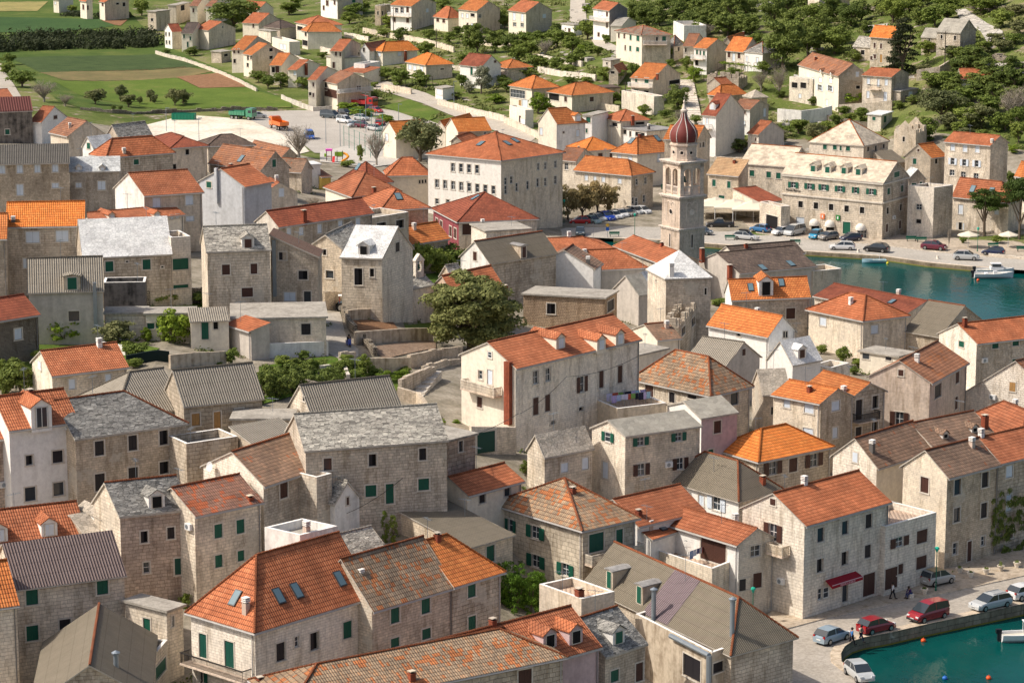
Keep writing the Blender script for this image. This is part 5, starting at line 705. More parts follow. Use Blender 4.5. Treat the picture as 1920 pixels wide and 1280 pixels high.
WALLS=[
[[[-20.74,337.81,14.72],[-11.32,353.96,11.64]],1.5,0.4,"gs","brown-grey garden wall behind the upper soil plot"],
[[[-18.93,323.58,14.66],[-14.83,329.07,13.85],[-9.98,336.77,12.45]],1.7,0.4,"gs","stained retaining wall between the two soil plots"],
[[[-16.71,308.33,14.43],[-11.93,312.69,13.6]],1.9,0.35,"gs","grey block wall with poles in front of the lower soil plot"],
[[[-12.0,314.87,13.64],[-6.01,325.78,12.33]],1.7,0.5,"sg","stone garden wall below the large dark tree"],
[[[-21.9,342.39,14.78],[-20.25,331.75,14.72],[-16.61,318.57,14.4]],1.1,0.5,"sr","crooked rubble wall along the right of the lane"],
[[[-12.54,302.69,13.43],[-8.89,311.85,13.01]],1.7,0.5,"sg","stepped stone wall beside the outdoor stairs"],
[[[-10.39,313.84,13.35],[-6.08,322.66,12.47]],0.9,0.4,"sg","low stone wall between the large tree and cream-fronted house"],
[[[-4.36,283.76,11.03],[0.46,286.91,10.18]],3.1,0.5,"sw","high stone wall with a dark green garage gate"],
[[[-38.14,296.98,17.54],[-32.62,303.9,16.53]],1.6,0.3,"gs","dark grey concrete wall behind the blue-shuttered cottage"],
[[[-43.22,297.95,17.57],[-38.55,299.36,17.76]],1.3,0.25,"dkg","wall covered by dark green screening net"],
[[[-29.74,308.98,16.06],[-21.72,314.9,15.18]],1.8,0.3,"wp","whitewashed garden wall below the flat cream bungalow"],
[[[-45.37,332.09,17.69],[-35.75,339.05,16.75]],1.9,0.5,"sr","broken rubble wall with a doorway behind two green bushes"],
[[[-24.04,343.84,15.06],[-18.3,352.29,13.55],[-17.99,361.91,12.7]],2.4,0.4,"sg","curved walled terrace in front of the white-roofed house"],
[[[6.59,699.39,7.94],[13.43,684.24,8.2],[20.66,674.34,8.35]],1.5,0.5,"sl","pale dry wall across the scrub slope"],
[[[26.12,647.55,5.03],[34.14,642.63,5.36]],2.3,0.4,"sl","retaining wall below the three-level orange house"],
[[[73.97,613.0,7.46],[84.9,605.93,9.28]],2.4,0.5,"sg","long grey stone wall under the tiny balcony house"],
[[[59.91,612.05,6.0],[64.95,608.29,5.99],[72.16,610.74,6.89]],3,0.4,"wp","white retaining walls under the big cream villa"],
[[[92.43,621.0,14.19],[97.54,619.56,15.2],[101.67,622.16,17.0]],2.6,0.5,"sg","curving stone wall right of the dark conifer"],
[[[-33.4,693.94,4.15],[-25.5,682.92,4.05]],1.5,0.4,"sl","pale lane wall below the vine pergola garden"],
[[[-18.33,665.77,3.52],[-1.87,631.79,3.54]],1.6,0.4,"sl","long pale wall following the lower lane"],
[[[-44.66,815.32,7.43],[-34.18,793.69,7.71],[-24.19,772.16,8.07],[-16.13,748.21,8.18]],1.5,0.4,"sl","pale terrace wall below the tall top-edge houses"],
[[[-58.2,683.61,2.75],[-48.43,659.78,2.53],[-43.98,661.14,2.63]],1.2,0.4,"sl","wall at the corner of the car park and field"],
[[[-104.29,795.49,3.03],[-93.03,771.49,3.3],[-81.1,738.08,3.83],[-68.92,704.46,3.52],[-65.68,696.28,3.2]],1,0.4,"sl","low wall along the right edge of the ploughed field"],
[[[-103.3,648.11,4.45],[-95.61,647.67,3.61],[-78.8,656.38,2.81],[-62.46,661.22,2.75],[-57.23,661.0,2.64]],0.8,0.6,"sr","low rubble wall between field and gravel lot"],
[[[82.83,466.19,0.7],[89.32,462.7,0.74]],0.6,0.5,"sl","low quay planter wall by the cafe umbrellas"],
[[[41.86,560.28,2.33],[52.68,555.05,2.41]],3,0.4,"sg","stone garden wall behind the bell tower"],
[[[-13.83,252.01,11.25],[-13.21,255.17,11.64],[-12.34,257.66,11.87]],2.6,0.6,"sr","ragged stepped ruin wall right of the white roof box"],
[[[-66.16,767.26,5.39],[-58.67,748.04,5.41],[-54.28,737.95,5.29]],1.6,0.4,"sl","garden wall below the columned porch house"],
[[[113.43,684.97,25.67],[123.72,659.73,26.85]],1.4,0.6,"sr","terrace wall at the top right edge of the hill"],
[[[6.78,720.42,9.1],[17.67,693.02,9.98]],1.4,0.5,"sl","pale terrace wall below the palm hut"],
[[[70.43,611.35,6.57],[75.7,600.3,6.16],[81.68,596.52,6.87]],1.3,0.5,"sr","low rubble terrace below the green-door hut"],
[[[87.63,610.4,10.91],[93.05,602.48,10.41]],1.2,0.5,"sr","rubble wall among trees right of the tiny balcony house"],
[[[79.16,750.52,19.52],[87.66,748.12,20.6],[96.08,723.3,21.52]],1.2,0.6,"sr","ruined terrace wall high above the conifer house"],
[[[-18.3,717.57,6.85],[-7.64,707.65,6.78],[0.0,695.72,6.41]],1.3,0.5,"sl","pale terrace wall behind the blossoming tree"],
[[[-8.95,761.9,8.91],[0.0,748.55,9.17]],1.4,0.5,"sl","terrace wall under the upper lane cream house"],
[[[30.4,673.17,8.87],[39.46,665.28,8.42]],1.5,0.4,"sl","terrace wall under the three-level orange house gardens"],
[[[16.0,650.69,5.17],[25.18,639.77,4.7]],1.6,0.4,"sl","pale garden wall below the wide porch hip house"],
[[[-1.86,629.06,3.51],[5.95,603.05,3.18]],1.6,0.4,"sl","pale lane wall continuing towards the mansard house"],
[[[-54.4,771.3,6.04],[-44.11,749.98,6.09]],1.5,0.4,"sl","garden wall beside the wide basement house"],
[[[-49.8,807.72,6.87],[-41.89,792.45,7.06]],1.4,0.4,"sl","short wall above the two orange roofs on the slope"],
[[[44.48,733.41,15.24],[52.31,722.54,15.38]],1.3,0.5,"sr","rubble terrace wall behind the faded hip villa"],
[[[-26.92,291.02,15.66],[-23.74,295.21,15.31],[-21.32,294.51,15.05]],1.3,0.5,"sr","low rubble wall across the overgrown garden by the hedge"],
[[[-21.97,304.02,15.19],[-19.69,306.46,14.97],[-18.81,302.04,14.7]],1.2,0.4,"sl","pale garden wall between shrubs below the lane"],
[[[-12.95,299.49,13.41],[-10.82,298.82,12.95],[-9.44,292.76,12.54]],1.5,0.5,"sg","stone yard wall beside the outdoor stairs"],
[[[-20.02,311.85,15.06],[-18.42,314.57,14.74]],1.2,0.4,"sg","short wall at the end of the pale lane"],
[[[-47.44,307.43,17.28],[-44.16,303.85,17.54]],1.2,0.4,"wp","white gatepost wall near the low cream outbuilding"],
[[[-35.71,315.63,16.84],[-33.79,315.34,16.57],[-31.28,318.79,16.18]],1.1,0.4,"sl","low yard wall below the green-door shed"],
[[[110.05,623.78,19.15],[115.04,607.45,17.23]],1.2,1.5,"sr","heap-like rubble terrace wall near the right hill edge"],
]
PATCH=[
["field","grass1",0.1,[[-194.36,957.54],[-155.77,961.82],[-124.23,895.48],[-119.36,874.61],[-99.36,805.02],[-81.49,748.48],[-63.06,697.6],[-55.56,680.85],[-53.81,667.04],[-70.24,661.07],[-99.05,645.18],[-110.67,662.08],[-125.9,712.49],[-139.11,754.6],[-160.46,787.4]],None],
["field","grass2",0.18,[[-142.51,773.42],[-104.25,794.01],[-85.88,754.93],[-127.25,732.74]],None],
["field","vine",0.18,[[-127.25,732.74],[-91.23,756.31],[-81.25,739.4],[-88.49,727.06],[-117.71,713.69]],None],
["field","plough",0.26,[[-90.13,728.75],[-78.53,734.27],[-68.83,703.51],[-80.83,703.26]],None],
["field","grass3",0.18,[[-119.97,710.46],[-89.98,727.53],[-80.83,703.26],[-69.1,703.48],[-55.16,680.88],[-54.46,666.93],[-86.05,662.6],[-108.43,680.97]],None],
["field","vine2",0.18,[[-188.47,946.55],[-160.51,945.16],[-158.25,910.24],[-181.58,911.34]],None],
["field","plough",0.18,[[-132.63,881.18],[-124.42,884.07],[-124.57,867.83],[-126.94,870.19]],None],
["field","grass4",0.18,[[-181.25,891.81],[-156.44,889.43],[-131.32,884.01],[-126.41,867.66],[-142.58,847.37],[-172.01,845.36]],None],
["gravel_lot","gravel",0.12,[[-85.47,628.76],[-80.12,645.91],[-75.09,648.66],[-61.88,641.28],[-56.87,627.38],[-47.89,607.04],[-43.48,579.69],[-48.12,553.75],[-64.35,562.07],[-80.05,592.58]],None],
["parking_lot","lot",0.16,[[-62.13,641.24],[-61.43,657.07],[-52.1,661.85],[-33.87,662.06],[-25.69,652.62],[-15.45,627.3],[-20.4,608.48],[-28.82,608.92],[-30.48,594.03],[-36.48,577.45],[-42.07,575.99],[-47.71,604.8],[-56.78,626.37]],None],
["sports_court","court",0.2,[[-41.29,581.02],[-36.43,595.5],[-23.59,597.65],[-19.32,575.27],[-28.47,553.99],[-39.38,553.75]],None],
["lane","lane",0.16,[[-35.92,703.4],[-32.99,705.92],[-21.5,683.78],[-7.67,649.32],[5.99,607.26],[3.54,598.21],[-9.98,633.51],[-22.37,668.98],[-35.5,695.0]],None],
["grass_bank","grass3",0.2,[[-32.02,664.22],[-25.2,674.53],[-17.7,651.68],[-17.95,642.12],[-20.04,635.98]],None],
["road","lane",0.2,[[-151.15,755.65],[-141.99,755.79],[-120.16,664.36],[-124.12,661.75],[-144.51,721.91]],None],
["lane","lane",0.18,[[21.32,751.14],[23.95,741.54],[28.45,708.46],[33.29,693.12],[32.29,686.18],[27.31,696.68],[22.06,726.88]],None],
["road","lane",0.18,[[19.34,901.72],[23.59,895.89],[21.6,789.39],[16.71,791.15]],None],
["town_paving","paving",0.06,[[-148.87,599.97],[-84.89,624.36],[-68.85,601.93],[-50.34,579.7],[-39.83,560.14],[-22.67,573.96],[-15.59,607.93],[4.76,603.46],[40.05,597.26],[58.49,593.19],[63.16,593.06],[85.0,582.6],[110.22,558.25],[141.34,534.03],[141.47,462.87],[90.94,487.05],[71.05,483.17],[43.22,494.72],[18.19,481.76],[20.51,468.58],[29.7,438.38],[41.2,421.25],[51.41,417.22],[62.35,402.25],[76.96,384.01],[111.43,360.02],[99.66,299.66],[60.5,286.14],[27.97,253.0],[23.63,234.41],[17.21,186.95],[-59.61,171.61],[-93.69,320.98]],None],
["soil_plot","plough",0.14,[[-20.41,338.04],[-15.57,346.07],[-14.36,338.63],[-19.08,331.02]],None],
["garden_grass","grass3",0.14,[[-13.9,344.14],[-10.72,352.56],[-10.21,344.8],[-13.28,338.45]],None],
["soil_plot","soil2",0.14,[[-17.46,322.68],[-9.71,336.64],[-9.38,329.85],[-15.14,317.2]],None],
["lane","lane",0.12,[[-24.22,340.38],[-22.13,343.9],[-20.8,331.03],[-19.79,323.91],[-18.55,321.42],[-18.28,316.62],[-20.09,313.12],[-22.09,316.7]],None],
["garden_grass","grass3",0.14,[[-14.35,310.74],[-10.7,313.62],[-10.23,308.75],[-13.39,302.74]],None],
["garden_grass","grass3",0.14,[[-59.91,311.64],[-51.44,313.3],[-45.13,313.0],[-40.57,306.81],[-42.97,297.42],[-50.28,298.17],[-56.58,293.37]],None],
["garden_grass","grass5",0.14,[[-29.05,304.84],[-21.43,314.39],[-16.14,309.28],[-13.59,307.47],[-19.39,301.55],[-27.11,286.63]],None],
["garden_grass","grass5",0.14,[[-1.03,253.02],[3.63,254.26],[5.1,249.69],[-1.01,246.52]],None],
["garden_grass","grass5",0.14,[[-14.06,392.04],[-5.02,420.56],[-6.07,380.0],[-12.65,372.69]],None],
["garden_grass","grass5",0.14,[[-46.14,337.46],[-36.3,343.15],[-35.49,335.23],[-45.07,329.3]],None],
["rock_path","rock",0.2,[[110.89,684.0],[113.29,682.43],[114.48,657.89],[116.2,645.59],[115.1,635.59],[111.13,637.74],[111.67,650.14],[109.93,669.54]],None],
["rock_path","rock",0.2,[[107.28,621.64],[116.23,614.27],[115.04,607.45],[109.3,612.02]],None],
["rock_path","rock",0.2,[[91.02,699.92],[95.84,695.27],[93.74,684.53],[89.14,690.29]],None],
["quay_square","quay",0,[[2.91,489.08],[22.59,483.82],[26.57,482.67],[34.29,479.24],[45.26,474.18],[50.35,471.42],[64.43,465.98],[71.36,459.61],[78.45,455.46],[81.44,454.43],[133.97,436.21],[153.18,501.17],[94.06,504.28],[82.49,548.45],[60.18,563.59],[41.0,530.61],[39.64,541.18],[30.0,541.18],[26.47,523.78],[10.19,513.85],[3.96,498.09]],0.73],
["quay_road","road",0,[[30.87,243.38],[31.1,245.76],[31.71,247.86],[32.62,249.49],[33.89,250.65],[36.38,251.98],[40.68,254.86],[47.1,258.85],[51.3,261.52],[75.61,277.08],[82.34,303.26],[55.3,283.22],[45.39,275.09],[37.1,267.39],[28.52,258.33],[24.88,253.16],[20.25,234.29],[14.68,208.1],[20.16,177.66],[30.37,196.95],[31.43,220.47],[32.97,235.76],[32.32,239.06],[31.44,241.51]],1.2],
["pavement","pave2",0,[[26.58,253.12],[30.4,256.2],[38.52,261.86],[44.11,265.14],[53.07,271.17],[78.16,287.03],[85.39,315.13],[56.59,290.28],[46.84,280.73],[40.29,274.68],[32.91,268.88],[27.96,263.31],[25.32,257.94]],1.32],
["pavement","pave2",0,[[44.78,490.13],[57.4,481.38],[64.68,478.53],[74.81,470.17],[88.38,462.62],[120.17,450.21],[133.09,500.43],[92.26,494.32],[83.43,500.43],[73.5,500.43],[66.74,494.32],[53.96,503.54],[42.48,509.87]],0.85],
]
WATER=[
["near",[[30.87,243.38],[31.1,245.76],[31.71,247.86],[32.62,249.49],[33.89,250.65],[36.38,251.98],[40.68,254.86],[47.1,258.85],[51.3,261.52],[75.61,277.08],[153.36,310.55],[66.94,126.1],[26.57,147.94],[30.37,196.95],[31.43,220.47],[32.97,235.76],[32.32,239.06],[31.44,241.51]],1.2],
["far",[[18.31,484.98],[22.59,483.82],[26.57,482.67],[34.29,479.24],[45.26,474.18],[50.35,471.42],[64.43,465.98],[71.36,459.61],[78.45,455.46],[81.44,454.43],[188.95,422.44],[141.6,312.35],[111.78,361.15],[78.03,389.5],[68.52,398.05],[63.07,406.98],[52.04,422.44],[41.97,429.22],[30.37,448.36],[20.6,470.87]],0.73],
]
CARS=[
[30.66,249.61,1.2,0.75,"hatch","silverblue","light silver-blue hatchback parked at the bend of the quay"],
[35.28,252.65,1.2,0.6,"hatch","red","small dark red hatchback between the silver-blue hatchback and red van"],
[40.94,256.58,1.2,-2.51,"van","red","red passenger van parked facing left on the near quay"],
[47.73,260.32,1.2,-2.56,"estate","silver","silver estate car with roof rails right of the red van"],
[51.77,263.7,1.2,0.58,"hatch","white","white car cut by the right edge on the near quay"],
[43.66,268.17,1.32,0.6,"mini","gold","grey high-roofed compact car with a tan roof near the green lamp"],
[31.92,238.76,1.2,-1.28,"hatch","silver","silver hatchback at the very bottom on the curved quay"],
[12.68,501.17,0.73,3.14,"hatch","red2","bright red car at the left end of the row in the square"],
[14.94,501.94,0.73,-0.84,"hatch","mint","pale mint car next to the bright red one in the square"],
[16.02,504.6,0.73,-0.8,"hatch","silver","silver car third from the left in the square row"],
[17.56,505.85,0.73,-0.92,"suv","blue","vivid blue car in the middle of the square row"],
[19.26,507.75,0.73,-0.92,"hatch","white","white car just right of the vivid blue one"],
[20.52,509.66,0.73,-0.95,"hatch","white","white car fifth in line between two pale cars of the square row"],
[21.83,510.62,0.73,-0.83,"hatch","grey","grey car near the right end of the square row"],
[23.35,513.04,0.73,-0.77,"hatch","silver","silver-white car second from the right end of the row"],
[24.82,513.53,0.73,-0.8,"hatch","white","large white car at the right end of the square row"],
[12.43,489.08,0.73,-1.6,"hatch","slate","dark slate car parked alone near the zebra crossing"],
[38.5,497.33,0.73,3.14,"pickup","black","black pickup truck in front of the cafe tents"],
[42.17,483.68,0.73,-0.49,"estate","silver","silver car with a black roof box on the square"],
[45.45,491.62,0.85,2.45,"hatch","blue2","mid-blue hatchback right of the black pickup"],
[34.63,489.38,0.73,-0.43,"hatch","slate","dark car partly hidden behind the bell tower"],
[49.14,488.65,0.85,-2.57,"hatch","white","white hatchback left of the silver minibus"],
[51.41,488.36,0.85,-2.27,"minivan","silver","silver minibus parked before the white arched door"],
[54.89,484.7,0.85,-2.11,"mini","cyan","bright cyan small car by the dome awnings"],
[57.01,483.25,0.85,-2.54,"hatch","grey","grey-beige saloon right of the cyan car"],
[60.8,481.81,0.85,-2.77,"hatch","navy","dark navy hatchback in front of the green arched door"],
[58.23,473.07,0.73,3.02,"estate","white","white estate car on the quay road near the small boat"],
[64.03,470.87,0.73,2.66,"suv","black","black sporty SUV on the quay road above the small boat"],
[74.33,472.38,0.85,-0.45,"suv","maroon","maroon SUV in front of the square defence tower"],
[78.4,462.77,0.73,-0.24,"suv","silver","silver crossover on the quay road left of the motorboats"],
[83.83,466.91,0.85,2.7,"hatch","navy","navy hatchback before the green benches"],
[-43.43,646.28,2.73,-0.54,"minivan","slate","long dark minibus at the left of the car park"],
[-39.34,636.5,2.74,-0.78,"van","white","white small van in front of the dark minibus"],
[-35.64,640.63,2.85,-0.59,"hatch","silver","silver saloon behind the white small van"],
[-36.34,629.39,2.69,-2.71,"hatch","silver","pale silver car left of the maroon one in the car park"],
[-34.66,628.13,2.69,-0.54,"hatch","maroon","maroon car between two silver cars in the car park"],
[-31.68,622.96,2.67,-0.79,"hatch","silver","silver car with dark windows nearest the sports court"],
[-34.46,657.73,3.1,-1.39,"hatch","navy","navy car behind the bright red coupe"],
[-32.9,653.67,3.11,-0.76,"hatch","red2","bright red coupe at the right of the car park"],
[-40.25,651.64,2.77,-0.82,"hatch","black","black car under the lime trees behind the white van"],
[-30.81,631.84,2.79,1.33,"hatch","red2","red car half hidden by the orange-roofed house"],
[-60.4,645.12,2.87,0.16,"hatch","silver","grey car at the left edge of the car park beside the green lorry"],
[-36.09,663.91,2.95,-0.57,"truck","redt","red crane lorry parked at the back of the car park"],
[-53.78,624.43,2.79,2.05,"truck","orange","orange tipper lorry on the gravel lot"],
[-45.58,608.2,2.75,-1.35,"vanbox","bluev","small blue van with a grey body beside bare trees"],
[-63.83,642.51,2.78,-0.45,"truck","greent","green tipper lorry at the back of the gravel lot"],
]
POSTS=[
[43.09,265.7,1.32,4.57,"glamp","green street lamp by the tan-roofed compact car"],
[23.57,255.33,1.59,2.51,"glamp","green street lamp behind the orange-ridged corrugated roof"],
[9.69,500.86,0.73,4.57,"glamp","green street lamp among the old trees of the square"],
[22.23,486.44,0.73,4.27,"glamp","green street lamp on the quay left of the bell tower"],
[19.76,516.3,0.73,3.92,"glamp","green street lamp beside the cream stone house"],
[17.28,485.85,0.73,2.88,"sign","blue and yellow road sign by the zebra crossing"],
[81.66,470.59,0.85,4.18,"glamp","green street lamp in front of the pines"],
[-7.72,270.24,11.09,5.38,"wpole","dark wooden pole with a white lamp in front of the long slate-roofed house"],
[-46.31,287.88,16.38,2.29,"rust","rusty flue pipe between the blue-shuttered cottage and corrugated roof"],
[-41.31,600.38,2.79,5.68,"mast","grey lighting mast nearest the blue van"],
[-37.78,594.6,2.85,8.15,"mast","tall mast at the corner of the sports court"],
[-33.44,619.74,2.62,9.2,"mast","twin-headed lamp mast in the middle of the car park"],
[-30.58,606.17,2.57,6.1,"mast","dark mast behind the bare tree by the court"],
[-26.71,638.23,3.02,3.92,"mast","lamp mast on the road above the green bank"],
[-43.69,675.64,2.78,4.58,"mast","lamp mast beside the long grey balcony"],
[-14.16,661.76,3.6,6.15,"mast","lamp mast along the lower lane wall"],
[-34.79,800.72,7.84,8.48,"upole","wooden pole in front of the three-storey white top house"],
[-21.12,760.56,8.11,5.52,"upole","wooden pole between dark trees and the pale terrace wall"],
[-79.17,619.9,2.81,5.4,"mast","slim lamp mast at the left of the gravel lot"],
[-69.27,598.55,3.47,5.12,"mast","slim lamp mast in front of the gravel lot near the dark roof"],
[31.95,686.01,11.45,5.56,"upole","wooden pole at the corner of the faded hip villa"],
[26.96,644.85,4.91,6.54,"upole","wooden pole left of the three-level orange house"],
[99.61,626.11,17.63,7.59,"upole","wooden pole before the isolated hill house"],
[71.91,663.03,15.02,5.14,"upole","wooden pole behind the two-dormer villa"],
]
SMALL=[
["bench",18.57,486.88,0.73,[1,0],"green bench beside the road sign"],
["bench",39.25,483.24,0.73,[1,0],"green bench between the bell tower and the roof-box car"],
["bench",50.5,478.25,0.73,[1,0],"green bench behind the dark waterside roof"],
["bench",71.63,481.38,0.85,[1,0],"left green bench at the foot of the defence tower"],
["bench",73.32,480.38,0.85,[1,0],"right green bench at the foot of the defence tower"],
["bench",85.06,474.04,0.85,[1,0],"green bench behind the navy hatchback"],
["bench",89.5,470.59,0.85,[1,0],"green bench at the right edge of the square"],
["umbrella",80.7,474.74,0.85,[3.89],"cream cafe umbrella left of the green lamp"],
["umbrella",87.78,474.74,0.85,[3.54],"cream cafe umbrella under the right pine"],
["bollard",60.73,470.32,0.73,[],"stone bollard between white estate and black SUV"],
["bollard",73.66,463.84,0.73,[],"stone bollard on the far quay left of the silver crossover"],
["planter",46.5,272.0,1.32,[],"stone planter nearest the compact car"],
["planter",47.4,270.45,1.32,[],"stone planter closest to the kerb, second from the left"],
["planter",49.23,271.66,1.32,[],"stone planter in the middle of the pavement row"],
["planter",50.95,272.87,1.32,[],"stone planter with tall greenery, fourth in the row"],
["planter",52.86,274.09,1.32,[],"stone planter at the right end of the row"],
["planter",41.76,264.59,1.32,[],"stone planter beside the seated man"],
["buoy",40.02,253.18,0.0,["orange"],"orange buoy near the quay wall below the red van"],
["buoy",44.45,241.98,0.0,["orange"],"orange buoy at the bottom right of the water"],
["buoy",40.35,241.91,0.0,["blueb"],"small blue buoy at the bottom of the water"],
["buoy",70.62,461.1,0.0,["orange"],"red buoy off the far quay"],
["buoy",77.81,446.78,0.0,["orange"],"orange-red buoy by the open motorboat"],
["buoy",64.9,462.94,0.0,["yellow"],"yellow float at the bow of the small boat"],
]
BOATS=[
[62.69,463.99,0.0,-1,0.03,4.2,"row","small pale blue open boat moored at the far quay"],
[81.74,453.39,0.0,1,0.0,6.5,"cabin","white cabin motorboat moored nearest the far quay"],
[80.86,449.62,0.0,1,0.02,6.6,"open","white open motorboat in front of the cabin boat"],
[50.06,253.52,0.0,1,0.1,5.0,"open2","small white motorboat with a black outboard at the right edge"],
]
PEOPLE=[
[38.31,262.94,1.32,"walk",[0.75,0.75,0.75],[0.02,0.02,0.025],0.2,"person in a white top and black trousers walking by the brown doors",0.05],
[40.17,263.31,1.32,"sit",[0.06,0.03,0.12],[0.03,0.05,0.15],-2.6,"person in a purple shirt and jeans sitting by the planter",0],
[32.55,249.35,0.91,"walk",[0.05,0.2,0.5],[0.015,0.015,0.02],0.3,"person in a bright blue jacket and black trousers beside the silver-blue car",0],
[33.55,250.24,0.9,"walk",[0.3,0.25,0.18],[0.02,0.03,0.06],-0.3,"person in a beige top and jeans walking behind the red hatchback",0],
[58.79,489.25,0.85,"stand",[0.4,0.38,0.4],[0.03,0.02,0.03],0,"person standing beside the grey-beige saloon before the hotel",0],
[8.75,500.86,0.73,"stand",[0.03,0.04,0.1],[0.02,0.03,0.06],0,"left one of two people in dark clothes under the old trees",0],
[9.19,500.55,0.73,"stand",[0.05,0.08,0.2],[0.02,0.03,0.06],0,"right one of two people in dark blue clothes under the old trees",0],
]
CP=[[-179.27,956.83,6.0],[-88.46,944.29,7.0],[0.0,881.54,12.0],[73.18,781.16,20.0],[127.55,680.77,28.0],[-148.39,788.86,4.0],[-103.32,798.95,3.0],[-54.22,768.7,6.0],[-8.74,743.5,8.5],[32.83,698.14,13.0],[70.67,667.89,16.0],[103.29,627.57,20.0],[114.26,607.41,22.0],[-121.16,641.55,6.0],[-86.8,668.48,2.8],[-47.52,671.0,2.5],[-7.82,662.59,3.5],[30.69,649.97,5.0],[67.26,633.14,7.0],[100.46,607.9,10.0],[113.22,599.49,11.0],[-95.74,564.63,9.0],[-80.9,621.92,2.8],[-44.01,620.24,2.4],[-24.96,602.45,2.3],[-6.94,585.68,2.2],[27.3,575.83,2.4],[49.92,574.39,2.6],[73.27,579.82,3.0],[103.43,557.08,5.0],[-85.8,451.79,16.0],[-68.95,458.61,15.0],[-53.83,485.89,11.0],[-37.03,519.98,6.0],[-16.54,521.83,2.6],[4.13,521.54,1.6],[24.47,514.04,0.7],[44.85,514.04,0.7],[62.93,495.24,0.7],[89.27,477.72,0.7],[3.96,498.28,0.7],[-72.66,380.87,18.0],[-57.52,380.87,18.0],[-43.04,386.8,17.0],[-29.37,410.51,13.0],[-14.18,446.08,7.0],[-0.93,469.79,3.0],[8.55,477.72,0.7],[22.53,472.14,0.7],[36.62,472.14,0.7],[44.94,460.79,0.8],[53.52,455.58,0.8],[56.22,440.61,0.8],[65.69,445.5,0.8],[67.26,426.57,0.8],[77.36,435.83,0.8],[78.43,417.67,0.8],[88.55,426.57,0.8],[91.45,400.91,0.8],[70.68,480.55,0.7],[79.32,474.91,0.7],[75.44,514.04,0.7],[85.63,514.04,0.7],[54.38,507.62,0.7],[33.04,489.26,0.7],[18.68,495.24,0.7],[66.08,489.26,0.7],[38.07,251.05,0.8],[48.36,251.05,0.8],[60.52,259.6,0.8],[36.94,262.05,1.15],[46.48,271.36,1.15],[31.71,258.49,1.15],[-64.48,336.49,18.0],[-44.33,336.49,18.0],[-24.74,344.09,15.5],[-11.8,369.22,11.0],[3.1,388.86,8.0],[19.51,407.19,4.5],[37.29,424.8,2.0],[49.08,423.95,1.3],[-57.87,300.55,17.5],[-39.12,295.41,18.0],[-22.37,309.83,15.5],[-7.03,318.4,13.0],[9.55,340.0,9.0],[24.14,353.92,6.0],[39.59,365.53,3.5],[56.45,380.66,1.8],[70.84,375.74,1.3],[-54.18,280.0,15.0],[-42.25,275.83,16.0],[-30.36,268.88,17.0],[-20.32,280.0,15.0],[-5.9,292.49,12.0],[8.49,300.81,10.0],[20.95,305.39,7.0],[34.39,315.54,4.5],[49.21,329.96,3.0],[63.62,335.79,1.6],[-51.1,262.48,11.0],[-35.13,262.48,11.0],[-18.63,255.11,13.0],[-11.9,254.98,12.5],[2.19,269.85,9.0],[19.62,284.58,5.0],[31.97,291.95,3.0],[44.59,297.11,1.6],[56.92,298.58,1.2],[-47.66,243.31,8.5],[-32.77,243.31,8.5],[-17.87,243.31,8.5],[-3.06,249.91,6.5],[7.38,258.16,4.0],[18.01,259.3,2.0],[26.97,253.31,1.15],[39.62,262.05,1.15],[53.44,279.27,1.15],[-44.63,226.13,5.0],[-26.03,226.13,5.0],[-7.53,229.05,4.0],[11.65,236.08,1.6],[24.06,238.9,1.15],[-38.52,192.57,3.0],[-2.44,195.0,2.0],[27.67,208.35,1.1],[-204.85,768.7,6.0],[-87.75,322.73,18.0],[-70.82,256.24,10.0],[173.43,615.61,26.0],[152.29,535.45,8.0],[106.71,369.17,1.2],[84.22,287.81,1.1],[-285.6,881.54,12.0],[212.37,626.12,36.0],[0.0,1016.39,17.0],[-140.51,1094.27,12.0],[88.78,845.05,28.0],[139.47,689.28,38.0]]
HOTEL_DOMES=[[6.88,-8.6],[10.05,-8.55],[16.32,-8.59]]
HOTEL_SIGNS=[[8.54,-7.07],[11.66,-7.04],[2.34,-3.01]]
TOWER=[[25.01,452.29,8.4],[27.8,448.04,8.4],[32.38,451.06,8.4]]
TRACTOR=[-21.69,345.18,14.66]
SCOOTER=[-19.81,322.14,14.83]
PLAY=[-36.33,557.34,4.61]
SKIP=[-77.71,641.62,2.82]
GPERG=[43.81,382.13,2.86]
TANK=[57.24,377.57,1.87]
COURT=[[-37.0,595.35,2.81],[-29.99,572.98,3.28],[-28.79,601.76,2.39],[-29.61,619.45,2.66],[-37.8,629.05,2.67]]
TENTS=[[38.5,509.02,8.0],[41.88,507.12,7.6],[45.07,504.8,7.6]]
STAIRS=[[43.33,614.41,5.34,44.48,666.3,9.62,3.5,"broad flight of pale stone steps climbing the hill behind the dome"],[-10.33,302.05,12.95,-8.28,312.37,13.95,1.6,"outdoor stone stairs with a white edge left of the cream-fronted house"]]
HEDGES=[[[-152.91,796.43,4.03],[-106.64,825.18,3.3],9,170,3.6],[[-157.89,822.97,4.16],[-111.14,847.7,3.8],6,90,3.2],[[-147.07,896.0,5.62],[-124.49,890.97,5.53],2,30,2.0]]
CABLES=[[[-7.23,254.23,19.5],[-15.67,249.12,14.0],0.8,"black cable sagging left from the wooden pole past the slate cottage"],[[-7.23,254.23,19.5],[0.67,277.65,17.0],0.5,"black cable from the wooden pole to the long terracotta house"],[[5.87,286.48,19.0],[13.83,292.28,20.0],0.5,"black cable strung along the long terracotta house facade"],[[0.86,286.16,15.0],[5.87,286.48,19.0],0.4,"black cable rising across the grey side of the long terracotta house"]]
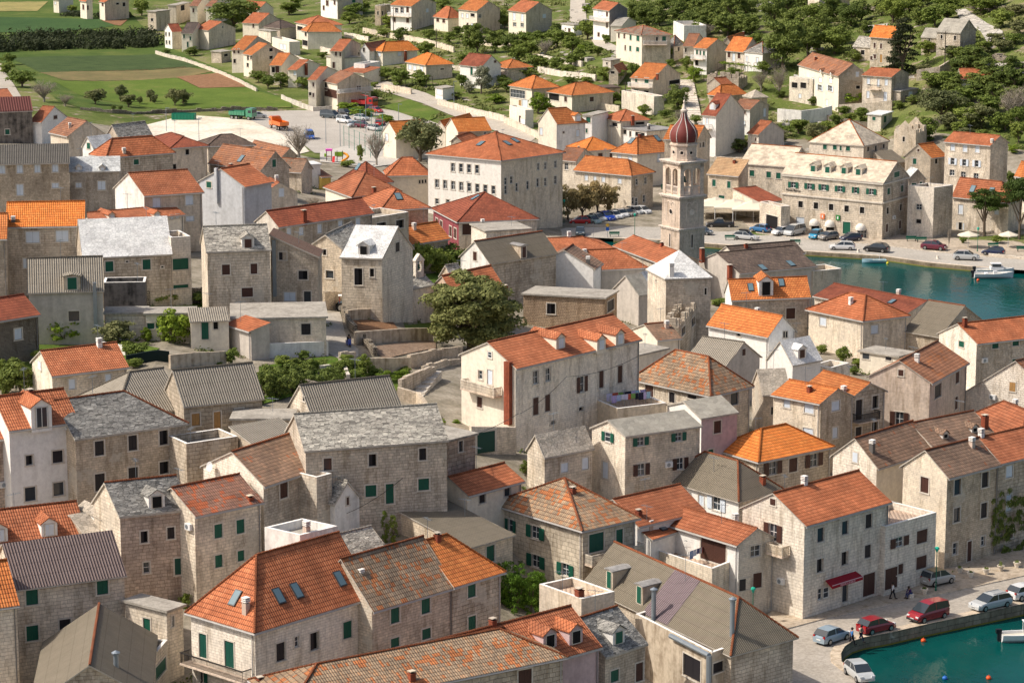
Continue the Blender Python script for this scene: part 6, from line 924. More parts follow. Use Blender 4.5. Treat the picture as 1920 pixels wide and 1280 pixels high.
PERG=[[0,[50.48,668.15,11.13],[59.95,656.99,12.19],7,"vine-covered pergola in front of the dark-shuttered hill house"],[0,[-30.9,699.13,4.83],[-21.78,692.8,4.83],5,"vine pergola in the garden below the bright orange hip roof"],[0,[43.3,668.28,9.67],[44.17,661.44,8.85],2,"small vine arbour on the steps"]]
def zr(code,p,q,LR,LL,rise):
 if code=='gR': return rise*(1-abs(2*q/LL-1))
 if code=='gL': return rise*(1-abs(2*p/LR-1))
 if code[:2]=='hR':
  z=rise*(1-abs(2*q/LL-1)); hw=min(LL/2,LR/2)
  if code in('hR','hRn'): z=min(z,rise*p/hw)
  if code in('hR','hRf'): z=min(z,rise*(LR-p)/hw)
  return z
 if code[:2]=='hL':
  z=rise*(1-abs(2*p/LR-1)); hw=min(LL/2,LR/2)
  if code in('hL','hLn'): z=min(z,rise*q/hw)
  if code in('hL','hLf'): z=min(z,rise*(LL-q)/hw)
  return z
 if code=='pyr': return rise*min(1-abs(2*p/LR-1),1-abs(2*q/LL-1))
 if code=='sR': return rise*q/LL
 if code=='sL': return rise*p/LR
 return 0.0
# ---------------------------------------------------------------- terrain height
CPW=np.array(CP)
def terr_raw(x,y):
 dx=(CPW[:,0]/CPW[:,1]-x/y)/.05; dy=(np.log(CPW[:,1])-math.log(y))/.12
 ww=1.0/(dx*dx+dy*dy+.06)**2; M=np.stack([np.ones_like(dx),dx,dy]); A=(M*ww)@M.T+np.diag([0,.6,.6]); return float(np.linalg.solve(A,(M*ww)@CPW[:,2])[0])
X0,Y0,GS,NX,NY=G
GR=np.array([[round(terr_raw(X0+i*GS,Y0+j*GS),1) for i in range(NX)] for j in range(NY)])
def terr(x,y):
 fx=min(max((x-X0)/GS,0),NX-1.001); fy=min(max((y-Y0)/GS,0),NY-1.001)
 i=int(fx);j=int(fy);u=fx-i;v=fy-j
 return float((GR[j,i]*(1-u)+GR[j,i+1]*u)*(1-v)+(GR[j+1,i]*(1-u)+GR[j+1,i+1]*u)*v)
def pip(x,y,P):
 c=False;j=len(P)-1
 for i in range(len(P)):
  xi,yi=P[i];xj,yj=P[j]
  if (yi>y)!=(yj>y) and x<(xj-xi)*(y-yi)/(yj-yi)+xi: c=not c
  j=i
 return c
def pdist(x,y,P):
 b=1e9
 for i in range(len(P)):
  x1,y1=P[i-1];x2,y2=P[i];dx,dy=x2-x1,y2-y1
  t=max(0,min(1,((x-x1)*dx+(y-y1)*dy)/(dx*dx+dy*dy+1e-9)))
  b=min(b,math.hypot(x-x1-t*dx,y-y1-t*dy))
 return b
# ---------------------------------------------------------------- materials
class NT:
 def __init__(s,name,rough=.85,spec=.25):
  s.m=bpy.data.materials.new(name); s.m.use_nodes=True; s.t=s.m.node_tree; s.b=s.t.nodes['Principled BSDF']
  s.b.inputs['Roughness'].default_value=rough; s.b.inputs['Specular IOR Level'].default_value=spec
 def n(s,ty,ins=None,**kw):
  x=s.t.nodes.new('ShaderNode'+ty)
  for k,v in kw.items(): setattr(x,k,v)
  for k,v in (ins or {}).items(): s.set(x.inputs[k],v)
  return x
 def set(s,i,v):
  if hasattr(v,'links') or isinstance(v,bpy.types.NodeSocket): s.t.links.new(v,i)
  else:
   if isinstance(v,tuple) and len(v)==3 and i.type=='RGBA': v=v+(1,)
   i.default_value=v
 def math(s,op,a,b=0.0): return s.n('Math',{0:a,1:b},operation=op).outputs[0]
 def mix(s,f,a,b,mode='MIX'):
  x=s.n('Mix',data_type='RGBA',blend_type=mode); s.set(x.inputs[0],f); s.set(x.inputs[6],a); s.set(x.inputs[7],b); return x.outputs[2]
 def ramp(s,f,stops):
  x=s.n('ValToRGB',{0:f}); e=x.color_ramp.elements
  while len(e)<len(stops): e.new(.5)
  for i,(p,c) in enumerate(stops): e[i].position=p; e[i].color=tuple(c)+(1,) if len(c)==3 else c
  return x.outputs[0]
 def noise(s,vec,sc_,det=3,rough=.55): return s.n('TexNoise',{'Vector':vec,'Scale':sc_,'Detail':det,'Roughness':rough}).outputs[0]
 def obj(s): return s.n('NewGeometry').outputs['Position']
 def uv(s): return s.n('TexCoord').outputs['UV']
 def bump(s,h,st,d): 
  x=s.n('Bump',{'Strength':st,'Distance':d,'Height':h}); s.t.links.new(x.outputs[0],s.b.inputs['Normal'])
 def col(s,c): s.set(s.b.inputs['Base Color'],c); return s.m
MC={}
def plain(name,c,rough=.7,metal=0,spec=.3,var=.12):
 if name in MC: return MC[name]
 t=NT(name,rough,spec); t.b.inputs['Metallic'].default_value=metal
 f=t.noise(t.obj(),1.7,2)
 MC[name]=t.col(t.mix(f,tuple(x*(1-var) for x in c),tuple(min(1,x*(1+var)) for x in c))); return MC[name]
def stone(name,c1,c2,mort,bw=.55,bh=.27,dist=.04,stain=.35,ms=.018,bs=.5):
 if name in MC: return MC[name]
 t=NT(name,.92,.15); uv=t.uv(); pos=t.obj()
 oi=t.n('ObjectInfo').outputs['Random']
 uv=t.n('VectorMath',{0:uv,'Scale':t.math('ADD',t.math('MULTIPLY',oi,.75),.6)},operation='SCALE').outputs[0]
 nz=t.n('TexNoise',{'Vector':uv,'Scale':1.6,'Detail':2}).outputs['Color']
 off=t.n('VectorMath',{0:nz,1:(.5,.5,.5)},operation='SUBTRACT').outputs[0]
 off=t.n('VectorMath',{0:off,'Scale':dist*4},operation='SCALE').outputs[0]
 v=t.n('VectorMath',{0:uv,1:off},operation='ADD').outputs[0]
 b=t.n('TexBrick',{'Vector':v,'Color1':c1,'Color2':c2,'Mortar':mort,'Scale':1.0,'Mortar Size':ms,'Mortar Smooth':.3,'Bias':0.0,'Brick Width':bw,'Row Height':bh},offset=.5,squash=.75,squash_frequency=3)
 big=t.noise(pos,.35,4); fine=t.noise(pos,3.0,3)
 k=t.ramp(big,[(.3,(1-stain,1-stain*1.02,1-stain*1.08)),(.62,(1.05,1.04,1.0))])
 c=t.mix(1.0,b.outputs['Color'],k,'MULTIPLY')
 k2=t.ramp(fine,[(.25,(.80,.79,.78)),(.7,(1.12,1.11,1.1))])
 c=t.mix(1.0,c,k2,'MULTIPLY')
 c=t.mix(1.0,c,t.ramp(oi,[(0,(.86,.84,.80)),(.3,(1.0,.99,.98)),(.55,(1.12,1.11,1.1)),(.8,(1.0,.95,.87)),(1,(.86,.87,.89))]),'MULTIPLY')
 sx=t.n('SeparateXYZ',{0:pos}); sv_=t.n('CombineXYZ',{0:t.math('MULTIPLY',sx.outputs[0],1.3),1:t.math('MULTIPLY',sx.outputs[1],1.3),2:t.math('MULTIPLY',sx.outputs[2],.22)}).outputs[0]
 c=t.mix(1.0,c,t.ramp(t.noise(sv_,1.0,4,.65),[(.34,(.72,.69,.65)),(.5,(1,1,1))]),'MULTIPLY')
 if stain>.3: c=t.mix(t.ramp(t.noise(pos,.22,5,.6),[(.60,(0,0,0)),(.64,(.75,.75,.75))]),c,t.mix(fine,(.44,.39,.31),(.70,.63,.52)))
 h=t.math('ADD',t.math('MULTIPLY',b.outputs['Fac'],-1.0),t.math('MULTIPLY',fine,.7))
 t.bump(h,bs*1.5,.05); MC[name]=t.col(c); return MC[name]
def tile(name,cols,patch=None,amt=0,cw=.24,ch=.44,dirt=.2):
 if name in MC: return MC[name]
 t=NT(name,.8,.25); uv=t.uv(); s=t.n('SeparateXYZ',{0:uv}); u=t.math('DIVIDE',s.outputs[0],cw); v=t.math('DIVIDE',s.outputs[1],ch)
 fu,fv=t.math('FLOOR',u),t.math('FLOOR',v)
 cell=t.n('CombineXYZ',{0:fu,1:fv}).outputs[0]
 r=t.n('TexWhiteNoise',{'Vector':cell},noise_dimensions='2D').outputs['Value']
 c=t.ramp(r,[(i/(len(cols)-1),x) for i,x in enumerate(cols)])
 if patch:
  pv=t.n('CombineXYZ',{0:t.math('MULTIPLY',fu,.09),1:t.math('MULTIPLY',fv,.26)}).outputs[0]
  pn=t.noise(pv,1.0,4,.8); pn=t.math('ADD',pn,t.math('MULTIPLY',r,.12))
  f=t.math('GREATER_THAN',pn,1-amt)
  c=t.mix(f,c,t.ramp(r,[(0,patch[0]),(1,patch[1])]))
 big=t.noise(t.obj(),.5,4); oi=t.n('ObjectInfo').outputs['Random']
 c=t.mix(1.0,c,t.ramp(big,[(.3,(1-dirt*1.6,1-dirt*1.6,1-dirt*1.6)),(.65,(1.08,1.07,1.06))]),'MULTIPLY')
 c=t.mix(1.0,c,t.ramp(oi,[(0,(.84,.86,.9)),(.5,(1,1,1)),(1,(1.1,1.06,1.0))]),'MULTIPLY')
 c=t.mix(t.ramp(t.noise(t.uv(),2.2,5,.75),[(.60,(0,0,0)),(.70,(dirt*2,dirt*2,dirt*2))]),c,(.20,.165,.12))
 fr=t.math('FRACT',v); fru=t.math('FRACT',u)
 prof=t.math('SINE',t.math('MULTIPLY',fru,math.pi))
 gap=t.ramp(fr,[(0,(.42,.37,.36)),(.12,(.55,.5,.48)),(.26,(1,1,1))])  # darkens a band along the lower edge of every tile row
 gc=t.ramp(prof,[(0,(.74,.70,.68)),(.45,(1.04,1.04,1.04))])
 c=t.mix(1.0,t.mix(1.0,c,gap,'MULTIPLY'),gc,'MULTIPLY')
 h=t.math('ADD',prof,t.math('MULTIPLY',t.math('SUBTRACT',1.0,fr),1.4))
 t.bump(h,.9,.06); MC[name]=t.col(c); return MC[name]
def corrug(name,ca,cb,per=.26,sheet=1.3):
 if name in MC: return MC[name]
 t=NT(name,.85,.2); s=t.n('SeparateXYZ',{0:t.uv()}); ph=t.math('MULTIPLY',s.outputs[0],2*math.pi/per)
 si=t.math('SINE',ph); fr=t.math('FRACT',t.math('DIVIDE',s.outputs[1],sheet))
 n=t.noise(t.obj(),.9,4); st=t.n('CombineXYZ',{0:t.math('MULTIPLY',s.outputs[0],2.0),1:t.math('MULTIPLY',s.outputs[1],.25)}).outputs[0]
 n2=t.noise(st,2.0,3)
 c=t.mix(t.math('MULTIPLY',t.math('ADD',n,n2),.5),ca,cb)
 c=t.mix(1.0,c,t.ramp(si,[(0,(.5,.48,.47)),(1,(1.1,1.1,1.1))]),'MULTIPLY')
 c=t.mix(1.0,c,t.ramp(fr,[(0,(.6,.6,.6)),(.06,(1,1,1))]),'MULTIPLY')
 t.bump(si,.8,.05); MC[name]=t.col(c); return MC[name]
def slate(name,cols,sx=1.9,sy=5.6,gap=.34,b=1.0,rnd=1.0):
 if name in MC: return MC[name]
 t=NT(name,.95,.12); mp=t.n('Mapping',{'Vector':t.uv(),'Scale':(sx,sy,1)}).outputs[0]
 v=t.n('TexVoronoi',{'Vector':mp,'Scale':1.0,'Randomness':rnd},voronoi_dimensions='2D')
 e=t.n('TexVoronoi',{'Vector':mp,'Scale':1.0,'Randomness':rnd},voronoi_dimensions='2D',feature='DISTANCE_TO_EDGE').outputs[0]
 r=t.n('SeparateColor',{0:v.outputs['Color']}).outputs[0]
 c=t.ramp(r,[(i/(len(cols)-1),x) for i,x in enumerate(cols)])
 c=t.mix(1.0,c,t.ramp(e,[(0,(gap,gap,gap)),(.12,(1,1,1))]),'MULTIPLY')
 c=t.mix(1.0,c,t.ramp(t.noise(t.obj(),.6,4),[(.3,(.78,.77,.76)),(.7,(1.1,1.1,1.08))]),'MULTIPLY')
 h=t.math('ADD',t.math('MULTIPLY',r,1.0),t.math('MULTIPLY',t.noise(t.uv(),5,3),.8))
 t.bump(h,b,.1); MC[name]=t.col(c); return MC[name]
def plaster(name,c,stain=.16,sc_=.7,c2=None):
 if name in MC: return MC[name]
 t=NT(name,.9,.15); p=t.obj(); n=t.noise(p,sc_,5,.65)
 sx=t.n('SeparateXYZ',{0:p}); st=t.n('CombineXYZ',{0:t.math('MULTIPLY',sx.outputs[0],1.5),1:t.math('MULTIPLY',sx.outputs[1],1.5),2:t.math('MULTIPLY',sx.outputs[2],.18)}).outputs[0]
 n2=t.noise(st,1.0,4)
 d=c2 or tuple(x*(1-stain*2.2) for x in c)
 k=t.ramp(t.math('MULTIPLY',t.math('ADD',n,n2),.5),[(.36,d),(.55,c)])
 k=t.mix(1.0,k,t.ramp(t.noise(p,2.2,5,.7),[(.3,(.86,.85,.84)),(.6,(1.03,1.03,1.03))]),'MULTIPLY'); t.bump(t.noise(p,9,2),.25,.02); MC[name]=t.col(k); return MC[name]
def ground(name,cols,sc_=.4,det=6,bd=.2,pos=None,fine=3.0):
 if name in MC: return MC[name]
 t=NT(name,.95,.1); p=t.obj(); n=t.noise(p,sc_,det,.65)
 c=t.ramp(n,[(q,x) for q,x in cols])
 f=t.noise(p,fine,4,.7)
 c=t.mix(1.0,c,t.ramp(f,[(.3,(.72,.72,.72)),(.7,(1.2,1.2,1.2))]),'MULTIPLY')
 t.bump(f,.6,bd); MC[name]=t.col(c); return MC[name]
def rows(name,soil,crop,per,ang,amt):
 t=NT(name,.95,.1); p=t.obj(); s=t.n('SeparateXYZ',{0:p}); a=R(ang)
 d=t.math('ADD',t.math('MULTIPLY',s.outputs[0],math.cos(a)),t.math('MULTIPLY',s.outputs[1],math.sin(a)))
 w_=t.math('SINE',t.math('MULTIPLY',d,2*math.pi/per)); n=t.noise(p,.9,5,.7)
 f=t.ramp(t.math('ADD',t.math('MULTIPLY',w_,.3),n),[(amt,(0,0,0)),(amt+.12,(1,1,1))])
 c=t.mix(f,soil,crop); c=t.mix(1.0,c,t.ramp(t.noise(p,.12,4),[(.3,(.75,.78,.8)),(.7,(1.15,1.12,1.1))]),'MULTIPLY')
 t.bump(w_,.5,.2); MC[name]=t.col(c); return MC[name]
Z=(.5,.5,.5)
WM={'sg':lambda:stone('grey_block_stone',(.71,.63,.53),(.56,.49,.41),(.36,.31,.255)),
'sw':lambda:stone('warm_block_stone',(.82,.735,.62),(.69,.615,.515),(.47,.41,.335)),
'sl':lambda:stone('pale_block_stone',(.88,.815,.72),(.80,.74,.65),(.62,.56,.485),.5,.24,.015,.16),
'sp':lambda:stone('pinkish_block_stone',(.68,.56,.47),(.52,.42,.35),(.34,.275,.225)),
'sr':lambda:stone('rubble_stone',(.50,.45,.375),(.35,.31,.26),(.14,.12,.10),.34,.2,.09,.3,.035,.9),
'rk':lambda:stone('rock_faced_stone',(.64,.50,.38),(.50,.39,.295),(.28,.215,.16),.42,.26,.03,.15,.03,1.0),
'cp':lambda:stone('cream_block_cladding',(.74,.62,.52),(.70,.585,.49),(.55,.46,.385),.8,.4,.0,.1,.012,.2),
'wh':lambda:plaster('white_plaster',(.88,.85,.79),.05),'wp':lambda:plaster('worn_white_plaster',(.85,.82,.76),.14),
'cr':lambda:plaster('cream_plaster',(.84,.76,.62),.07),'pl':lambda:plaster('pale_cream_render',(.88,.84,.76),.04),
'pk':lambda:plaster('pink_plaster',(.60,.45,.44),.12),'mr':lambda:plaster('maroon_plaster',(.28,.075,.085),.15),
'ye':lambda:plaster('yellow_plaster',(.72,.52,.14),.08),'pe':lambda:plaster('peach_plaster',(.66,.49,.36),.1),
'gr':lambda:stone('plain_block_render',(.70,.625,.53),(.64,.57,.48),(.54,.48,.40),.6,.3,0,.1,.012,.2),'gp':lambda:plaster('pale_grey_render',(.60,.545,.475),.1),
'bl':lambda:plaster('blue_white_render',(.56,.57,.58),.08),'dg':lambda:plaster('dark_grey_render',(.22,.215,.21),.14),
'gs':lambda:plaster('stained_concrete',(.60,.51,.39),.3,1.2,(.30,.23,.16)),
'dk2':lambda:plaster('blackened_concrete',(.16,.15,.14),.3,1.0,(.03,.03,.03)),'ds':lambda:plaster('dark_stained_stone',(.27,.23,.19),.3,.8,(.05,.045,.04)),
'dkg':lambda:plain('dark_green_netting',(.008,.02,.018),.9)}
OR=[(.68,.25,.075),(.60,.20,.058),(.54,.17,.05)]
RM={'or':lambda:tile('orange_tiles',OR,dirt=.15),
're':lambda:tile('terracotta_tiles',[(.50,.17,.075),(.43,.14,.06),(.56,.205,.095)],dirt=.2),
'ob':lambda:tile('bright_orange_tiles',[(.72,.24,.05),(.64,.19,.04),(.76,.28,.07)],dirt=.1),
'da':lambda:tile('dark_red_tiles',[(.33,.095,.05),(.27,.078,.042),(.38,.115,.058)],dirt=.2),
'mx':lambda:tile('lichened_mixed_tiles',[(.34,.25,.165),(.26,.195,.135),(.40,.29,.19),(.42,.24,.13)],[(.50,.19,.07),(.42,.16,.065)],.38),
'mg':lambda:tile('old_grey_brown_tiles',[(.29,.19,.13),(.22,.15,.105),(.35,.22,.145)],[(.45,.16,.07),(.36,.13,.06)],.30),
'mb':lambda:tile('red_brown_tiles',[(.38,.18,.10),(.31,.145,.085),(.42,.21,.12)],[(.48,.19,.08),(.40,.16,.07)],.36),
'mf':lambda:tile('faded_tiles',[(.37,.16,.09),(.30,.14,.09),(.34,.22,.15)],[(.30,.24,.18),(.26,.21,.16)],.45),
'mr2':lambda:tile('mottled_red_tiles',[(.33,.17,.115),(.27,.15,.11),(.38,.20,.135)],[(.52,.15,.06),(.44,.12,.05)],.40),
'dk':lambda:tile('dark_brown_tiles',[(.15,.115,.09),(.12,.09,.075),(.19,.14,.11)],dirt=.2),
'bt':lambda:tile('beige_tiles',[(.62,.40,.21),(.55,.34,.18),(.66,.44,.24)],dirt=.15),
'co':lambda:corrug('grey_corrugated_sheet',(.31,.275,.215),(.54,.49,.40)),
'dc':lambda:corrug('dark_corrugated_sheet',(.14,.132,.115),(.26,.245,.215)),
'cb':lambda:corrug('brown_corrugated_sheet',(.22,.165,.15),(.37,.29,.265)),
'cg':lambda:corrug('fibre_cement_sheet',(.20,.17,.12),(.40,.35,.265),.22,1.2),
'rs':lambda:corrug('rusty_sheet',(.36,.17,.11),(.34,.28,.22),.2,1.0),
'pm':lambda:corrug('purple_metal_sheet',(.20,.07,.065),(.27,.11,.09),.5,9),
'st':lambda:slate('grey_slate',[(.24,.232,.215),(.35,.335,.305),(.14,.135,.125),(.46,.44,.40)]),
'st2':lambda:slate('pale_stone_slates',[(.38,.355,.305),(.60,.555,.475),(.22,.205,.18),(.72,.67,.57)]),
'sb':lambda:slate('cement_washed_slabs',[(.36,.335,.28),(.42,.39,.33),(.32,.30,.255)],1.6,2.0,.88,.4),
'sb2':lambda:slate('beige_stone_slabs',[(.46,.40,.32),(.56,.49,.40),(.36,.32,.26)],2,2.8,.6,.7),
'bs':lambda:slate('limestone_slabs',[(.66,.56,.43),(.72,.62,.48),(.60,.51,.39),(.50,.42,.33)],1.5,2.4,.86,.5),
'wt':lambda:slate('limewashed_slabs',[(.80,.795,.77),(.88,.87,.84),(.68,.675,.65)],2.2,3.2,.72,1.0),
'wt2':lambda:slate('silvery_slabs',[(.58,.59,.58),(.70,.71,.69),(.46,.47,.46)],2.0,3,.75,.9),
'cn':lambda:ground('old_concrete_roof',[(.3,(.27,.245,.205)),(.5,(.40,.365,.31)),(.7,(.48,.44,.37))],.5,5,.05),
'cf':lambda:ground('grey_concrete_roof',[(.3,(.24,.23,.22)),(.7,(.38,.365,.34))],.5,5,.05),
'gf':lambda:ground('dark_yard_floor',[(.3,(.13,.125,.115)),(.7,(.24,.225,.20))],.5,5,.05),
'wf':lambda:plaster('white_roof_membrane',(.72,.72,.70),.08),
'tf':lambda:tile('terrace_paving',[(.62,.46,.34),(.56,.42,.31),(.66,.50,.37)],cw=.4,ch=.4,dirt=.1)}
def W(k):
 return WM[k]()
PM={'grass1':lambda:ground('meadow_grass',[(.3,(.06,.10,.022)),(.5,(.09,.135,.03)),(.72,(.16,.18,.05))],.09,6,.3),
'grass2':lambda:ground('young_crop',[(.35,(.055,.085,.03)),(.65,(.08,.115,.04))],.2,6,.3),
'grass3':lambda:ground('bright_grass',[(.3,(.085,.135,.022)),(.55,(.125,.18,.032)),(.75,(.20,.20,.06))],.1,6,.3),
'grass4':lambda:ground('dark_crop',[(.3,(.045,.09,.03)),(.7,(.07,.13,.04))],.08,6,.3),
'grass5':lambda:ground('garden_green',[(.3,(.05,.09,.015)),(.55,(.10,.17,.02)),(.75,(.16,.15,.08))],.6,6,.3),
'vine':lambda:rows('vineyard_rows',(.27,.18,.095),(.12,.15,.05),2.2,72,.46),
'vine2':lambda:rows('far_vineyard_rows',(.40,.30,.13),(.17,.21,.06),3.0,60,.5),
'plough':lambda:ground('ploughed_soil',[(.3,(.22,.115,.06)),(.7,(.34,.19,.105))],.8,6,.4),
'soil2':lambda:ground('dry_soil',[(.3,(.25,.17,.115)),(.7,(.34,.245,.175))],.8,6,.3),
'gravel':lambda:ground('white_gravel',[(.3,(.62,.53,.40)),(.5,(.76,.68,.55)),(.75,(.82,.76,.65))],.12,7,.1,fine=1.2),
'lot':lambda:ground('pale_asphalt',[(.3,(.42,.38,.325)),(.7,(.50,.46,.40))],.2,5,.03),
'court':lambda:ground('court_surface',[(.3,(.52,.48,.42)),(.7,(.60,.56,.49))],.3,5,.02),
'lane':lambda:ground('pale_lane',[(.3,(.42,.37,.30)),(.7,(.54,.49,.41))],.4,6,.05),
'paving':lambda:ground('town_ground',[(.3,(.17,.15,.10)),(.45,(.27,.235,.175)),(.6,(.36,.315,.245)),(.75,(.44,.39,.31))],.35,6,.1),
'rock':lambda:slate('bare_rock',[(.50,.46,.40),(.62,.58,.52),(.36,.34,.29)],.5,.5,.5,1),
'quay':lambda:ground('quay_asphalt',[(.3,(.40,.365,.31)),(.7,(.50,.46,.40))],.15,6,.03),
'road':lambda:ground('quay_road_asphalt',[(.3,(.38,.335,.275)),(.7,(.47,.42,.355))],.3,6,.03),
'pave2':lambda:stone('pavement_slabs',(.58,.50,.41),(.52,.45,.365),(.44,.38,.31),1.0,.6,.0,.15,.012,.2)}
SH={'g':(.012,.10,.062),'b':(.075,.033,.024),'w':(.66,.72,.78),'y':(.42,.24,.09),'d':(.012,.085,.06),'o':(.012,.011,.011),'p':(.03,.035,.04)}
def shut(k): return plain('shutter_'+{'g':'green','b':'brown','w':'white','y':'wood','d':'dark_green'}[k],SH[k],.55)
def mglass():
 if 'glass' in MC: return MC['glass']
 t=NT('window_glass',.08,.6); MC['glass']=t.col((.035,.045,.055)); return t.m
DARK=lambda:plain('dark_interior',(.012,.011,.011),.9)
FRM=lambda:plaster('window_surround_stone',(.66,.60,.51),.06)
WHF=lambda:plain('white_paint',(.74,.74,.72),.5)
METG=lambda:plain('grey_metal',(.30,.34,.37),.45,.5)
IRON=lambda:plain('dark_iron',(.05,.045,.04),.6,.3)
BRK=lambda:stone('red_brick',(.38,.10,.055),(.32,.085,.05),(.22,.11,.08),.24,.08,0,.2,.01,.4)
GRN=lambda:plain('green_paint',(.015,.15,.09),.5)
# ---------------------------------------------------------------- mesh builder
class MB:
 def __init__(s): s.v=[];s.f=[];s.uv=[];s.mi=[];s.sm=False
 def poly(s,pts,mi=0,uv=None):
  b=len(s.v); s.v+= [tuple(p) for p in pts]; s.f.append(list(range(b,b+len(pts)))); s.mi.append(mi)
  if uv is None:
   a=Vector(pts[0]);n=None
   nn=Vector((0,0,0))
   for i in range(len(pts)):
    p,q=Vector(pts[i]),Vector(pts[(i+1)%len(pts)]); nn+=p.cross(q)
   nn=nn.normalized() if nn.length>1e-9 else Vector((0,0,1))
   if abs(nn.z)>.7: uv=[(p[0],p[1]) for p in pts]
   else:
    t=Vector((-nn.y,nn.x,0)).normalized(); uv=[(Vector(p).dot(t),p[2]) for p in pts]
  s.uv.append(uv)
 def hexa(s,c,mi=0):  # 8 corners: bottom ccw 4, top ccw 4
  for q in ((0,1,5,4),(1,2,6,5),(2,3,7,6),(3,0,4,7),(4,5,6,7),(3,2,1,0)): s.poly([c[i] for i in q],mi)
 def box(s,o,e1,e2,a,b,z0,z1,mi=0,p0=0,q0=0):
  # o origin (x,y), from p0..a along e1, q0..b along e2
  P=lambda p,q,z:(o[0]+e1[0]*p+e2[0]*q,o[1]+e1[1]*p+e2[1]*q,z)
  s.hexa([P(p0,q0,z0),P(a,q0,z0),P(a,b,z0),P(p0,b,z0),P(p0,q0,z1),P(a,q0,z1),P(a,b,z1),P(p0,b,z1)],mi)
 def cbox(s,x,y,z0,sx,sy,h,mi=0,ang=0):
  c,d=math.cos(ang),math.sin(ang); s.box((x,y),(c,d),(-d,c),sx/2,sy/2,z0,z0+h,mi,-sx/2,-sy/2)
 def tube(s,a,b,r,n=6,mi=0,r2=None,caps=True):
  a,b=Vector(a),Vector(b); d=(b-a); 
  if d.length<1e-6: return
  d.normalize(); x=d.orthogonal().normalized(); y=d.cross(x); r2=r if r2 is None else r2
  A=[a+(x*math.cos(t)+y*math.sin(t))*r for t in [2*math.pi*i/n for i in range(n)]]
  B=[b+(x*math.cos(t)+y*math.sin(t))*r2 for t in [2*math.pi*i/n for i in range(n)]]
  for i in range(n):
   j=(i+1)%n; s.poly([A[i],A[j],B[j],B[i]],mi,[(0,0),(1,0),(1,1),(0,1)])
  if caps: s.poly(A[::-1],mi); s.poly(B,mi)
 def lathe(s,c,prof,n=16,mi=0,sx=1,sy=1,mif=None):
  for k in range(len(prof)-1):
   (r0,z0),(r1,z1)=prof[k],prof[k+1]
   for i in range(n):
    t0,t1=2*math.pi*i/n,2*math.pi*(i+1)/n
    P=lambda r,t,z:(c[0]+r*math.cos(t)*sx,c[1]+r*math.sin(t)*sy,c[2]+z)
    q=[P(r0,t0,z0),P(r0,t1,z0),P(r1,t1,z1),P(r1,t0,z1)]
    if r0<1e-5: q=q[1:]
    elif r1<1e-5: q=q[:3]
    s.poly(q,mif(i) if mif else mi)
 def mesh(s,name,mats,weld=False):
  m=bpy.data.meshes.new(name); m.from_pydata(s.v,[],s.f); l=m.uv_layers.new(name='UVMap')
  l.data.foreach_set('uv',[c for f in s.uv for p in f for c in p[:2]])
  for x in (mats if isinstance(mats,(list,tuple)) else [mats]): m.materials.append(x)
  m.polygons.foreach_set('material_index',s.mi)
  if weld or s.sm:
   bm=bmesh.new(); bm.from_mesh(m); bmesh.ops.remove_doubles(bm,verts=bm.verts,dist=1e-4); bm.to_mesh(m); bm.free()
  if s.sm: m.polygons.foreach_set('use_smooth',[True]*len(m.polygons))
  m.update(); return m
 def build(s,name,mats,parent=None,weld=False,**kw):
  o=bpy.data.objects.new(name,s.mesh(name,mats,weld)); sc.collection.objects.link(o)
  if parent: o.parent=parent
  for k,v in kw.items(): o[k]=v
  return o
def empty(name,loc,label,cat,group=None,rz=0):
 o=bpy.data.objects.new(name,None); sc.collection.objects.link(o); o.location=loc; o.rotation_euler=(0,0,rz); o.empty_display_size=.5
 o['label']=label; o['category']=cat
 if group: o['group']=group
 return o
def copy_tree(o,parent=None):
 c=o.copy(); sc.collection.objects.link(c)
 if parent: c.parent=parent
 for ch in list(o.children): copy_tree(ch,c)
 return c
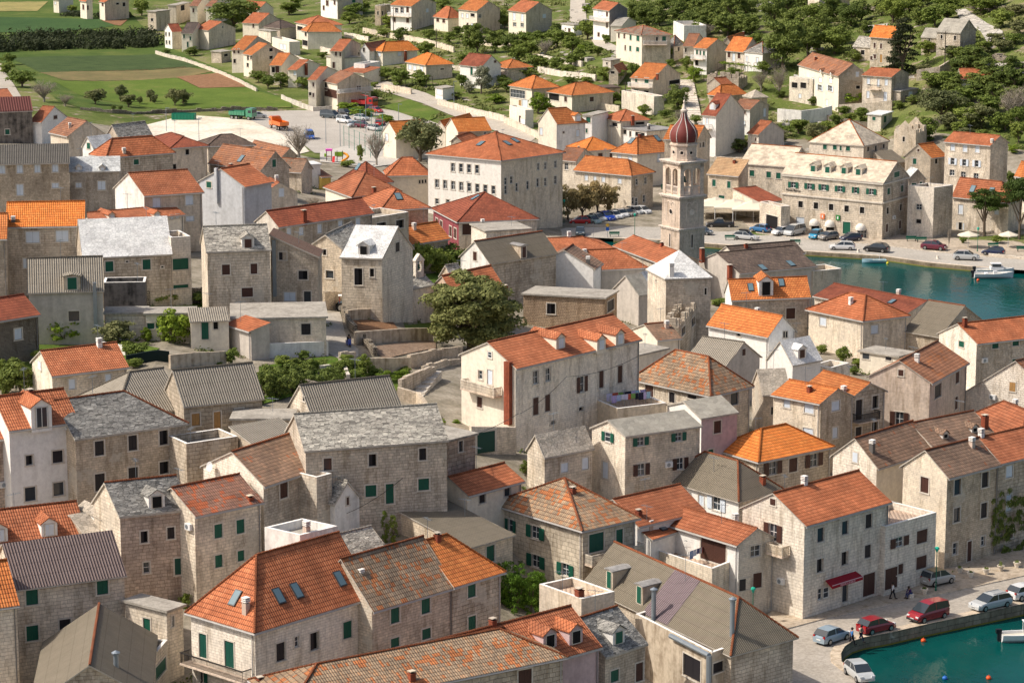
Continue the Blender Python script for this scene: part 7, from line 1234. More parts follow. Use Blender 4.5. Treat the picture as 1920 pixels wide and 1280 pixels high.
# ---------------------------------------------------------------- houses
SLAT=('or','re','ob','da','mx','mg','mb','mf','mr2','dk','bt')
def ridge_col(rm):
 return {'ob':'ob','or':'or','re':'re','da':'da','mx':'re','mg':'re','mb':'mb','mf':'re','mr2':'re','dk':'dk','bt':'or','bs':'or','st':'re','st2':'st2','cg':'re','co':'co'}.get(rm)
def house(r):
 n=r.get('n'); wm=r['wm']; wk=wm.split('/'); wl_=wk[0]; wr=wk[-1]
 stoney=('sg','sw','sl','sp','sr','rk','cp','ds')
 name=n or ('stone_house' if wr in stoney else 'plastered_house')
 if r['r'] in('flat','flatp') and not n: name='flat_roofed_house'
 cat={'chapel':'chapel','church':'church','hotel':'hotel','tower':'tower','ruin':'ruin','garage':'garage','shed':'shed','hut':'hut','arcade':'arcade'}.get(n,'house')
 root=empty(name,(r['o'][0],r['o'][1],r['o'][2]),r['l'],cat,'old stone town houses' if cat=='house' else None)
 a=Vector(r['a']); c=Vector(r['c']); LL=a.length; LR=c.length; e1=c/LR; e2=a/LL
 he=r['he']; zb=r['b']; rise=r['ri']; code=r['r']; s=r['s']; near=s>12.5; mid=s>9
 P=lambda p,q,z:(e1.x*p+e2.x*q,e1.y*p+e2.y*q,z)
 rng=random.Random(hash(r['k'])%9999 if False else sum(map(ord,r['k'])))
 # ---- walls
 ml,mr_=W(wl_),W(wr); mats=[ml,mr_,DARK(),W('wh')]
 mb=MB(); u0=rng.uniform(0,9)
 faces={'L':((0,LL),(0,0),LL,0),'R':((0,0),(LR,0),LR,1),'C':((LR,0),(LR,LL),LL,0),'D':((LR,LL),(0,LL),LR,1)}
 ztop=he+(.75 if code=='flatp' else 0)
 def wp(f,u,z,dep=0):
  (p0,q0),(p1,q1),L,_=faces[f]; t=u/L; p=p0+(p1-p0)*t; q=q0+(q1-q0)*t
  x=Vector(P(p,q,z)); d=(Vector(P(p1,q1,0))-Vector(P(p0,q0,0))).normalized(); nn=Vector((d.y,-d.x,0))
  return x+nn*dep
 holes={'L':[],'R':[],'C':[],'D':[]}; wins=[]
 for f,ty,u,v,ww,hh in r['w']:
  rect=(u-ww/2,u+ww/2,he+v-hh/2,he+v+hh/2)
  ok=rect[3]<he-.05 and rect[2]>zb+.3 and rect[0]>.1 and rect[1]<faces[f][2]-.1
  for h in holes[f]:
   if rect[0]<h[1]+.25 and rect[1]>h[0]-.25 and rect[2]<h[3]+.1 and rect[3]>h[2]-.1: ok=False
  if ok: holes[f].append(rect)
  wins.append((f,ty,rect,ok,hh/ww))
 # plain windows on the two hidden sides, so the house is a house from the side too
 jag=code in('open','ruin')
 for f in 'LRCD':
  L=faces[f][2]; mi=faces[f][3]
  if f=='C': mi=0 if wl_ not in('wh','cr') else 1
  us=sorted({0,L,*[h[0] for h in holes[f]],*[h[1] for h in holes[f]]}); zs=sorted({zb,ztop,*[h[2] for h in holes[f]],*[h[3] for h in holes[f]]})
  for i in range(len(us)-1):
   for j in range(len(zs)-1):
    uc,zc=(us[i]+us[i+1])/2,(zs[j]+zs[j+1])/2
    if any(h[0]<uc<h[1] and h[2]<zc<h[3] for h in holes[f]): continue
    q=[wp(f,us[i],zs[j]),wp(f,us[i+1],zs[j]),wp(f,us[i+1],zs[j+1]),wp(f,us[i],zs[j+1])]
    mb.poly(q,mi,[(us[i]+u0,zs[j]),(us[i+1]+u0,zs[j]),(us[i+1]+u0,zs[j+1]),(us[i]+u0,zs[j+1])])
  dp=-.28
  for h in holes[f]:
   k=[(h[0],h[2]),(h[1],h[2]),(h[1],h[3]),(h[0],h[3])]
   for i in range(4):
    (ua,za),(ub,zb_)=k[i],k[(i+1)%4]
    mb.poly([wp(f,ua,za,dp),wp(f,ub,zb_,dp),wp(f,ub,zb_),wp(f,ua,za)],mi)
   mb.poly([wp(f,x,y,dp) for x,y in k],2)
  # gable / shed tops
  if rise>0:
   (p0,q0),(p1,q1)=faces[f][:2]; prof=[]
   for i in range(9):
    t=i/8; z=zr(code,p0+(p1-p0)*t,q0+(q1-q0)*t,LR,LL,rise); prof.append((t*L,z))
   if code=='ruin': prof=[(t*L,rise*max(0,1-abs(2*t-1))*(1 if f in 'LC' else 0)) for t in [i/8 for i in range(9)]]
   if max(z for _,z in prof)>.05:
    for i in range(8):
     (ua,za),(ub,zb_)=prof[i],prof[i+1]
     q=[(ua,0),(ub,0),(ub,zb_),(ua,za)]
     if za<1e-4: q=q[:3]
     elif zb_<1e-4: q=[q[0],q[1],q[3]]
     if za<1e-4 and zb_<1e-4: continue
     mb.poly([wp(f,x,he+y) for x,y in q],mi,[(x+u0,he+y) for x,y in q])
 if code in('flatp','open','ruin'):
  # parapet thickness or broken wall tops
  th=.3 if code=='flatp' else .6; zi=he if code=='flatp' else .3
  for f in 'LRCD':
   L=faces[f][2]; mi=faces[f][3]
   mb.poly([wp(f,0,ztop),wp(f,L,ztop),wp(f,L-th,ztop,-th),wp(f,th,ztop,-th)],mi if jag else 3)
   mb.poly([wp(f,L-th,zi,-th),wp(f,th,zi,-th),wp(f,th,ztop,-th),wp(f,L-th,ztop,-th)],mi)
  if jag:
   for f in 'LRCD':
    L=faces[f][2]; u=.1
    while u<L-.9:
     d=rng.uniform(.5,1.2); hh=rng.uniform(.1,1.1)
     a0,b0,c0,d0=wp(f,u,ztop,-.02),wp(f,u+d,ztop,-.02),wp(f,u+d,ztop,-.55),wp(f,u,ztop,-.55)
     up=Vector((0,0,hh)); mb.hexa([a0,b0,c0,d0,a0+up,b0+up,c0+up,d0+up],faces[f][3]); u+=d+rng.uniform(.0,.9)
 mb.build('wall',mats,root)
 # cornice on two-material / hotel
 if r.get('hotel'):
  k=MB(); 
  for f in 'LR':
   L=faces[f][2]
   for z in (he-.35,he-3.75):
    A=[wp(f,0,z,0),wp(f,L,z,0),wp(f,L,z,.22),wp(f,0,z,.22)]; k.hexa([*A,*[x+Vector((0,0,.25)) for x in A]])
  k.build('cornice',FRM(),root)
 # ---- roof
 rm=RM[r['rm']](); span={'gR':LL/2,'gL':LR/2,'sR':LL,'sL':LR}.get(code,min(LR,LL)/2); sl=rise/max(span,.1)
 roof=None
 if code in('flat','flatp'):
  k=MB(); o=.25 if code=='flat' else -.3
  z0,z1=(he,he+.22) if code=='flat' else (he-.05,he)
  if code=='flatp': k.poly([P(-o,-o,he),P(LR+o,-o,he),P(LR+o,LL+o,he),P(-o,LL+o,he)])
  else: k.hexa([P(-o,-o,z0),P(LR+o,-o,z0),P(LR+o,LL+o,z0),P(-o,LL+o,z0),P(-o,-o,z1),P(LR+o,-o,z1),P(LR+o,LL+o,z1),P(-o,LL+o,z1)])
  roof=k.build('roof',rm,root)
 elif code not in('open','ruin'):
  oe=.38 if r['rm'] in SLAT or r['rm'] in('co','cb','cg','dc') else .22; og=.16
  polys=[]  # each: list of (p,q,z), u-dir key
  E=lambda z:he+z
  if code=='gR':
   zo=-oe*sl
   polys=[([(-og,-oe,zo),(LR+og,-oe,zo),(LR+og,LL/2,rise),(-og,LL/2,rise)],'p'),([(LR+og,LL+oe,zo),(-og,LL+oe,zo),(-og,LL/2,rise),(LR+og,LL/2,rise)],'p')]
   rid=[((-og,LL/2,rise),(LR+og,LL/2,rise))]
  elif code=='gL':
   zo=-oe*sl
   polys=[([(-oe,LL+og,zo),(-oe,-og,zo),(LR/2,-og,rise),(LR/2,LL+og,rise)],'q'),([(LR+oe,-og,zo),(LR+oe,LL+og,zo),(LR/2,LL+og,rise),(LR/2,-og,rise)],'q')]
   rid=[((LR/2,-og,rise),(LR/2,LL+og,rise))]
  elif code[0]=='h':
   hw=min(LL,LR)/2; o=oe; 
   if code[:2]=='hR':
    near_=code in('hR','hRn'); far_=code in('hR','hRf')
    sl2=rise/hw; pa=hw if near_ else -og; pb=LR-hw if far_ else LR+og
    if pb<pa: pa=pb=LR/2
    x0=-o if near_ else -og; x1=LR+o if far_ else LR+og; zo=-o*rise/(LL/2)
    polys=[([(x0,-o,zo),(x1,-o,zo),(pb,LL/2,rise),(pa,LL/2,rise)],'p'),([(x1,LL+o,zo),(x0,LL+o,zo),(pa,LL/2,rise),(pb,LL/2,rise)],'p')]
    rid=[((pa,LL/2,rise),(pb,LL/2,rise))] if pb-pa>.1 else []
    if near_: polys.append(([(x0,LL+o,zo),(x0,-o,zo),(pa,LL/2,rise)],'q')); rid+=[((x0,-o,zo),(pa,LL/2,rise)),((x0,LL+o,zo),(pa,LL/2,rise))]
    if far_: polys.append(([(x1,-o,zo),(x1,LL+o,zo),(pb,LL/2,rise)],'q')); rid+=[((x1,-o,zo),(pb,LL/2,rise)),((x1,LL+o,zo),(pb,LL/2,rise))]
   else:
    near_=code in('hL','hLn'); far_=code in('hL','hLf')
    qa=hw if near_ else -og; qb=LL-hw if far_ else LL+og
    if qb<qa: qa=qb=LL/2
    y0=-o if near_ else -og; y1=LL+o if far_ else LL+og; zo=-o*rise/(LR/2)
    polys=[([(-o,y1,zo),(-o,y0,zo),(LR/2,qa,rise),(LR/2,qb,rise)],'q'),([(LR+o,y0,zo),(LR+o,y1,zo),(LR/2,qb,rise),(LR/2,qa,rise)],'q')]
    rid=[((LR/2,qa,rise),(LR/2,qb,rise))] if qb-qa>.1 else []
    if near_: polys.append(([(-o,y0,zo),(LR+o,y0,zo),(LR/2,qa,rise)],'p')); rid+=[((-o,y0,zo),(LR/2,qa,rise)),((LR+o,y0,zo),(LR/2,qa,rise))]
    if far_: polys.append(([(LR+o,y1,zo),(-o,y1,zo),(LR/2,qb,rise)],'p')); rid+=[((-o,y1,zo),(LR/2,qb,rise)),((LR+o,y1,zo),(LR/2,qb,rise))]
  elif code=='pyr':
   o=oe; zo=-o*sl; A_=(LR/2,LL/2,rise); c4=[(-o,-o,zo),(LR+o,-o,zo),(LR+o,LL+o,zo),(-o,LL+o,zo)]
   polys=[([c4[i],c4[(i+1)%4],A_],'pq'[i%2]) for i in range(4)]; rid=[(x,A_) for x in c4]
  elif code=='sR':
   zo=-oe*sl; polys=[([(-og,-oe,zo),(LR+og,-oe,zo),(LR+og,LL+og,rise+og*sl),(-og,LL+og,rise+og*sl)],'p')]; rid=[]
  elif code=='sL':
   zo=-oe*sl; polys=[([(-oe,LL+og,zo),(-oe,-og,zo),(LR+og,-og,rise+og*sl),(LR+og,LL+og,rise+og*sl)],'q')]; rid=[]
  k=MB(); th=.13 if r['rm'] in SLAT or r['rm'][0]=='c' else .2
  su=rng.uniform(0,20)
  for pl,ax in polys:
   pts=[Vector(P(p,q,he+z+th)) for p,q,z in pl]; d=(pts[1]-pts[0]).normalized(); nn=(pts[1]-pts[0]).cross(pts[-1]-pts[0]).normalized(); up=nn.cross(d)
   if up.z<0: up=-up
   uv=[((x-pts[0]).dot(d)+su,(x-pts[0]).dot(up)) for x in pts]
   if near and len(pl)==4:  # slightly wavy old roof surface
    nu=max(2,int((pts[1]-pts[0]).length/1.6)); nv=4; amp=.05 if r['rm'] in('st','st2','mx','mg','mr2','wt','sb2') else .015
    g=[[None]*(nv+1) for _ in range(nu+1)]
    for i in range(nu+1):
     for j in range(nv+1):
      s_,t_=i/nu,j/nv; x=(pts[0]*(1-s_)+pts[1]*s_)*(1-t_)+(pts[3]*(1-s_)+pts[2]*s_)*t_
      ed=min(1,2*min(t_,1-t_)*2); z=(mn.noise(Vector((x.x*.6+r['o'][0],x.y*.6+r['o'][1],0)))-.3)*amp*ed*2.5
      g[i][j]=x+Vector((0,0,z))
    for i in range(nu):
     for j in range(nv):
      q=[g[i][j],g[i+1][j],g[i+1][j+1],g[i][j+1]]; k.poly(q,0,[((x-pts[0]).dot(d)+su,(x-pts[0]).dot(up)) for x in q])
   else: k.poly(pts,0,uv)
   lo=[x-Vector((0,0,th)) for x in pts]; k.poly(lo[::-1],1)
   for i in range(len(pts)):
    j=(i+1)%len(pts); k.poly([lo[i],lo[j],pts[j],pts[i]],1)
  rc=ridge_col(r['rm']); tilemat=RM[rc]() if rc else rm
  fas=plaster('eave_mortar',(.52,.47,.40),.15)
  if rc and rid:
   for (p0,p1) in rid:
    A=Vector(P(p0[0],p0[1],he+p0[2]+th+.02)); B=Vector(P(p1[0],p1[1],he+p1[2]+th+.02)); L=(B-A).length; nseg=max(1,int(L/.42)) if near else 1
    for i in range(nseg):
     a0=A+(B-A)*(i/nseg); b0=A+(B-A)*((i+1)/nseg); k.tube(a0,b0,.10 if not near else .095,6,2,.13 if near else None,False)
  roof=k.build('roof',[rm,fas,tilemat],root)
  if s>9 and r['rm'] in SLAT:
   g=MB()
   for pl,ax in polys:
    A=Vector(P(*pl[0][:2],he+pl[0][2]-.02)); B=Vector(P(*pl[1][:2],he+pl[1][2]-.02)); g.tube(A,B,.065,6)
   if near:
    x=wp('R',LR-.25,he-.1,.1); g.tube(x,(x.x,x.y,zb+.5),.05,6)
    x=wp('L',LL-.25,he-.1,.1) if code!='gR' else x; g.tube(x,(x.x,x.y,zb+.5),.05,6)
   g.build('gutter',plain('gutter_grey',(.42,.40,.38),.5) ,root)
 # ---- windows
 for f,ty,(ua,ub,za,zb_),ok,ar in wins:
  hh=zb_-za; ww=ub-ua; door=(ar>1.75 and hh>1.85) or (hh>1.9 and za<1 and ar>.7)
  nm='door' if door else 'window'
  simple=s<8.6 or (ww*s<9)
  bd=.13 if near else .14
  def fb(k,u1,u2,z1,z2,d0,d1,mi=0):
   A=[wp(f,u1,z1,d0),wp(f,u2,z1,d0),wp(f,u2,z1,d1),wp(f,u1,z1,d1)]; dz=Vector((0,0,z2-z1)); A=A[::-1]
   k.hexa([*A,*[x+dz for x in A]],mi)
  k=MB(); lo=0.0 if not ok else -.02
  opn=ty in 'GBW'; cl=ty.lower()
  fb(k,ua-bd,ub+bd,zb_,zb_+bd,lo,.045); fb(k,ua-bd*1.3,ub+bd*1.3,za-bd,za,lo,.08)
  fb(k,ua-bd,ua,za,zb_,lo,.04); fb(k,ub,ub+bd,za,zb_,lo,.04)
  pd=-.16 if ok else .012
  def pane(k,mi_g,mi_f):
   fb(k,ua,ub,za,zb_,pd-.02,pd,mi_g)
   nb=max(1,round(ww/.55)); t=.05
   if not ok or ty!='o':
    for i in range(nb+1):
     u=ua+(ub-ua)*i/nb; fb(k,max(ua,u-t/2 if 0<i<nb else u-(t if i else 0)),min(ub,u+t/2 if 0<i<nb else u+(0 if i else t)),za,zb_,pd,pd+.03,mi_f)
    for z in (za,zb_-t,(za+zb_)/2): fb(k,ua,ub,z,z+t,pd,pd+.031,mi_f)
  smat=shut(cl) if cl in 'gbwyd' else None
  if simple:
   if opn:
    pane(k,2,3); lw=min(ww*.62,.75)
    fb(k,ua-lw,ua-.02,za,zb_,.05,.1,1); fb(k,ub+.02,ub+lw,za,zb_,.05,.1,1)
   elif cl in 'gbwyd': fb(k,ua,ub,za,zb_,pd,.02 if not ok else -.03,1)
   elif ty=='p': pane(k,2,3)
   else: fb(k,ua,ub,za,zb_,pd-.02,pd,2)
   k.build(nm,[FRM(),smat or DARK(),mglass() if ty!='o' else DARK(),WHF()],root)
   continue
  wo=k.build(nm,FRM(),root)
  def shutter(u1,u2,d,parent):
   q=MB(); fb(q,u1,u2,za+.02,zb_-.02,d,d+.045)
   if near:
    z=za+.12
    while z<zb_-.12: fb(q,u1+.07,u2-.07,z,z+.03,d+.045,d+.06); z+=.14
   q.build('shutter',smat,parent)
  if opn:
   q=MB(); sw_=min(ww*.5,.55); inner=ww
   # the opening is the middle third; open leaves lie flat on the wall at both sides
   ua2,ub2=ua+ww*.3,ub-ww*.3
   oa,ob=ua,ub
   pane(q,0,1); q.build('pane',[mglass(),WHF()],wo)
   lw=min(ww*.62,.8); shutter(oa-lw,oa-.03,.06,wo); shutter(ob+.03,ob+lw,.06,wo)
  elif cl in 'gbwyd':
   m_=(ua+ub)/2; d=-.09 if ok else .02
   if ty=='y' and door or ww>.75: shutter(ua+.02,m_-.01,d,wo); shutter(m_+.01,ub-.02,d,wo)
   else: shutter(ua+.02,ub-.02,d,wo)
  elif ty=='o':
   if near and rng.random()<.75:
    smd=plain('shutter_dark',(.022,.02,.024),.5); m_=(ua+ub)/2
    q=MB(); fb(q,ua+.03,m_-.015,za+.03,zb_-.03,pd+.02,pd+.06); q.build('shutter',smd,wo)
    if rng.random()<.6: q=MB(); fb(q,m_+.015,ub-.03,za+.03,zb_-.03,pd+.02,pd+.06); q.build('shutter',smd,wo)
   else:
    q=MB(); fb(q,ua,ub,za,zb_,pd-.02,pd); q.build('pane',DARK() if not near else mglass(),wo)
  else:
   q=MB(); pane(q,0,1); q.build('pane',[mglass(),WHF()],wo)
 # ---- chimneys
 rp=roof or root
 chs=r.get('ch',[])
 if not chs and s>9.3 and r['rm'] in SLAT and rng.random()<.6:
  p,q=LR*rng.uniform(.2,.8),LL*rng.uniform(.3,.6); chs=[[p,q,zr(code,p,q,LR,LL,rise),.9,rng.choice(['cream','brick','white'])]]
 for p,q,z,h,ty in chs:
  k=MB(); x,y,zz=P(p,q,he+z-.5); an=math.atan2(e1.y,e1.x)
  if ty=='pipe':
   k.tube((x,y,zz),(x,y,zz+h+.5),.22,10,0); k.lathe((x,y,zz+h+.5),[(.34,0),(.36,.12),(.0,.32)],10,0); k.build('chimney_pipe',METG(),rp); continue
  if ty=='brickside':
   x,y,_=P(-.3,.9,0); k.cbox(x,y,he-6.4,.55,.8,7.0,0,an); k.build('chimney_stack',BRK(),rp); continue
  mt={'brick':BRK,'cream':lambda:plaster('chimney_cream',(.66,.52,.42),.1),'white':lambda:W('wh'),'stone':lambda:W('sl'),'dark':lambda:plain('sooty_stack',(.13,.12,.11))}[ty]()
  sz=.62 if h>1.6 else .5
  k.cbox(x,y,zz,sz,sz,h+.15,0,an)
  if ty in('cream','dark','stone','white'):
   for i in range(3): k.cbox(x,y,zz+h+.17+i*.16,sz*.72,sz*.72,.07,2,an); k.cbox(x,y,zz+h+.24+i*.16,sz*1.12,sz*1.12,.09,1,an)
  else:
   k.cbox(x,y,zz+h+.15,sz*1.15,sz*1.15,.08,0,an); k.cbox(x,y,zz+h+.23,sz*.6,sz*.6,.16,2,an); k.cbox(x,y,zz+h+.39,sz*1.05,sz*1.05,.06,1,an)
  k.build('chimney',[mt,W('wh') if ty!='brick' else W('gr'),DARK()],rp)
 if s>9.5 and code not in('ruin','open') and rng.random()<.6 and roof:
  p,q=LR*rng.uniform(.15,.85),LL*rng.uniform(.4,.7); x,y,zz=P(p,q,he+zr(code,p,q,LR,LL,rise)); k=MB(); hh=rng.uniform(1.6,2.8); an=rng.uniform(0,3); c_,s_=math.cos(an),math.sin(an)
  k.tube((x,y,zz-.2),(x,y,zz+hh),.03,4); k.tube((x-c_*.7,y-s_*.7,zz+hh-.15),(x+c_*.7,y+s_*.7,zz+hh-.15),.02,4)
  for i in range(6): u=-.6+i*.24; k.tube((x+c_*u-s_*.28,y+s_*u+c_*.28,zz+hh-.15),(x+c_*u+s_*.28,y+s_*u-c_*.28,zz+hh-.15),.013,4)
  k.build('antenna',METG(),rp)
 # ---- slope frame at a roof point
 def frame(p,q):
  e=.05; z0=zr(code,p,q,LR,LL,rise); gp=(zr(code,p+e,q,LR,LL,rise)-z0)/e; gq=(zr(code,p,q+e,LR,LL,rise)-z0)/e
  if abs(gq)>=abs(gp): up,si,g=e2*(1 if gq>0 else -1),e1,abs(gq)
  else: up,si,g=e1*(1 if gp>0 else -1),e2,abs(gp)
  return Vector((up.x,up.y,0)),Vector((si.x,si.y,0)),g
 for p,q in r.get('sk',[]):
  up,si,g=frame(p,q); o=Vector(P(p,q,he+zr(code,p,q,LR,LL,rise)+.16)); u3=(up+Vector((0,0,g))).normalized(); n3=si.cross(u3); n3=n3 if n3.z>0 else -n3
  k=MB(); w2,l2=(.42,.75) if near else (.5,.8)
  def bx(a,b,lo,hi,mi): k.hexa([o+si*x+u3*y+n3*z for z in (lo,hi) for x,y in ((-a,-b),(a,-b),(a,b),(-a,b))],mi)
  bx(w2,l2,-.1,.1,0); f=k.build('skylight',plain('skylight_frame',(.05,.052,.055),.4),rp)
  k=MB(); bx(w2-.08,l2-.1,.1,.11,0); k.build('pane',plain('skylight_glass',(.14,.22,.25),.1,0,.8),f)  # pane colour lightened to stand in for the sky's reflection
 for d in r.get('dm',[]):
  p,q,z,wt,szc=d; up,si,g=frame(p,q); o=Vector(P(p,q,he+zr(code,p,q,LR,LL,rise)))
  w2,hw_,gr=(.75,1.35,.5)
  if szc=='s': w2,hw_,gr=(.45,.7,.35)
  if szc=='b': w2,hw_,gr=(1.05,2.2,.7)
  if r['rm'] in('cg','co') : w2,hw_,gr=(.6,1.9,.1) if r['rm']=='cg' else (.95,1.7,.2)
  L=(hw_+gr)/max(g,.3)+.3; Q=lambda a,b,c:o+si*a+up*b+Vector((0,0,c))
  k=MB(); lo=-.3
  k.poly([Q(-w2,0,lo),Q(w2,0,lo),Q(w2,0,hw_),Q(0,0,hw_+gr),Q(-w2,0,hw_)],0)
  for sgn in(-1,1):
   k.poly([Q(sgn*w2,0,lo),Q(sgn*w2,L,lo),Q(sgn*w2,L,hw_),Q(sgn*w2,0,hw_)],0)
   a_,b_=[Q(sgn*(w2+.15),-.15,hw_-.15*gr/w2),Q(sgn*(w2+.15),L,hw_-.15*gr/w2)],[Q(0,-.15,hw_+gr),Q(0,L,hw_+gr)]
   pts=[a_[0],a_[1],b_[1],b_[0]]; t=Vector((0,0,.1)); k.hexa([*pts,*[x+t for x in pts]],1)
  dmo=k.build('dormer',[W(wl_ if wl_ in('wh','pk','cr','sl') else 'wp') if r['rm'] not in('cg','co','bs') else W('gs' if r['rm']!='bs' else 'sl'),rm if r['rm']!='cg' else RM['cf']()],rp)
  ow=w2*.55; z0,z1=.2,hw_-.12
  k=MB(); cc=[Q(-ow-.1,-.05,z0-.1),Q(ow+.1,-.05,z0-.1),Q(ow+.1,0,z0-.1),Q(-ow-.1,0,z0-.1)]; k.hexa([*cc,*[x+Vector((0,0,z1-z0+.2)) for x in cc]],0)
  cc=[Q(-ow,-.08,z0),Q(ow,-.08,z0),Q(ow,-.04,z0),Q(-ow,-.04,z0)]; k.hexa([*cc,*[x+Vector((0,0,z1-z0)) for x in cc]],1)
  if wt in 'pwo': 
   for a_ in (-ow,-.03,ow-.06): cc=[Q(a_,-.1,z0),Q(a_+.06,-.1,z0),Q(a_+.06,-.07,z0),Q(a_,-.07,z0)]; k.hexa([*cc,*[x+Vector((0,0,z1-z0)) for x in cc]],2)
  k.build('window',[FRM(),{'o':DARK(),'p':mglass(),'w':shut('w'),'g':shut('g'),'b':shut('b')}[wt],WHF() if wt!='o' else DARK()],dmo)
 if 'purple' in r['l']:
  k=MB(); Q=lambda p,q,dz=.17:Vector(P(p,q,he+zr(code,max(p,0),q,LR,LL,rise)+(p*sl if p<0 else 0)+dz)); A=[Q(-.35,LL*.40),Q(-.35,LL*.57),Q(LR/2,LL*.57),Q(LR/2,LL*.40)]
  d=(A[1]-A[0]).normalized(); k.poly(A,0,[((x-A[0]).dot(d),(x-A[0]).length if i in(2,3) else 0) for i,x in enumerate(A)]); k.build('purple_sheets',corrug('purple_corrugated_sheet',(.20,.15,.16),(.34,.27,.28)),rp)
 if 'grey pipe along' in r['l']:
  k=MB(); k.tube(wp('L',LL*.5,he+.5,.25),wp('L',LL-.1,he+.5,.25),.24,8); k.tube(wp('L',LL-.1,he+.5,.25),wp('L',LL-.1,0,.25),.24,8); k.build('duct_pipe',METG(),root)
 # ---- balcony, awning, ac, dish, flue, belfry
 if 'bal' in r:
  f,ua,ub,z=r['bal']; z=z+he; k=MB(); D=1.15
  def sb(k,u1,u2,z1,z2,d0,d1,mi=0):
   A=[wp(f,u1,z1,d1),wp(f,u2,z1,d1),wp(f,u2,z1,d0),wp(f,u1,z1,d0)]; dz=Vector((0,0,z2-z1)); k.hexa([*A,*[x+dz for x in A]],mi)
  sb(k,ua,ub,z-.16,z,0.0,D); b=k.build('balcony',W('cp'),root)
  k=MB(); lt=wl_ in('wh','cr') or 'G' in [x[1] for x in wins] or wl_=='sl' and 'awn' in r; st=.14 if near else .3; tw=.035 if not lt else .07
  u=ua+.05
  while u<ub-.04: sb(k,u,u+tw,z,z+.9,D-.1,D-.1+tw); u+=st
  for uu in (ua+.02,ub-.09):
   v=.1
   while v<D-.1: sb(k,uu,uu+tw,z,z+.9,v,v+tw); v+=st
   sb(k,uu,uu+.07,z+.9,z+.98,.0,D)
  sb(k,ua+.02,ub-.02,z+.9,z+.985,D-.13,D-.01); k.build('railing',W('sl') if lt and near else WHF() if lt else IRON(),b)
 if 'awn' in r:
  f,ua,ub,z=r['awn']; z=min(z,z)+he; k=MB(); red=plain('red_awning_cloth',(.30,.008,.02),.8)
  A=[wp(f,ua,z+.25,.03),wp(f,ub,z+.25,.03),wp(f,ub,z-.1,1.0),wp(f,ua,z-.1,1.0)]
  k.poly(A); k.poly([A[3],A[2],A[2]-Vector((0,0,.34)),A[3]-Vector((0,0,.34))]); k.poly([A[0],A[3],A[3]-Vector((0,0,.34))]); k.poly([A[1],A[2]-Vector((0,0,.34)),A[2]])
  aw=k.build('awning',red,root)
  x0,x1=A[3],A[2]; k=MB(); k.tube(x0,x1,.05,6); k.build('awning_bar',plain('pale_pink_bar',(.62,.40,.42)),aw)
  sign_text('MESNICA KARLO',(x0+x1)/2-Vector((0,0,.28)),(x1-x0).normalized(),.3,plain('awning_lettering',(.75,.45,.48)),aw,.012)
 if 'ac' in r:
  f,u,z=r['ac']; k=MB(); z+=he
  A=[wp(f,u-.42,z-.3,.32),wp(f,u+.42,z-.3,.32),wp(f,u+.42,z-.3,.02),wp(f,u-.42,z-.3,.02)]; k.hexa([*A,*[x+Vector((0,0,.6)) for x in A]],0)
  cpt=wp(f,u-.1,z,.33); k.tube(cpt,cpt-(cpt-wp(f,u-.1,z,.0)).normalized()*-.01,.22,12,1); k.build('air_conditioner',[WHF(),METG()],root)
 if 'dish' in r:
  f,u,z=r['dish']; k=MB(); x=wp(f,u,z+he,.5); nn=(wp(f,u,0,1)-wp(f,u,0,0)).normalized()+Vector((0,0,.25)); nn.normalize(); sx=nn.orthogonal().normalized(); sy=nn.cross(sx)
  for i in range(14):
   t0,t1=2*math.pi*i/14,2*math.pi*(i+1)/14; e=lambda t,rr,dd:x+(sx*math.cos(t)+sy*math.sin(t))*rr+nn*dd
   k.poly([e(t0,.48,.12),e(t1,.48,.12),e(t1,.25,.02),e(t0,.25,.02)]); k.poly([e(t0,.25,.02),e(t1,.25,.02),x])
  k.tube(x,wp(f,u,z+he-.3,0),.03); k.build('satellite_dish',WHF(),root)
 if 'flue' in r:
  f,u,z0,z1=r['flue']; k=MB(); A=[wp(f,u-.22,he+z1,.42),wp(f,u+.22,he+z1,.42),wp(f,u+.22,he+z1,.02),wp(f,u-.22,he+z1,.02)]; k.hexa([*A,*[x+Vector((0,0,z0-z1)) for x in A]]); k.build('flue',METG() if wl_!='bl' else W('bl'),root)
 if 'belf' in r:
  p,q,z=r['belf']; x,y,zz=P(p,q,he+z-.3); k=MB(); A=(e1.x,e1.y);B=(e2.x,e2.y); o=(x,y)
  k.box(o,A,B,.7,.25,zz,zz+1.1,0,-.7,-.25); k.box(o,A,B,-.4,.25,zz+1.1,zz+2.5,0,-.7,-.25); k.box(o,A,B,.7,.25,zz+1.1,zz+2.5,0,.4,-.25)
  Q=lambda a,b,c:(x+e1.x*a+e2.x*b,y+e1.y*a+e2.y*b,zz+c)
  k.hexa([Q(-.8,-.3,2.5),Q(.8,-.3,2.5),Q(.8,.3,2.5),Q(-.8,.3,2.5),Q(-.8,-.3,2.65),Q(.8,-.3,2.65),Q(.8,.3,2.65),Q(-.8,.3,2.65)])
  k.poly([Q(-.8,-.3,2.65),Q(.8,-.3,2.65),Q(0,-.3,3.5)]);k.poly([Q(-.8,.3,2.65),Q(0,.3,3.5),Q(.8,.3,2.65)]);k.poly([Q(-.8,-.3,2.65),Q(0,-.3,3.5),Q(0,.3,3.5),Q(-.8,.3,2.65)]);k.poly([Q(.8,-.3,2.65),Q(.8,.3,2.65),Q(0,.3,3.5),Q(0,-.3,3.5)])
  bf=k.build('belfry',W('sl'),rp); k=MB(); k.lathe((x,y,zz+1.5),[(.26,0),(.2,.15),(.14,.45),(0,.55)],10); k.build('bell',plain('bronze',(.05,.10,.07),.5,.6),bf)
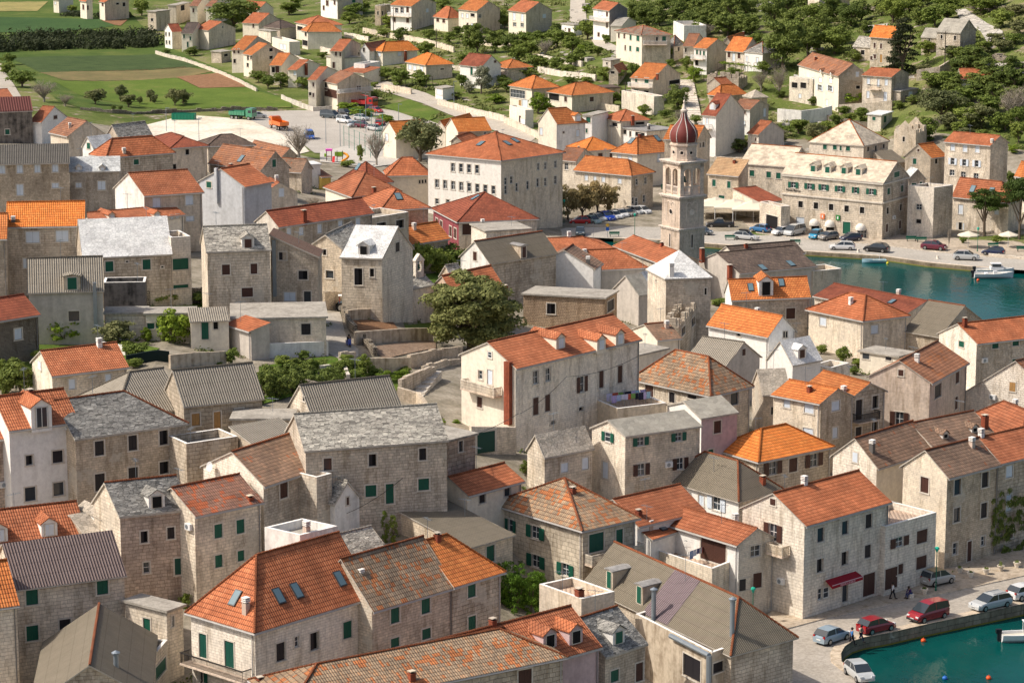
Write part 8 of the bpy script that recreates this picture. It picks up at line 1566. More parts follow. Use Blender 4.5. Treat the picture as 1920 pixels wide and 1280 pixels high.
 if r.get('hotel'):
  for cu in HOTEL_DOMES:
   k=MB(); z=he+cu[1]; R_=1.0; prof=[(R_*math.sin(t),R_*.95*math.cos(t)) for t in [math.pi/2*i/6 for i in range(7)]]
   for j in range(6):
    for i in range(10):
     t0,t1=math.pi*i/10,math.pi*(i+1)/10
     q=[wp('L',cu[0]+rr*math.cos(t),z+zz,.05+rr*math.sin(t)) for rr,zz,t in ((prof[j+1][0],prof[j+1][1],t0),(prof[j+1][0],prof[j+1][1],t1),(prof[j][0],prof[j][1],t1),(prof[j][0],prof[j][1],t0))]
     k.poly(q if j else q[:3])
   for i in range(10):
    t0,t1=math.pi*i/10,math.pi*(i+1)/10; q=[wp('L',cu[0]+R_*math.cos(t),z+dz,.05+R_*math.sin(t)) for dz,t in ((-.25,t0),(-.25,t1),(0,t1),(0,t0))]; k.poly(q)
   k.build('dome_awning',plain('white_canvas',(.74,.70,.62),.9),root)
  for cu,cl,nm in ((HOTEL_SIGNS[0],(.80,.20,.05),'orange'),(HOTEL_SIGNS[1],(.02,.22,.04),'green')):
   k=MB(); A=[wp('L',cu[0]-.4,he+cu[1]-.45,.2),wp('L',cu[0]+.4,he+cu[1]-.45,.2),wp('L',cu[0]+.4,he+cu[1]-.45,.02),wp('L',cu[0]-.4,he+cu[1]-.45,.02)]; k.hexa([*A,*[x+Vector((0,0,.9)) for x in A]])
   sg=k.build('sign',plain('sign_'+nm,cl,.5),root); k=MB(); A=[wp('L',cu[0]-.14,he+cu[1]-.25,.22),wp('L',cu[0]+.14,he+cu[1]-.25,.22),wp('L',cu[0]+.14,he+cu[1]-.25,.2),wp('L',cu[0]-.14,he+cu[1]-.25,.2)]; k.hexa([*A,*[x+Vector((0,0,.5)) for x in A]]); k.build('sign_mark',WHF(),sg)
  u_,v_=HOTEL_SIGNS[2]; d=(wp('L',1,0)-wp('L',0,0)).normalized(); sign_text('Nova Banca',wp('L',u_,he+v_,.06),d,.62,IRON(),root,.03)
 return root
def sign_text(txt,pos,d,size,mat,parent,ext):
 cu=bpy.data.curves.new('lettering','FONT'); cu.body=txt; cu.size=size; cu.extrude=ext; cu.align_x='CENTER'
 t=bpy.data.objects.new('lettering',cu); sc.collection.objects.link(t)
 x=Vector(d).normalized(); z=Vector((x.y,-x.x,0)); y=Vector((0,0,1)); m=Matrix((x,y,z)).transposed().to_4x4(); m.translation=Vector(pos)+z*.02
 dg=bpy.context.evaluated_depsgraph_get(); me=bpy.data.meshes.new_from_object(t.evaluated_get(dg)); bpy.data.objects.remove(t)
 o=bpy.data.objects.new('lettering',me); sc.collection.objects.link(o); me.materials.clear(); me.materials.append(mat); o.matrix_basis=m; o.parent=parent
HR={}
for r in HOUSES: HR[r['k']]=house(r)
# ---------------------------------------------------------------- terrain, water, ground patches
def struct(o,kind='structure'): o['kind']=kind; return o
wat=[(n,P,z) for n,P,z in WATER]
def land(x,y):
 z=terr(x,y)
 for n,P,zz in wat:
  if pip(x,y,P) or pdist(x,y,P)<3.5: return -2.5
  if pdist(x,y,P)<14: z=min(z,1.02 if n=='near' else .55)
 return max(z,.5)
bmh=MB(); tx=np.arange(-250,410,5.0); ty=np.arange(150,1490,5.0)
tv=[];
zz=np.array([[land(x,y) if y<600 else max(terr(x,y),.5) for x in tx] for y in ty])
nx=len(tx)
m=bpy.data.meshes.new('ground'); V=[(float(tx[i]),float(ty[j]),float(zz[j,i])) for j in range(len(ty)) for i in range(nx)]
Fc=[(j*nx+i,j*nx+i+1,(j+1)*nx+i+1,(j+1)*nx+i) for j in range(len(ty)-1) for i in range(nx-1)]
m.from_pydata(V,[],Fc); m.polygons.foreach_set('use_smooth',[True]*len(Fc))
t=NT('hillside_ground',.95,.1); p=t.obj()
n1=t.noise(p,.06,5,.6); n2=t.noise(p,.5,5,.7); n3=t.noise(p,.22,5,.65)
veg=t.ramp(n1,[(.3,(.075,.105,.022)),(.5,(.13,.165,.04)),(.7,(.25,.24,.10))])
earth=t.ramp(n2,[(.35,(.20,.15,.09)),(.65,(.34,.28,.19))]); rock=t.ramp(n2,[(.3,(.30,.275,.23)),(.7,(.55,.51,.44))])
c=t.mix(t.ramp(n3,[(.56,(0,0,0)),(.62,(1,1,1))]),veg,earth); c=t.mix(t.ramp(n3,[(.64,(0,0,0)),(.68,(1,1,1))]),c,rock)
c=t.mix(1.0,c,t.ramp(t.noise(p,2.5,4,.75),[(.3,(.6,.6,.6)),(.7,(1.25,1.25,1.25))]),'MULTIPLY'); t.bump(n2,.8,.5); m.materials.append(t.col(c))
g=bpy.data.objects.new('ground',m); sc.collection.objects.link(g); struct(g)
far=MB(); far.poly([(-3000,-400,-3),(3000,-400,-3),(3000,6000,-3),(-3000,6000,-3)]); struct(far.build('terrain',m.materials[0]))
# water
t=NT('sea_water',.10,.13); p=t.obj(); s_=t.n('SeparateXYZ',{0:p})
mp=t.n('Mapping',{'Vector':p,'Rotation':(0,0,.5),'Scale':(.9,.45,1)}).outputs[0]; rip=t.noise(mp,.9,3,.6); big=t.noise(p,.035,3)
t.bump(t.math('ADD',rip,t.math('MULTIPLY',t.noise(mp,3.2,2),.25)),.34,.14)
t.b.inputs['IOR'].default_value=1.33
wm_=t.col(t.mix(t.ramp(t.math('ADD',big,t.math('MULTIPLY',rip,.12)),[(.42,(0,0,0)),(.66,(1,1,1))]),(.001,.034,.036),(.002,.068,.060)))
k=MB(); k.poly([(-3000,150,0),(3000,150,0),(3000,700,0),(-3000,700,0)]); 
k=MB()
for n,P,z in WATER:
 xs_=[q[0] for q in P]; ys_=[q[1] for q in P]; x0,x1,y0,y1=min(xs_)-5,max(xs_)+5,min(ys_)-5,max(ys_)+5
 k.poly([(x0,y0,0),(x1,y0,0),(x1,y1,0),(x0,y1,0)])
struct(k.build('water',wm_))
def clip_poly(P,name,mat,zf):
 bm=bmesh.new(); vs=[bm.verts.new((x,y,0)) for x,y in P]; bm.faces.new(vs)
 bmesh.ops.triangulate(bm,faces=bm.faces[:])
 xs_=[q[0] for q in P]; ys_=[q[1] for q in P]; st=5.0
 if zf is not None:
  for ax,lo,hi in ((0,min(xs_),max(xs_)),(1,min(ys_),max(ys_))):
   c_=math.ceil(lo/st)*st
   while c_<hi:
    co=(c_,0,0) if ax==0 else (0,c_,0); no=(1,0,0) if ax==0 else (0,1,0)
    bmesh.ops.bisect_plane(bm,geom=bm.verts[:]+bm.edges[:]+bm.faces[:],plane_co=co,plane_no=no); c_+=st
 for v in bm.verts: v.co.z=zf(v.co.x,v.co.y)
 bmesh.ops.recalc_face_normals(bm,faces=bm.faces[:])
 uvl=bm.loops.layers.uv.new('UVMap')
 for f in bm.faces:
  if f.normal.z<0: f.normal_flip()
  for l in f.loops: l[uvl].uv=(l.vert.co.x,l.vert.co.y)
 me=bpy.data.meshes.new(name); bm.to_mesh(me); bm.free(); me.materials.append(mat)
 o=bpy.data.objects.new(name,me); sc.collection.objects.link(o); return struct(o)
def zgrid(x,y):
 fx=(x+250)/5; fy=(y-150)/5; i=int(min(max(fx,0),nx-2)); j=int(min(max(fy,0),len(ty)-2)); u=min(max(fx-i,0),1);v=min(max(fy-j,0),1)
 return float((zz[j,i]*(1-u)+zz[j,i+1]*u)*(1-v)+(zz[j+1,i]*(1-u)+zz[j+1,i+1]*u)*v)
for n,mt,off,P,z in PATCH:
 if z is None:
  if mt in('plough','grass3','soil2','grass5') and len(P)<7 and off<.2: off+=.05
  clip_poly(P,n,PM[mt](),lambda x,y,o=off:zgrid(x,y)+o)
 else: clip_poly(P,n,PM[mt](),lambda x,y,zz_=z:zz_)
# raised pavement kerbs, quay walls
for n,mt,off,P,z in PATCH:
 if n=='pavement':
  k=MB()
  for i in range(len(P)):
   a,b=P[i-1],P[i]; k.poly([(a[0],a[1],z-.25),(b[0],b[1],z-.25),(b[0],b[1],z),(a[0],a[1],z)])
  struct(k.build('kerb',W('sl')))
qs=stone('quay_wall_stone',(.36,.31,.24),(.28,.24,.18),(.15,.13,.10),1.1,.45,.03,.4); alg=plain('algae_line',(.22,.19,.03),.9)
ks=stone('quay_edge_stone',(.60,.52,.43),(.54,.47,.38),(.42,.36,.29),1.3,2,.0,.12,.015,.2)
for n,P,z in WATER:
 E=(P[:10]+P[-1:] if 0 else P); idx=list(range(0,9)) if n=='near' else list(range(0,10))
 pts=[P[i] for i in idx]
 if n=='near': pts=[P[-3],P[-2],P[-1]]+pts
 k=MB(); kk=MB(); al=MB()
 cx,cy=sum(q[0] for q in P)/len(P),sum(q[1] for q in P)/len(P)
 nor=[]
 for i in range(len(pts)-1):
  a,b=pts[i],pts[i+1]; d=Vector((b[0]-a[0],b[1]-a[1])).normalized(); nn=Vector((d.y,-d.x)); mx,my=(a[0]+b[0])/2+nn.x*.3,(a[1]+b[1])/2+nn.y*.3
  if pip(mx,my,P): nn=-nn
  nor.append(nn)
 off=[]
 for i in range(len(pts)):
  nn=(nor[max(i-1,0)]+nor[min(i,len(nor)-1)]).normalized(); off.append((pts[i][0]+nn.x*1.0,pts[i][1]+nn.y*1.0))
 L=0
 for i in range(len(pts)-1):
  a,b,a2,b2=pts[i],pts[i+1],off[i],off[i+1]; l=math.dist(a,b); t_=z+.07
  k.poly([(a[0],a[1],-2),(b[0],b[1],-2),(b[0],b[1],t_),(a[0],a[1],t_)],0,[(L,-2),(L+l,-2),(L+l,t_),(L,t_)])
  kk.poly([(a[0],a[1],t_),(b[0],b[1],t_),(b2[0],b2[1],t_),(a2[0],a2[1],t_)],0,[(L,0),(L+l,0),(L+l,1),(L,1)]); kk.poly([(a2[0],a2[1],t_),(b2[0],b2[1],t_),(b2[0],b2[1],z-.1),(a2[0],a2[1],z-.1)])
  w_=nor[i]*-.04; al.poly([(a[0]+w_.x,a[1]+w_.y,-.1),(b[0]+w_.x,b[1]+w_.y,-.1),(b[0]+w_.x,b[1]+w_.y,.16),(a[0]+w_.x,a[1]+w_.y,.16)]); L+=l
 o=struct(k.build('quay_wall',qs)); struct(kk.build('quay_edge',ks)); struct(al.build('waterline',alg))
# ---------------------------------------------------------------- garden walls
for pl,h,th,mt,lab in WALLS:
 k=MB(); rg=random.Random(len(lab)*31+int(pl[0][0])); L=0
 for i in range(len(pl)-1):
  a,b=Vector(pl[i]),Vector(pl[i+1]); d=(b-a); l=Vector((d.x,d.y)).length; d=d/l; nn=Vector((-d.y,d.x,0)).normalized()*th
  ns=max(1,int(l/1.2)) 
  for j in range(ns):
   x=a+d*(l*j/ns); y=a+d*(l*(j+1)/ns); jit=rg.uniform(-.12,.12) if mt in('sr','sl','sg') else 0
   if mt=='sr': jit*=2.5
   zt=h+jit; e=Vector((0,0,1)); w0=Vector((x.x,x.y,zgrid(x.x,x.y)-.5)) ; w1=Vector((y.x,y.y,zgrid(y.x,y.y)-.5))
   k.hexa([w0,w1,w1+nn,w0+nn,w0+e*(zt+.5),w1+e*(zt+.5),w1+nn+e*(zt+.5),w0+nn+e*(zt+.5)],0)
   u0=L+l*j/ns
 o=k.build('garden_wall',W(mt)); o['label']=lab; o['category']='wall'
 if 'garage gate' in lab:
  a,b=Vector(pl[0]),Vector(pl[1]); d=(b-a).normalized(); nn=Vector((d.y,-d.x,0)); x=a+d*.7; k=MB(); zb_=zgrid(a.x,a.y)
  q=[x+nn*.06,x+d*2.3+nn*.06,x+d*2.3+nn*.0,x]; k.hexa([Vector((v.x,v.y,zb_)) for v in q]+[Vector((v.x,v.y,zb_+2.3)) for v in q]); k.build('gate',plain('gate_green',(.008,.06,.045),.5),o)
  k=MB()
  for u0,u1,z0,z1 in((-.25,0,0,2.55),(2.3,2.55,0,2.55),(0,2.3,2.3,2.55)):
   q=[x+d*u0+nn*.1,x+d*u1+nn*.1,x+d*u1,x+d*u0]; k.hexa([Vector((v.x,v.y,zb_+z0)) for v in q]+[Vector((v.x,v.y,zb_+z1)) for v in q])
  k.build('gate_surround',FRM(),o)
# outdoor stairs
def stairs(x0,y0,z0,x1,y1,z1,wd,lab,nm='stone_steps'):
 k=MB(); n=max(4,int(abs(z1-z0)/.17)+1); d=Vector((x1-x0,y1-y0)); L=d.length; d/=L; e2_=(-d.y,d.x)
 for i in range(n):
  zt=z0+(z1-z0)*(i+1)/n; k.box((x0,y0),(d.x,d.y),e2_,L*(i+1)/n+.1,wd,min(z0,z1)-1,zt,0,L*i/n,0)
 o=k.build(nm,W('sl')); o['label']=lab; o['category']='steps'
for s_ in STAIRS: stairs(*s_)
# ---------------------------------------------------------------- foliage
def leafmat(name,c1,c2,tr=.25):
 if name in MC: return MC[name]
 t=NT(name,.75,.25); isl=t.n('NewGeometry').outputs['Random Per Island']; oi=t.n('ObjectInfo').outputs['Random']; n=t.noise(t.obj(),.7,2)
 f=t.math('ADD',t.math('MULTIPLY',isl,.55),t.math('MULTIPLY',n,.5))
 c=t.mix(f,c1,c2); c=t.mix(1.0,c,t.ramp(oi,[(0,(.8,.84,.8)),(1,(1.2,1.14,1.1))]),'MULTIPLY'); t.col(c)
 tb=t.n('BsdfTranslucent',{'Color':c}); mx=t.n('MixShader',{0:tr}); t.t.links.new(t.b.outputs[0],mx.inputs[1]); t.t.links.new(tb.outputs[0],mx.inputs[2])
 out=[x for x in t.t.nodes if x.type=='OUTPUT_MATERIAL'][0]; t.t.links.new(mx.outputs[0],out.inputs[0]); MC[name]=t.m; return t.m
LM={'green':('leaves_mid_green',(.09,.135,.022),(.26,.32,.065)),'olive':('leaves_olive',(.10,.115,.04),(.24,.25,.11)),'dark':('leaves_dark',(.06,.095,.02),(.22,.27,.06)),
'lime':('leaves_bright',(.10,.17,.015),(.27,.36,.04)),'blos':('leaves_blossom',(.16,.18,.10),(.42,.40,.30)),'bare':('twigs_pinkish',(.16,.13,.10),(.30,.26,.20)),'tama':('leaves_tamarisk',(.24,.18,.075),(.46,.36,.17)),
'pine':('pine_needles',(.03,.055,.012),(.09,.14,.025)),'conifer':('conifer_needles',(.012,.02,.008),(.045,.055,.018)),'big':('oak_leaves',(.11,.135,.035),(.35,.35,.13)),'hedge':('hedge_leaves',(.07,.15,.012),(.16,.28,.03)),'yellow':('yellow_leaves',(.30,.24,.02),(.5,.4,.03))}
BARK=lambda:plain('bark',(.14,.105,.075),.95)
def crown_mesh(kind,seed,nl,ls):
 rg=random.Random(seed); k=MB(); lob=[]
 def leaf(c,n_,s):
  n_=n_.normalized(); a=n_.orthogonal().normalized(); b=n_.cross(a); th=rg.uniform(0,6.28); a,b=a*math.cos(th)+b*math.sin(th),b*math.cos(th)-a*math.sin(th)
  s1=s*rg.uniform(.7,1.3); s2=s*rg.uniform(.4,.8)
  k.poly([c-a*s1,c-b*s2,c+a*s1,c+b*s2],0,[(0,0),(1,0),(1,1),(0,1)])
 def rv(): return Vector((rg.gauss(0,1),rg.gauss(0,1),rg.gauss(0,1)))
 z0,z1={'pine':(.52,1),'conifer':(.03,1),'cypress':(.0,1),'hedge':(0,1),'ivy':(0,1),'bare':(.2,1),'olive':(.1,1),'big':(.02,1),'tama':(.14,1),'palm':(.3,1)}.get(kind,(.06,1))
 if kind in('conifer','cypress'):
  nlob=60 if kind=='conifer' else 34
  for i in range(nlob):
   h=rg.random(); w_=(1-h)**.8*.46+.05 if kind=='conifer' else .42*math.sin(math.pi*min(1,h*.9+.08))**.6; th=rg.uniform(0,6.28); rr=w_*rg.uniform(.55,1); lob.append((Vector((math.cos(th)*rr*.8,math.sin(th)*rr*.8,z0+h*(z1-z0)*.97)),Vector((.16,.16,.035 if kind=='conifer' else .08))))
 elif kind=='palm':
  for i in range(9):
   th=rg.uniform(0,6.28); c=Vector((math.cos(th)*.28*rg.random(),math.sin(th)*.28*rg.random(),rg.uniform(.55,.9)))
   for j in range(26):
    d=rv().normalized(); d.z=abs(d.z)*.8-.15; e=c+Vector((d.x*.22,d.y*.22,d.z*.16)); s=d.orthogonal().normalized()*.018; k.poly([c-s,c+s,e],0,[(0,0),(1,0),(1,1)])
  return k
 elif kind=='hedge':
  for i in range(46): lob.append((Vector((rg.uniform(-.38,.38),rg.uniform(-.38,.38),rg.uniform(.06,.92))),Vector((.15,.15,.08))))
 elif kind=='ivy':
  for i in range(40): lob.append((Vector((rg.uniform(-.4,.4),rg.uniform(-.06,.06),rg.uniform(.02,.95))),Vector((.13,.06,.06))))
 else:
  n=26 if kind!='big' else 90
  for i in range(n):
   d=rv().normalized(); d.z=abs(d.z)*1.15-.35 if kind in('bare','pine') else d.z*1.0
   rr=rg.uniform(.4,.95) if kind!='big' else rg.uniform(.5,.95)
   zc=z0+(z1-z0)*.48; c=Vector((d.x*.40*rr,d.y*.40*rr,zc+d.z*(z1-z0)*.46*rr))
   if kind=='pine': c.z=z0+(z1-z0)*rg.uniform(.15,.85)*(1-.5*math.hypot(c.x,c.y))
   r_=rg.uniform(.12,.2) if kind!='big' else rg.uniform(.085,.13); lob.append((c,Vector((r_,r_,r_*(.75 if kind!='pine' else .35)))))
 per=max(6,nl//len(lob))
 for c,r_ in lob:
  for i in range(per):
   d=rv().normalized(); q=rg.random()**.33 if kind!='bare' else rg.random()**.5
   if rg.random()<.8 and d.z<-.3: d.z*=-1
   x=c+Vector((d.x*r_.x*q,d.y*r_.y*q,d.z*r_.z*q))
   if x.z<.005: x.z=.01
   leaf(x,d+rv()*.45,ls*(1 if kind!='bare' else .9))
 if kind=='bare':
  pass
 return k
def trunk_mesh(kind,seed):
 rg=random.Random(seed+99); k=MB(); hi={'pine':.62,'conifer':.6,'bare':.5,'big':.4,'palm':.6,'cypress':.5}.get(kind,.42); r0=.035 if kind!='big' else .05
 k.tube((0,0,-.03),(rg.uniform(-.02,.02),rg.uniform(-.02,.02),hi*.6),r0,7,0,r0*.7)
 for i in range(7 if kind!='bare' else 16):
  th=6.28*i/7+rg.random(); b=Vector((0,0,hi*rg.uniform(.3,.62))); e=Vector((math.cos(th)*rg.uniform(.12,.3),math.sin(th)*rg.uniform(.12,.3),rg.uniform(hi*.8,min(.95,hi+.3))))
  k.tube(b,e,r0*.5,5,0,r0*.2,False)
  if kind in('bare',):
   for j in range(7):
    f=b.lerp(e,rg.uniform(.3,1)); g=f+Vector((rg.uniform(-.16,.16),rg.uniform(-.16,.16),rg.uniform(.05,.24))); k.tube(f,g,r0*.16,3,0,r0*.05,False)
    for l in range(5):
     f2=f.lerp(g,rg.uniform(.4,1)); g2=f2+Vector((rg.uniform(-.09,.09),rg.uniform(-.09,.09),rg.uniform(.0,.12))); k.tube(f2,g2,r0*.08,3,0,.001,False)
 return k
TM={}
def tree_meshes(kind,v,big):
 key=(kind,v,big)
 if key not in TM:
  nl={'big':26000,'conifer':5000,'pine':4500,'bare':1100,'cypress':2600,'hedge':3600,'ivy':2400}.get(kind,3800 if big else 2000)
  ls={'big':.0175,'conifer':.022,'pine':.022,'bare':.012,'cypress':.03,'hedge':.026,'ivy':.026,'palm':.05}.get(kind,.03 if big else .042)
  mk=kind if kind in LM else {'scrub':'dark','palm':'lime','cypress':'green','ivy':'dark'}[kind]
  m1=crown_mesh(kind,v*7+len(kind),nl,ls).mesh('crown',leafmat(*LM[mk],tr=.25 if kind!='bare' else 0)); m2=trunk_mesh(kind,v).mesh('trunk',BARK() if kind not in('bare',) else plain('pale_bark',(.30,.26,.21),.9)); TM[key]=(m1,m2)
 return TM[key]
NMT={'olive':('olive_tree','grey-green tree','tree'),'green':('green_bush','leafy green bush','bush'),'bare':('bare_tree','twiggy half-bare tree','tree'),'dark':('evergreen_tree','dark evergreen tree','tree'),'blos':('blossoming_tree','pale blossoming tree','tree'),'lime':('bright_shrub','bright yellow-green shrub','bush'),
'scrub':('small_bush','tiny bush','bush'),'conifer':('conifer','tall dark conifer','tree'),'pine':('pine_tree','broad pine','tree'),'tama':('tamarisk_tree','brown-green tamarisk','tree'),'big':('holm_oak','x','tree'),'palm':('yucca_plant','spiky yucca plant','plant'),'cypress':('cypress_tree','thin dark cypress','tree'),'hedge':('hedge_bush','clipped bright hedge bush','hedge'),'ivy':('ivy','dark ivy','ivy')}
seen={}; HC=[(r['o'][0]+(r['a'][0]+r['c'][0])/2,r['o'][1]+(r['a'][1]+r['c'][1])/2,r['k']) for r in HOUSES]
def tlabel(x,y,base):
 c=sorted(HC,key=lambda r:(r[0]-x)**2+(r[1]-y)**2)[:8]; opts=[]
 for cx,cy,kk in c:
  dx,dy=x-cx,y-cy; rel='left of' if dx<0 else 'right of'
  if abs(dy)>abs(dx)*1.3: rel='in front of' if dy<0 else 'behind'
  opts.append(f'{base} {rel} {kk}')
 for o in opts:
  if o not in seen and len(o.split())<=16: seen[o]=1; return o
 return opts[0]
for i,(x,y,z,w_,h,kd) in enumerate(TREES):
 nm,base,cat=NMT[kd]
 if kd=='green' and h>4.5: nm,base,cat='green_tree','mid-green leafy tree','tree'
 if kd=='lime' and h>4.5: nm,base,cat='light_green_tree','light green tree','tree'
 if kd=='dark' and h<3.5: nm,base,cat='dark_bush','dark bush','bush'
 if w_>9: base='big '+base
 elif w_<3.5: base='small '+base
 lab='very large round dark evergreen tree above the garden soil plots' if kd=='big' else tlabel(x,y,base)
 o=empty(nm,(x,y,max(z,zgrid(x,y))-.1),lab,cat,{'tree':'trees among and above the houses','bush':'bushes and shrubs in the gardens'}.get(cat),rz=(i*2.4)%6.28 if kd!='ivy' else .6)
 if kd=='big': o.location.y+=3
 v=i%3 if kd not in('big','pine','conifer') else i%2; m1,m2=tree_meshes(kd,v,h>5.5)
 for n_,mm in (('crown',m1),('trunk',m2)):
  if kd in('ivy',) and n_=='trunk': continue
  c=bpy.data.objects.new(n_,mm); sc.collection.objects.link(c); c.parent=o; c.scale=(w_*1.32,w_*1.32 if kd!='ivy' else w_,h*1.2) if kd!='big' else (w_*1.12,w_*1.12,h*1.0)
# low undergrowth on the hillsides: one uncountable mass
rg=random.Random(5); und=MB(); FP=[]
for r in HOUSES:
 o,a,c=r['o'],r['a'],r['c']; FP.append((o[0]+(a[0]+c[0])/2,o[1]+(a[1]+c[1])/2,(math.hypot(*a)+math.hypot(*c))*.42+.8))
AV=[P for n,mt,off,P,z in PATCH]
cnt=0
def clump(k,x,y,z,R_,H_,n,ls):
 for i in range(n):
  d=Vector((rg.gauss(0,1),rg.gauss(0,1),abs(rg.gauss(0,1)))).normalized(); q=rg.random()**.4; c=Vector((x+d.x*R_*q,y+d.y*R_*q,z+d.z*H_*q)); nn=(d+Vector((rg.gauss(0,.5),rg.gauss(0,.5),rg.gauss(0,.5)))).normalized(); a=nn.orthogonal().normalized(); b=nn.cross(a); s=ls*rg.uniform(.6,1.3)
  k.poly([c-a*s,c-b*s*.6,c+a*s,c+b*s*.6],0,[(0,0),(1,0),(1,1),(0,1)])
while cnt<6200:
 y=rg.uniform(520,1250); x=rg.uniform(-.20,.20)*y
 if mn.noise(Vector((x*.03,y*.03,3)))<-.3 and rg.random()<.6: continue
 if x<.02*y and y<640 or x<-.06*y and y<950: continue
 if any((x-a)**2+(y-b)**2<c*c for a,b,c in FP) or any(pip(x,y,P) for P in AV): continue
 R_=rg.uniform(.6,2.1)*(y/600)**.5; clump(und,x,y,zgrid(x,y)-.2,R_,R_*.75,34,.34*(y/600)**.4); cnt+=1
o=und.build('undergrowth',leafmat('undergrowth_leaves',(.085,.11,.026),(.25,.27,.085))); struct(o,'stuff'); o['label']='scrubby green undergrowth covering the hillsides'; o['category']='undergrowth'
wd_=MB(); cnt=0
while cnt<900:
 q=rg.choice(HOUSES); o=q['o']
 if o[1]>530: continue
 a=Vector(q['a']); c=Vector(q['c']); f=rg.random()
 if rg.random()<.5: p_=a*f; nn=Vector((-c.x,-c.y)).normalized()
 else: p_=c*f; nn=Vector((-a.x,-a.y)).normalized()
 x,y=o[0]+p_.x+nn.x*rg.uniform(.3,1.6),o[1]+p_.y+nn.y*rg.uniform(.3,1.6); cnt+=1
 if zgrid(x,y)<1.1: continue
 clump(wd_,x,y,zgrid(x,y)-.05,rg.uniform(.2,.7),rg.uniform(.2,.9),16,.16)
o=wd_.build('weeds',leafmat('weed_leaves',(.06,.10,.02),(.20,.24,.06))); struct(o,'stuff'); o['label']='weeds and small plants growing at the foot of the walls'; o['category']='weeds'
for P0,P1,sag,lab in CABLES:
 a,b=Vector(P0),Vector(P1); k=MB(); n=14; pv=a
 for i in range(1,n+1):
  s_=i/n; q=a.lerp(b,s_)-Vector((0,0,sag*4*s_*(1-s_))); k.tube(pv,q,.028,4,0,None,False); pv=q
 o=k.build('overhead_cable',IRON()); o['label']=lab; o['category']='cable'
hg=MB()
for P0,P1,wd,n,hh in HEDGES:
 for i in range(n):
  t_=rg.random(); x=P0[0]+(P1[0]-P0[0])*t_; y=P0[1]+(P1[1]-P0[1])*t_+rg.uniform(-wd,wd); R_=rg.uniform(1.4,3.2); clump(hg,x,y,zgrid(x,y)-.2,R_,hh*rg.uniform(.7,1.2),70,.42)
o=hg.build('hedgerow_thicket',leafmat('thicket_leaves',(.028,.042,.016),(.085,.095,.04))); struct(o,'stuff'); o['label']='long dark thicket between the green fields'; o['category']='thicket'
rk=MB(); cnt=0
while cnt<420:
 y=rg.uniform(560,1200); x=rg.uniform(.0,.20)*y
 if mn.noise(Vector((x*.025+9,y*.025,3)))<.05: continue
 if any((x-a)**2+(y-b)**2<c*c for a,b,c in FP): continue
 s=rg.uniform(.3,1.3); z=zgrid(x,y); rk.cbox(x,y,z-.3,s*2,s*1.4,s*rg.uniform(.5,.9)+.2,0,rg.random()*3); cnt+=1
o=rk.build('rocks',PM['rock']()); struct(o,'stuff'); o['label']='pale limestone boulders scattered over the hillside'; o['category']='rocks'
# ---------------------------------------------------------------- vehicles
PC={'silverblue':(.30,.38,.44),'red':(.30,.012,.02),'red2':(.50,.015,.012),'silver':(.50,.51,.50),'white':(.75,.75,.74),'gold':(.42,.40,.36),'mint':(.30,.42,.40),'blue':(.02,.07,.42),'blue2':(.02,.14,.33),'grey':(.24,.225,.20),'slate':(.05,.07,.085),'black':(.012,.014,.018),'cyan':(.01,.28,.48),'navy':(.01,.018,.06),'maroon':(.13,.01,.03),'redt':(.48,.02,.02),'orange':(.75,.16,.01),'bluev':(.02,.12,.50),'greent':(.06,.28,.16)}
def paint(c): 
 n='car_paint_'+c
 if n in MC: return MC[n]
 t=NT(n,.28,.5); t.b.inputs['Coat Weight'].default_value=.6; t.b.inputs['Coat Roughness'].default_value=.08; MC[n]=t.col(PC[c]); return t.m
RUB=lambda:plain('tyre_rubber',(.015,.015,.015),.9); RIM=lambda:plain('alloy_rim',(.4,.4,.4),.35,.8)
# length,width,profile lower [(x,zbelt)], roof [(x,z)]
CT={'hatch':(3.9,1.68,[(-1.95,.78),(-1.6,.95),(.75,.93),(1.6,.78),(1.95,.55)],[(-1.78,.97),(-1.35,1.42),(-.2,1.48),(.35,1.42),(1.1,.92)]),
'mini':(3.6,1.6,[(-1.8,.85),(-1.6,1.0),(.85,.98),(1.5,.82),(1.8,.55)],[(-1.74,1.0),(-1.5,1.5),(-.1,1.57),(.5,1.5),(1.2,.96)]),
'estate':(4.6,1.75,[(-2.3,.8),(-2.0,.95),(.9,.93),(1.9,.78),(2.3,.55)],[(-2.2,.97),(-1.75,1.42),(-.2,1.49),(.4,1.43),(1.25,.92)]),
'suv':(4.5,1.85,[(-2.25,.95),(-1.9,1.08),(.85,1.06),(1.9,.92),(2.25,.62)],[(-2.1,1.09),(-1.4,1.58),(-.2,1.64),(.4,1.56),(1.2,1.05)]),
'van':(4.4,1.8,[(-2.2,.9),(-2.15,1.1),(1.0,1.06),(1.9,.88),(2.2,.6)],[(-2.16,1.12),(-2.0,1.75),(-.2,1.84),(.55,1.72),(1.45,1.02)]),
'minivan':(4.9,1.9,[(-2.45,.95),(-2.4,1.15),(1.5,1.1),(2.15,.9),(2.45,.6)],[(-2.4,1.16),(-2.25,1.85),(-.2,1.95),(1.0,1.85),(1.9,1.05)]),
'vanbox':(4.9,1.9,[(-2.45,.95),(-2.4,1.15),(1.5,1.1),(2.15,.9),(2.45,.6)],[(-2.4,1.16),(-2.3,1.9),(-.2,2.0),(1.0,1.85),(1.9,1.05)]),
'pickup':(5.2,1.85,[(-2.6,1.0),(-2.5,1.02),(1.2,1.05),(2.2,.92),(2.6,.62)],[(-.75,1.03),(-.5,1.68),(.1,1.73),(.55,1.66),(1.35,1.04)])}
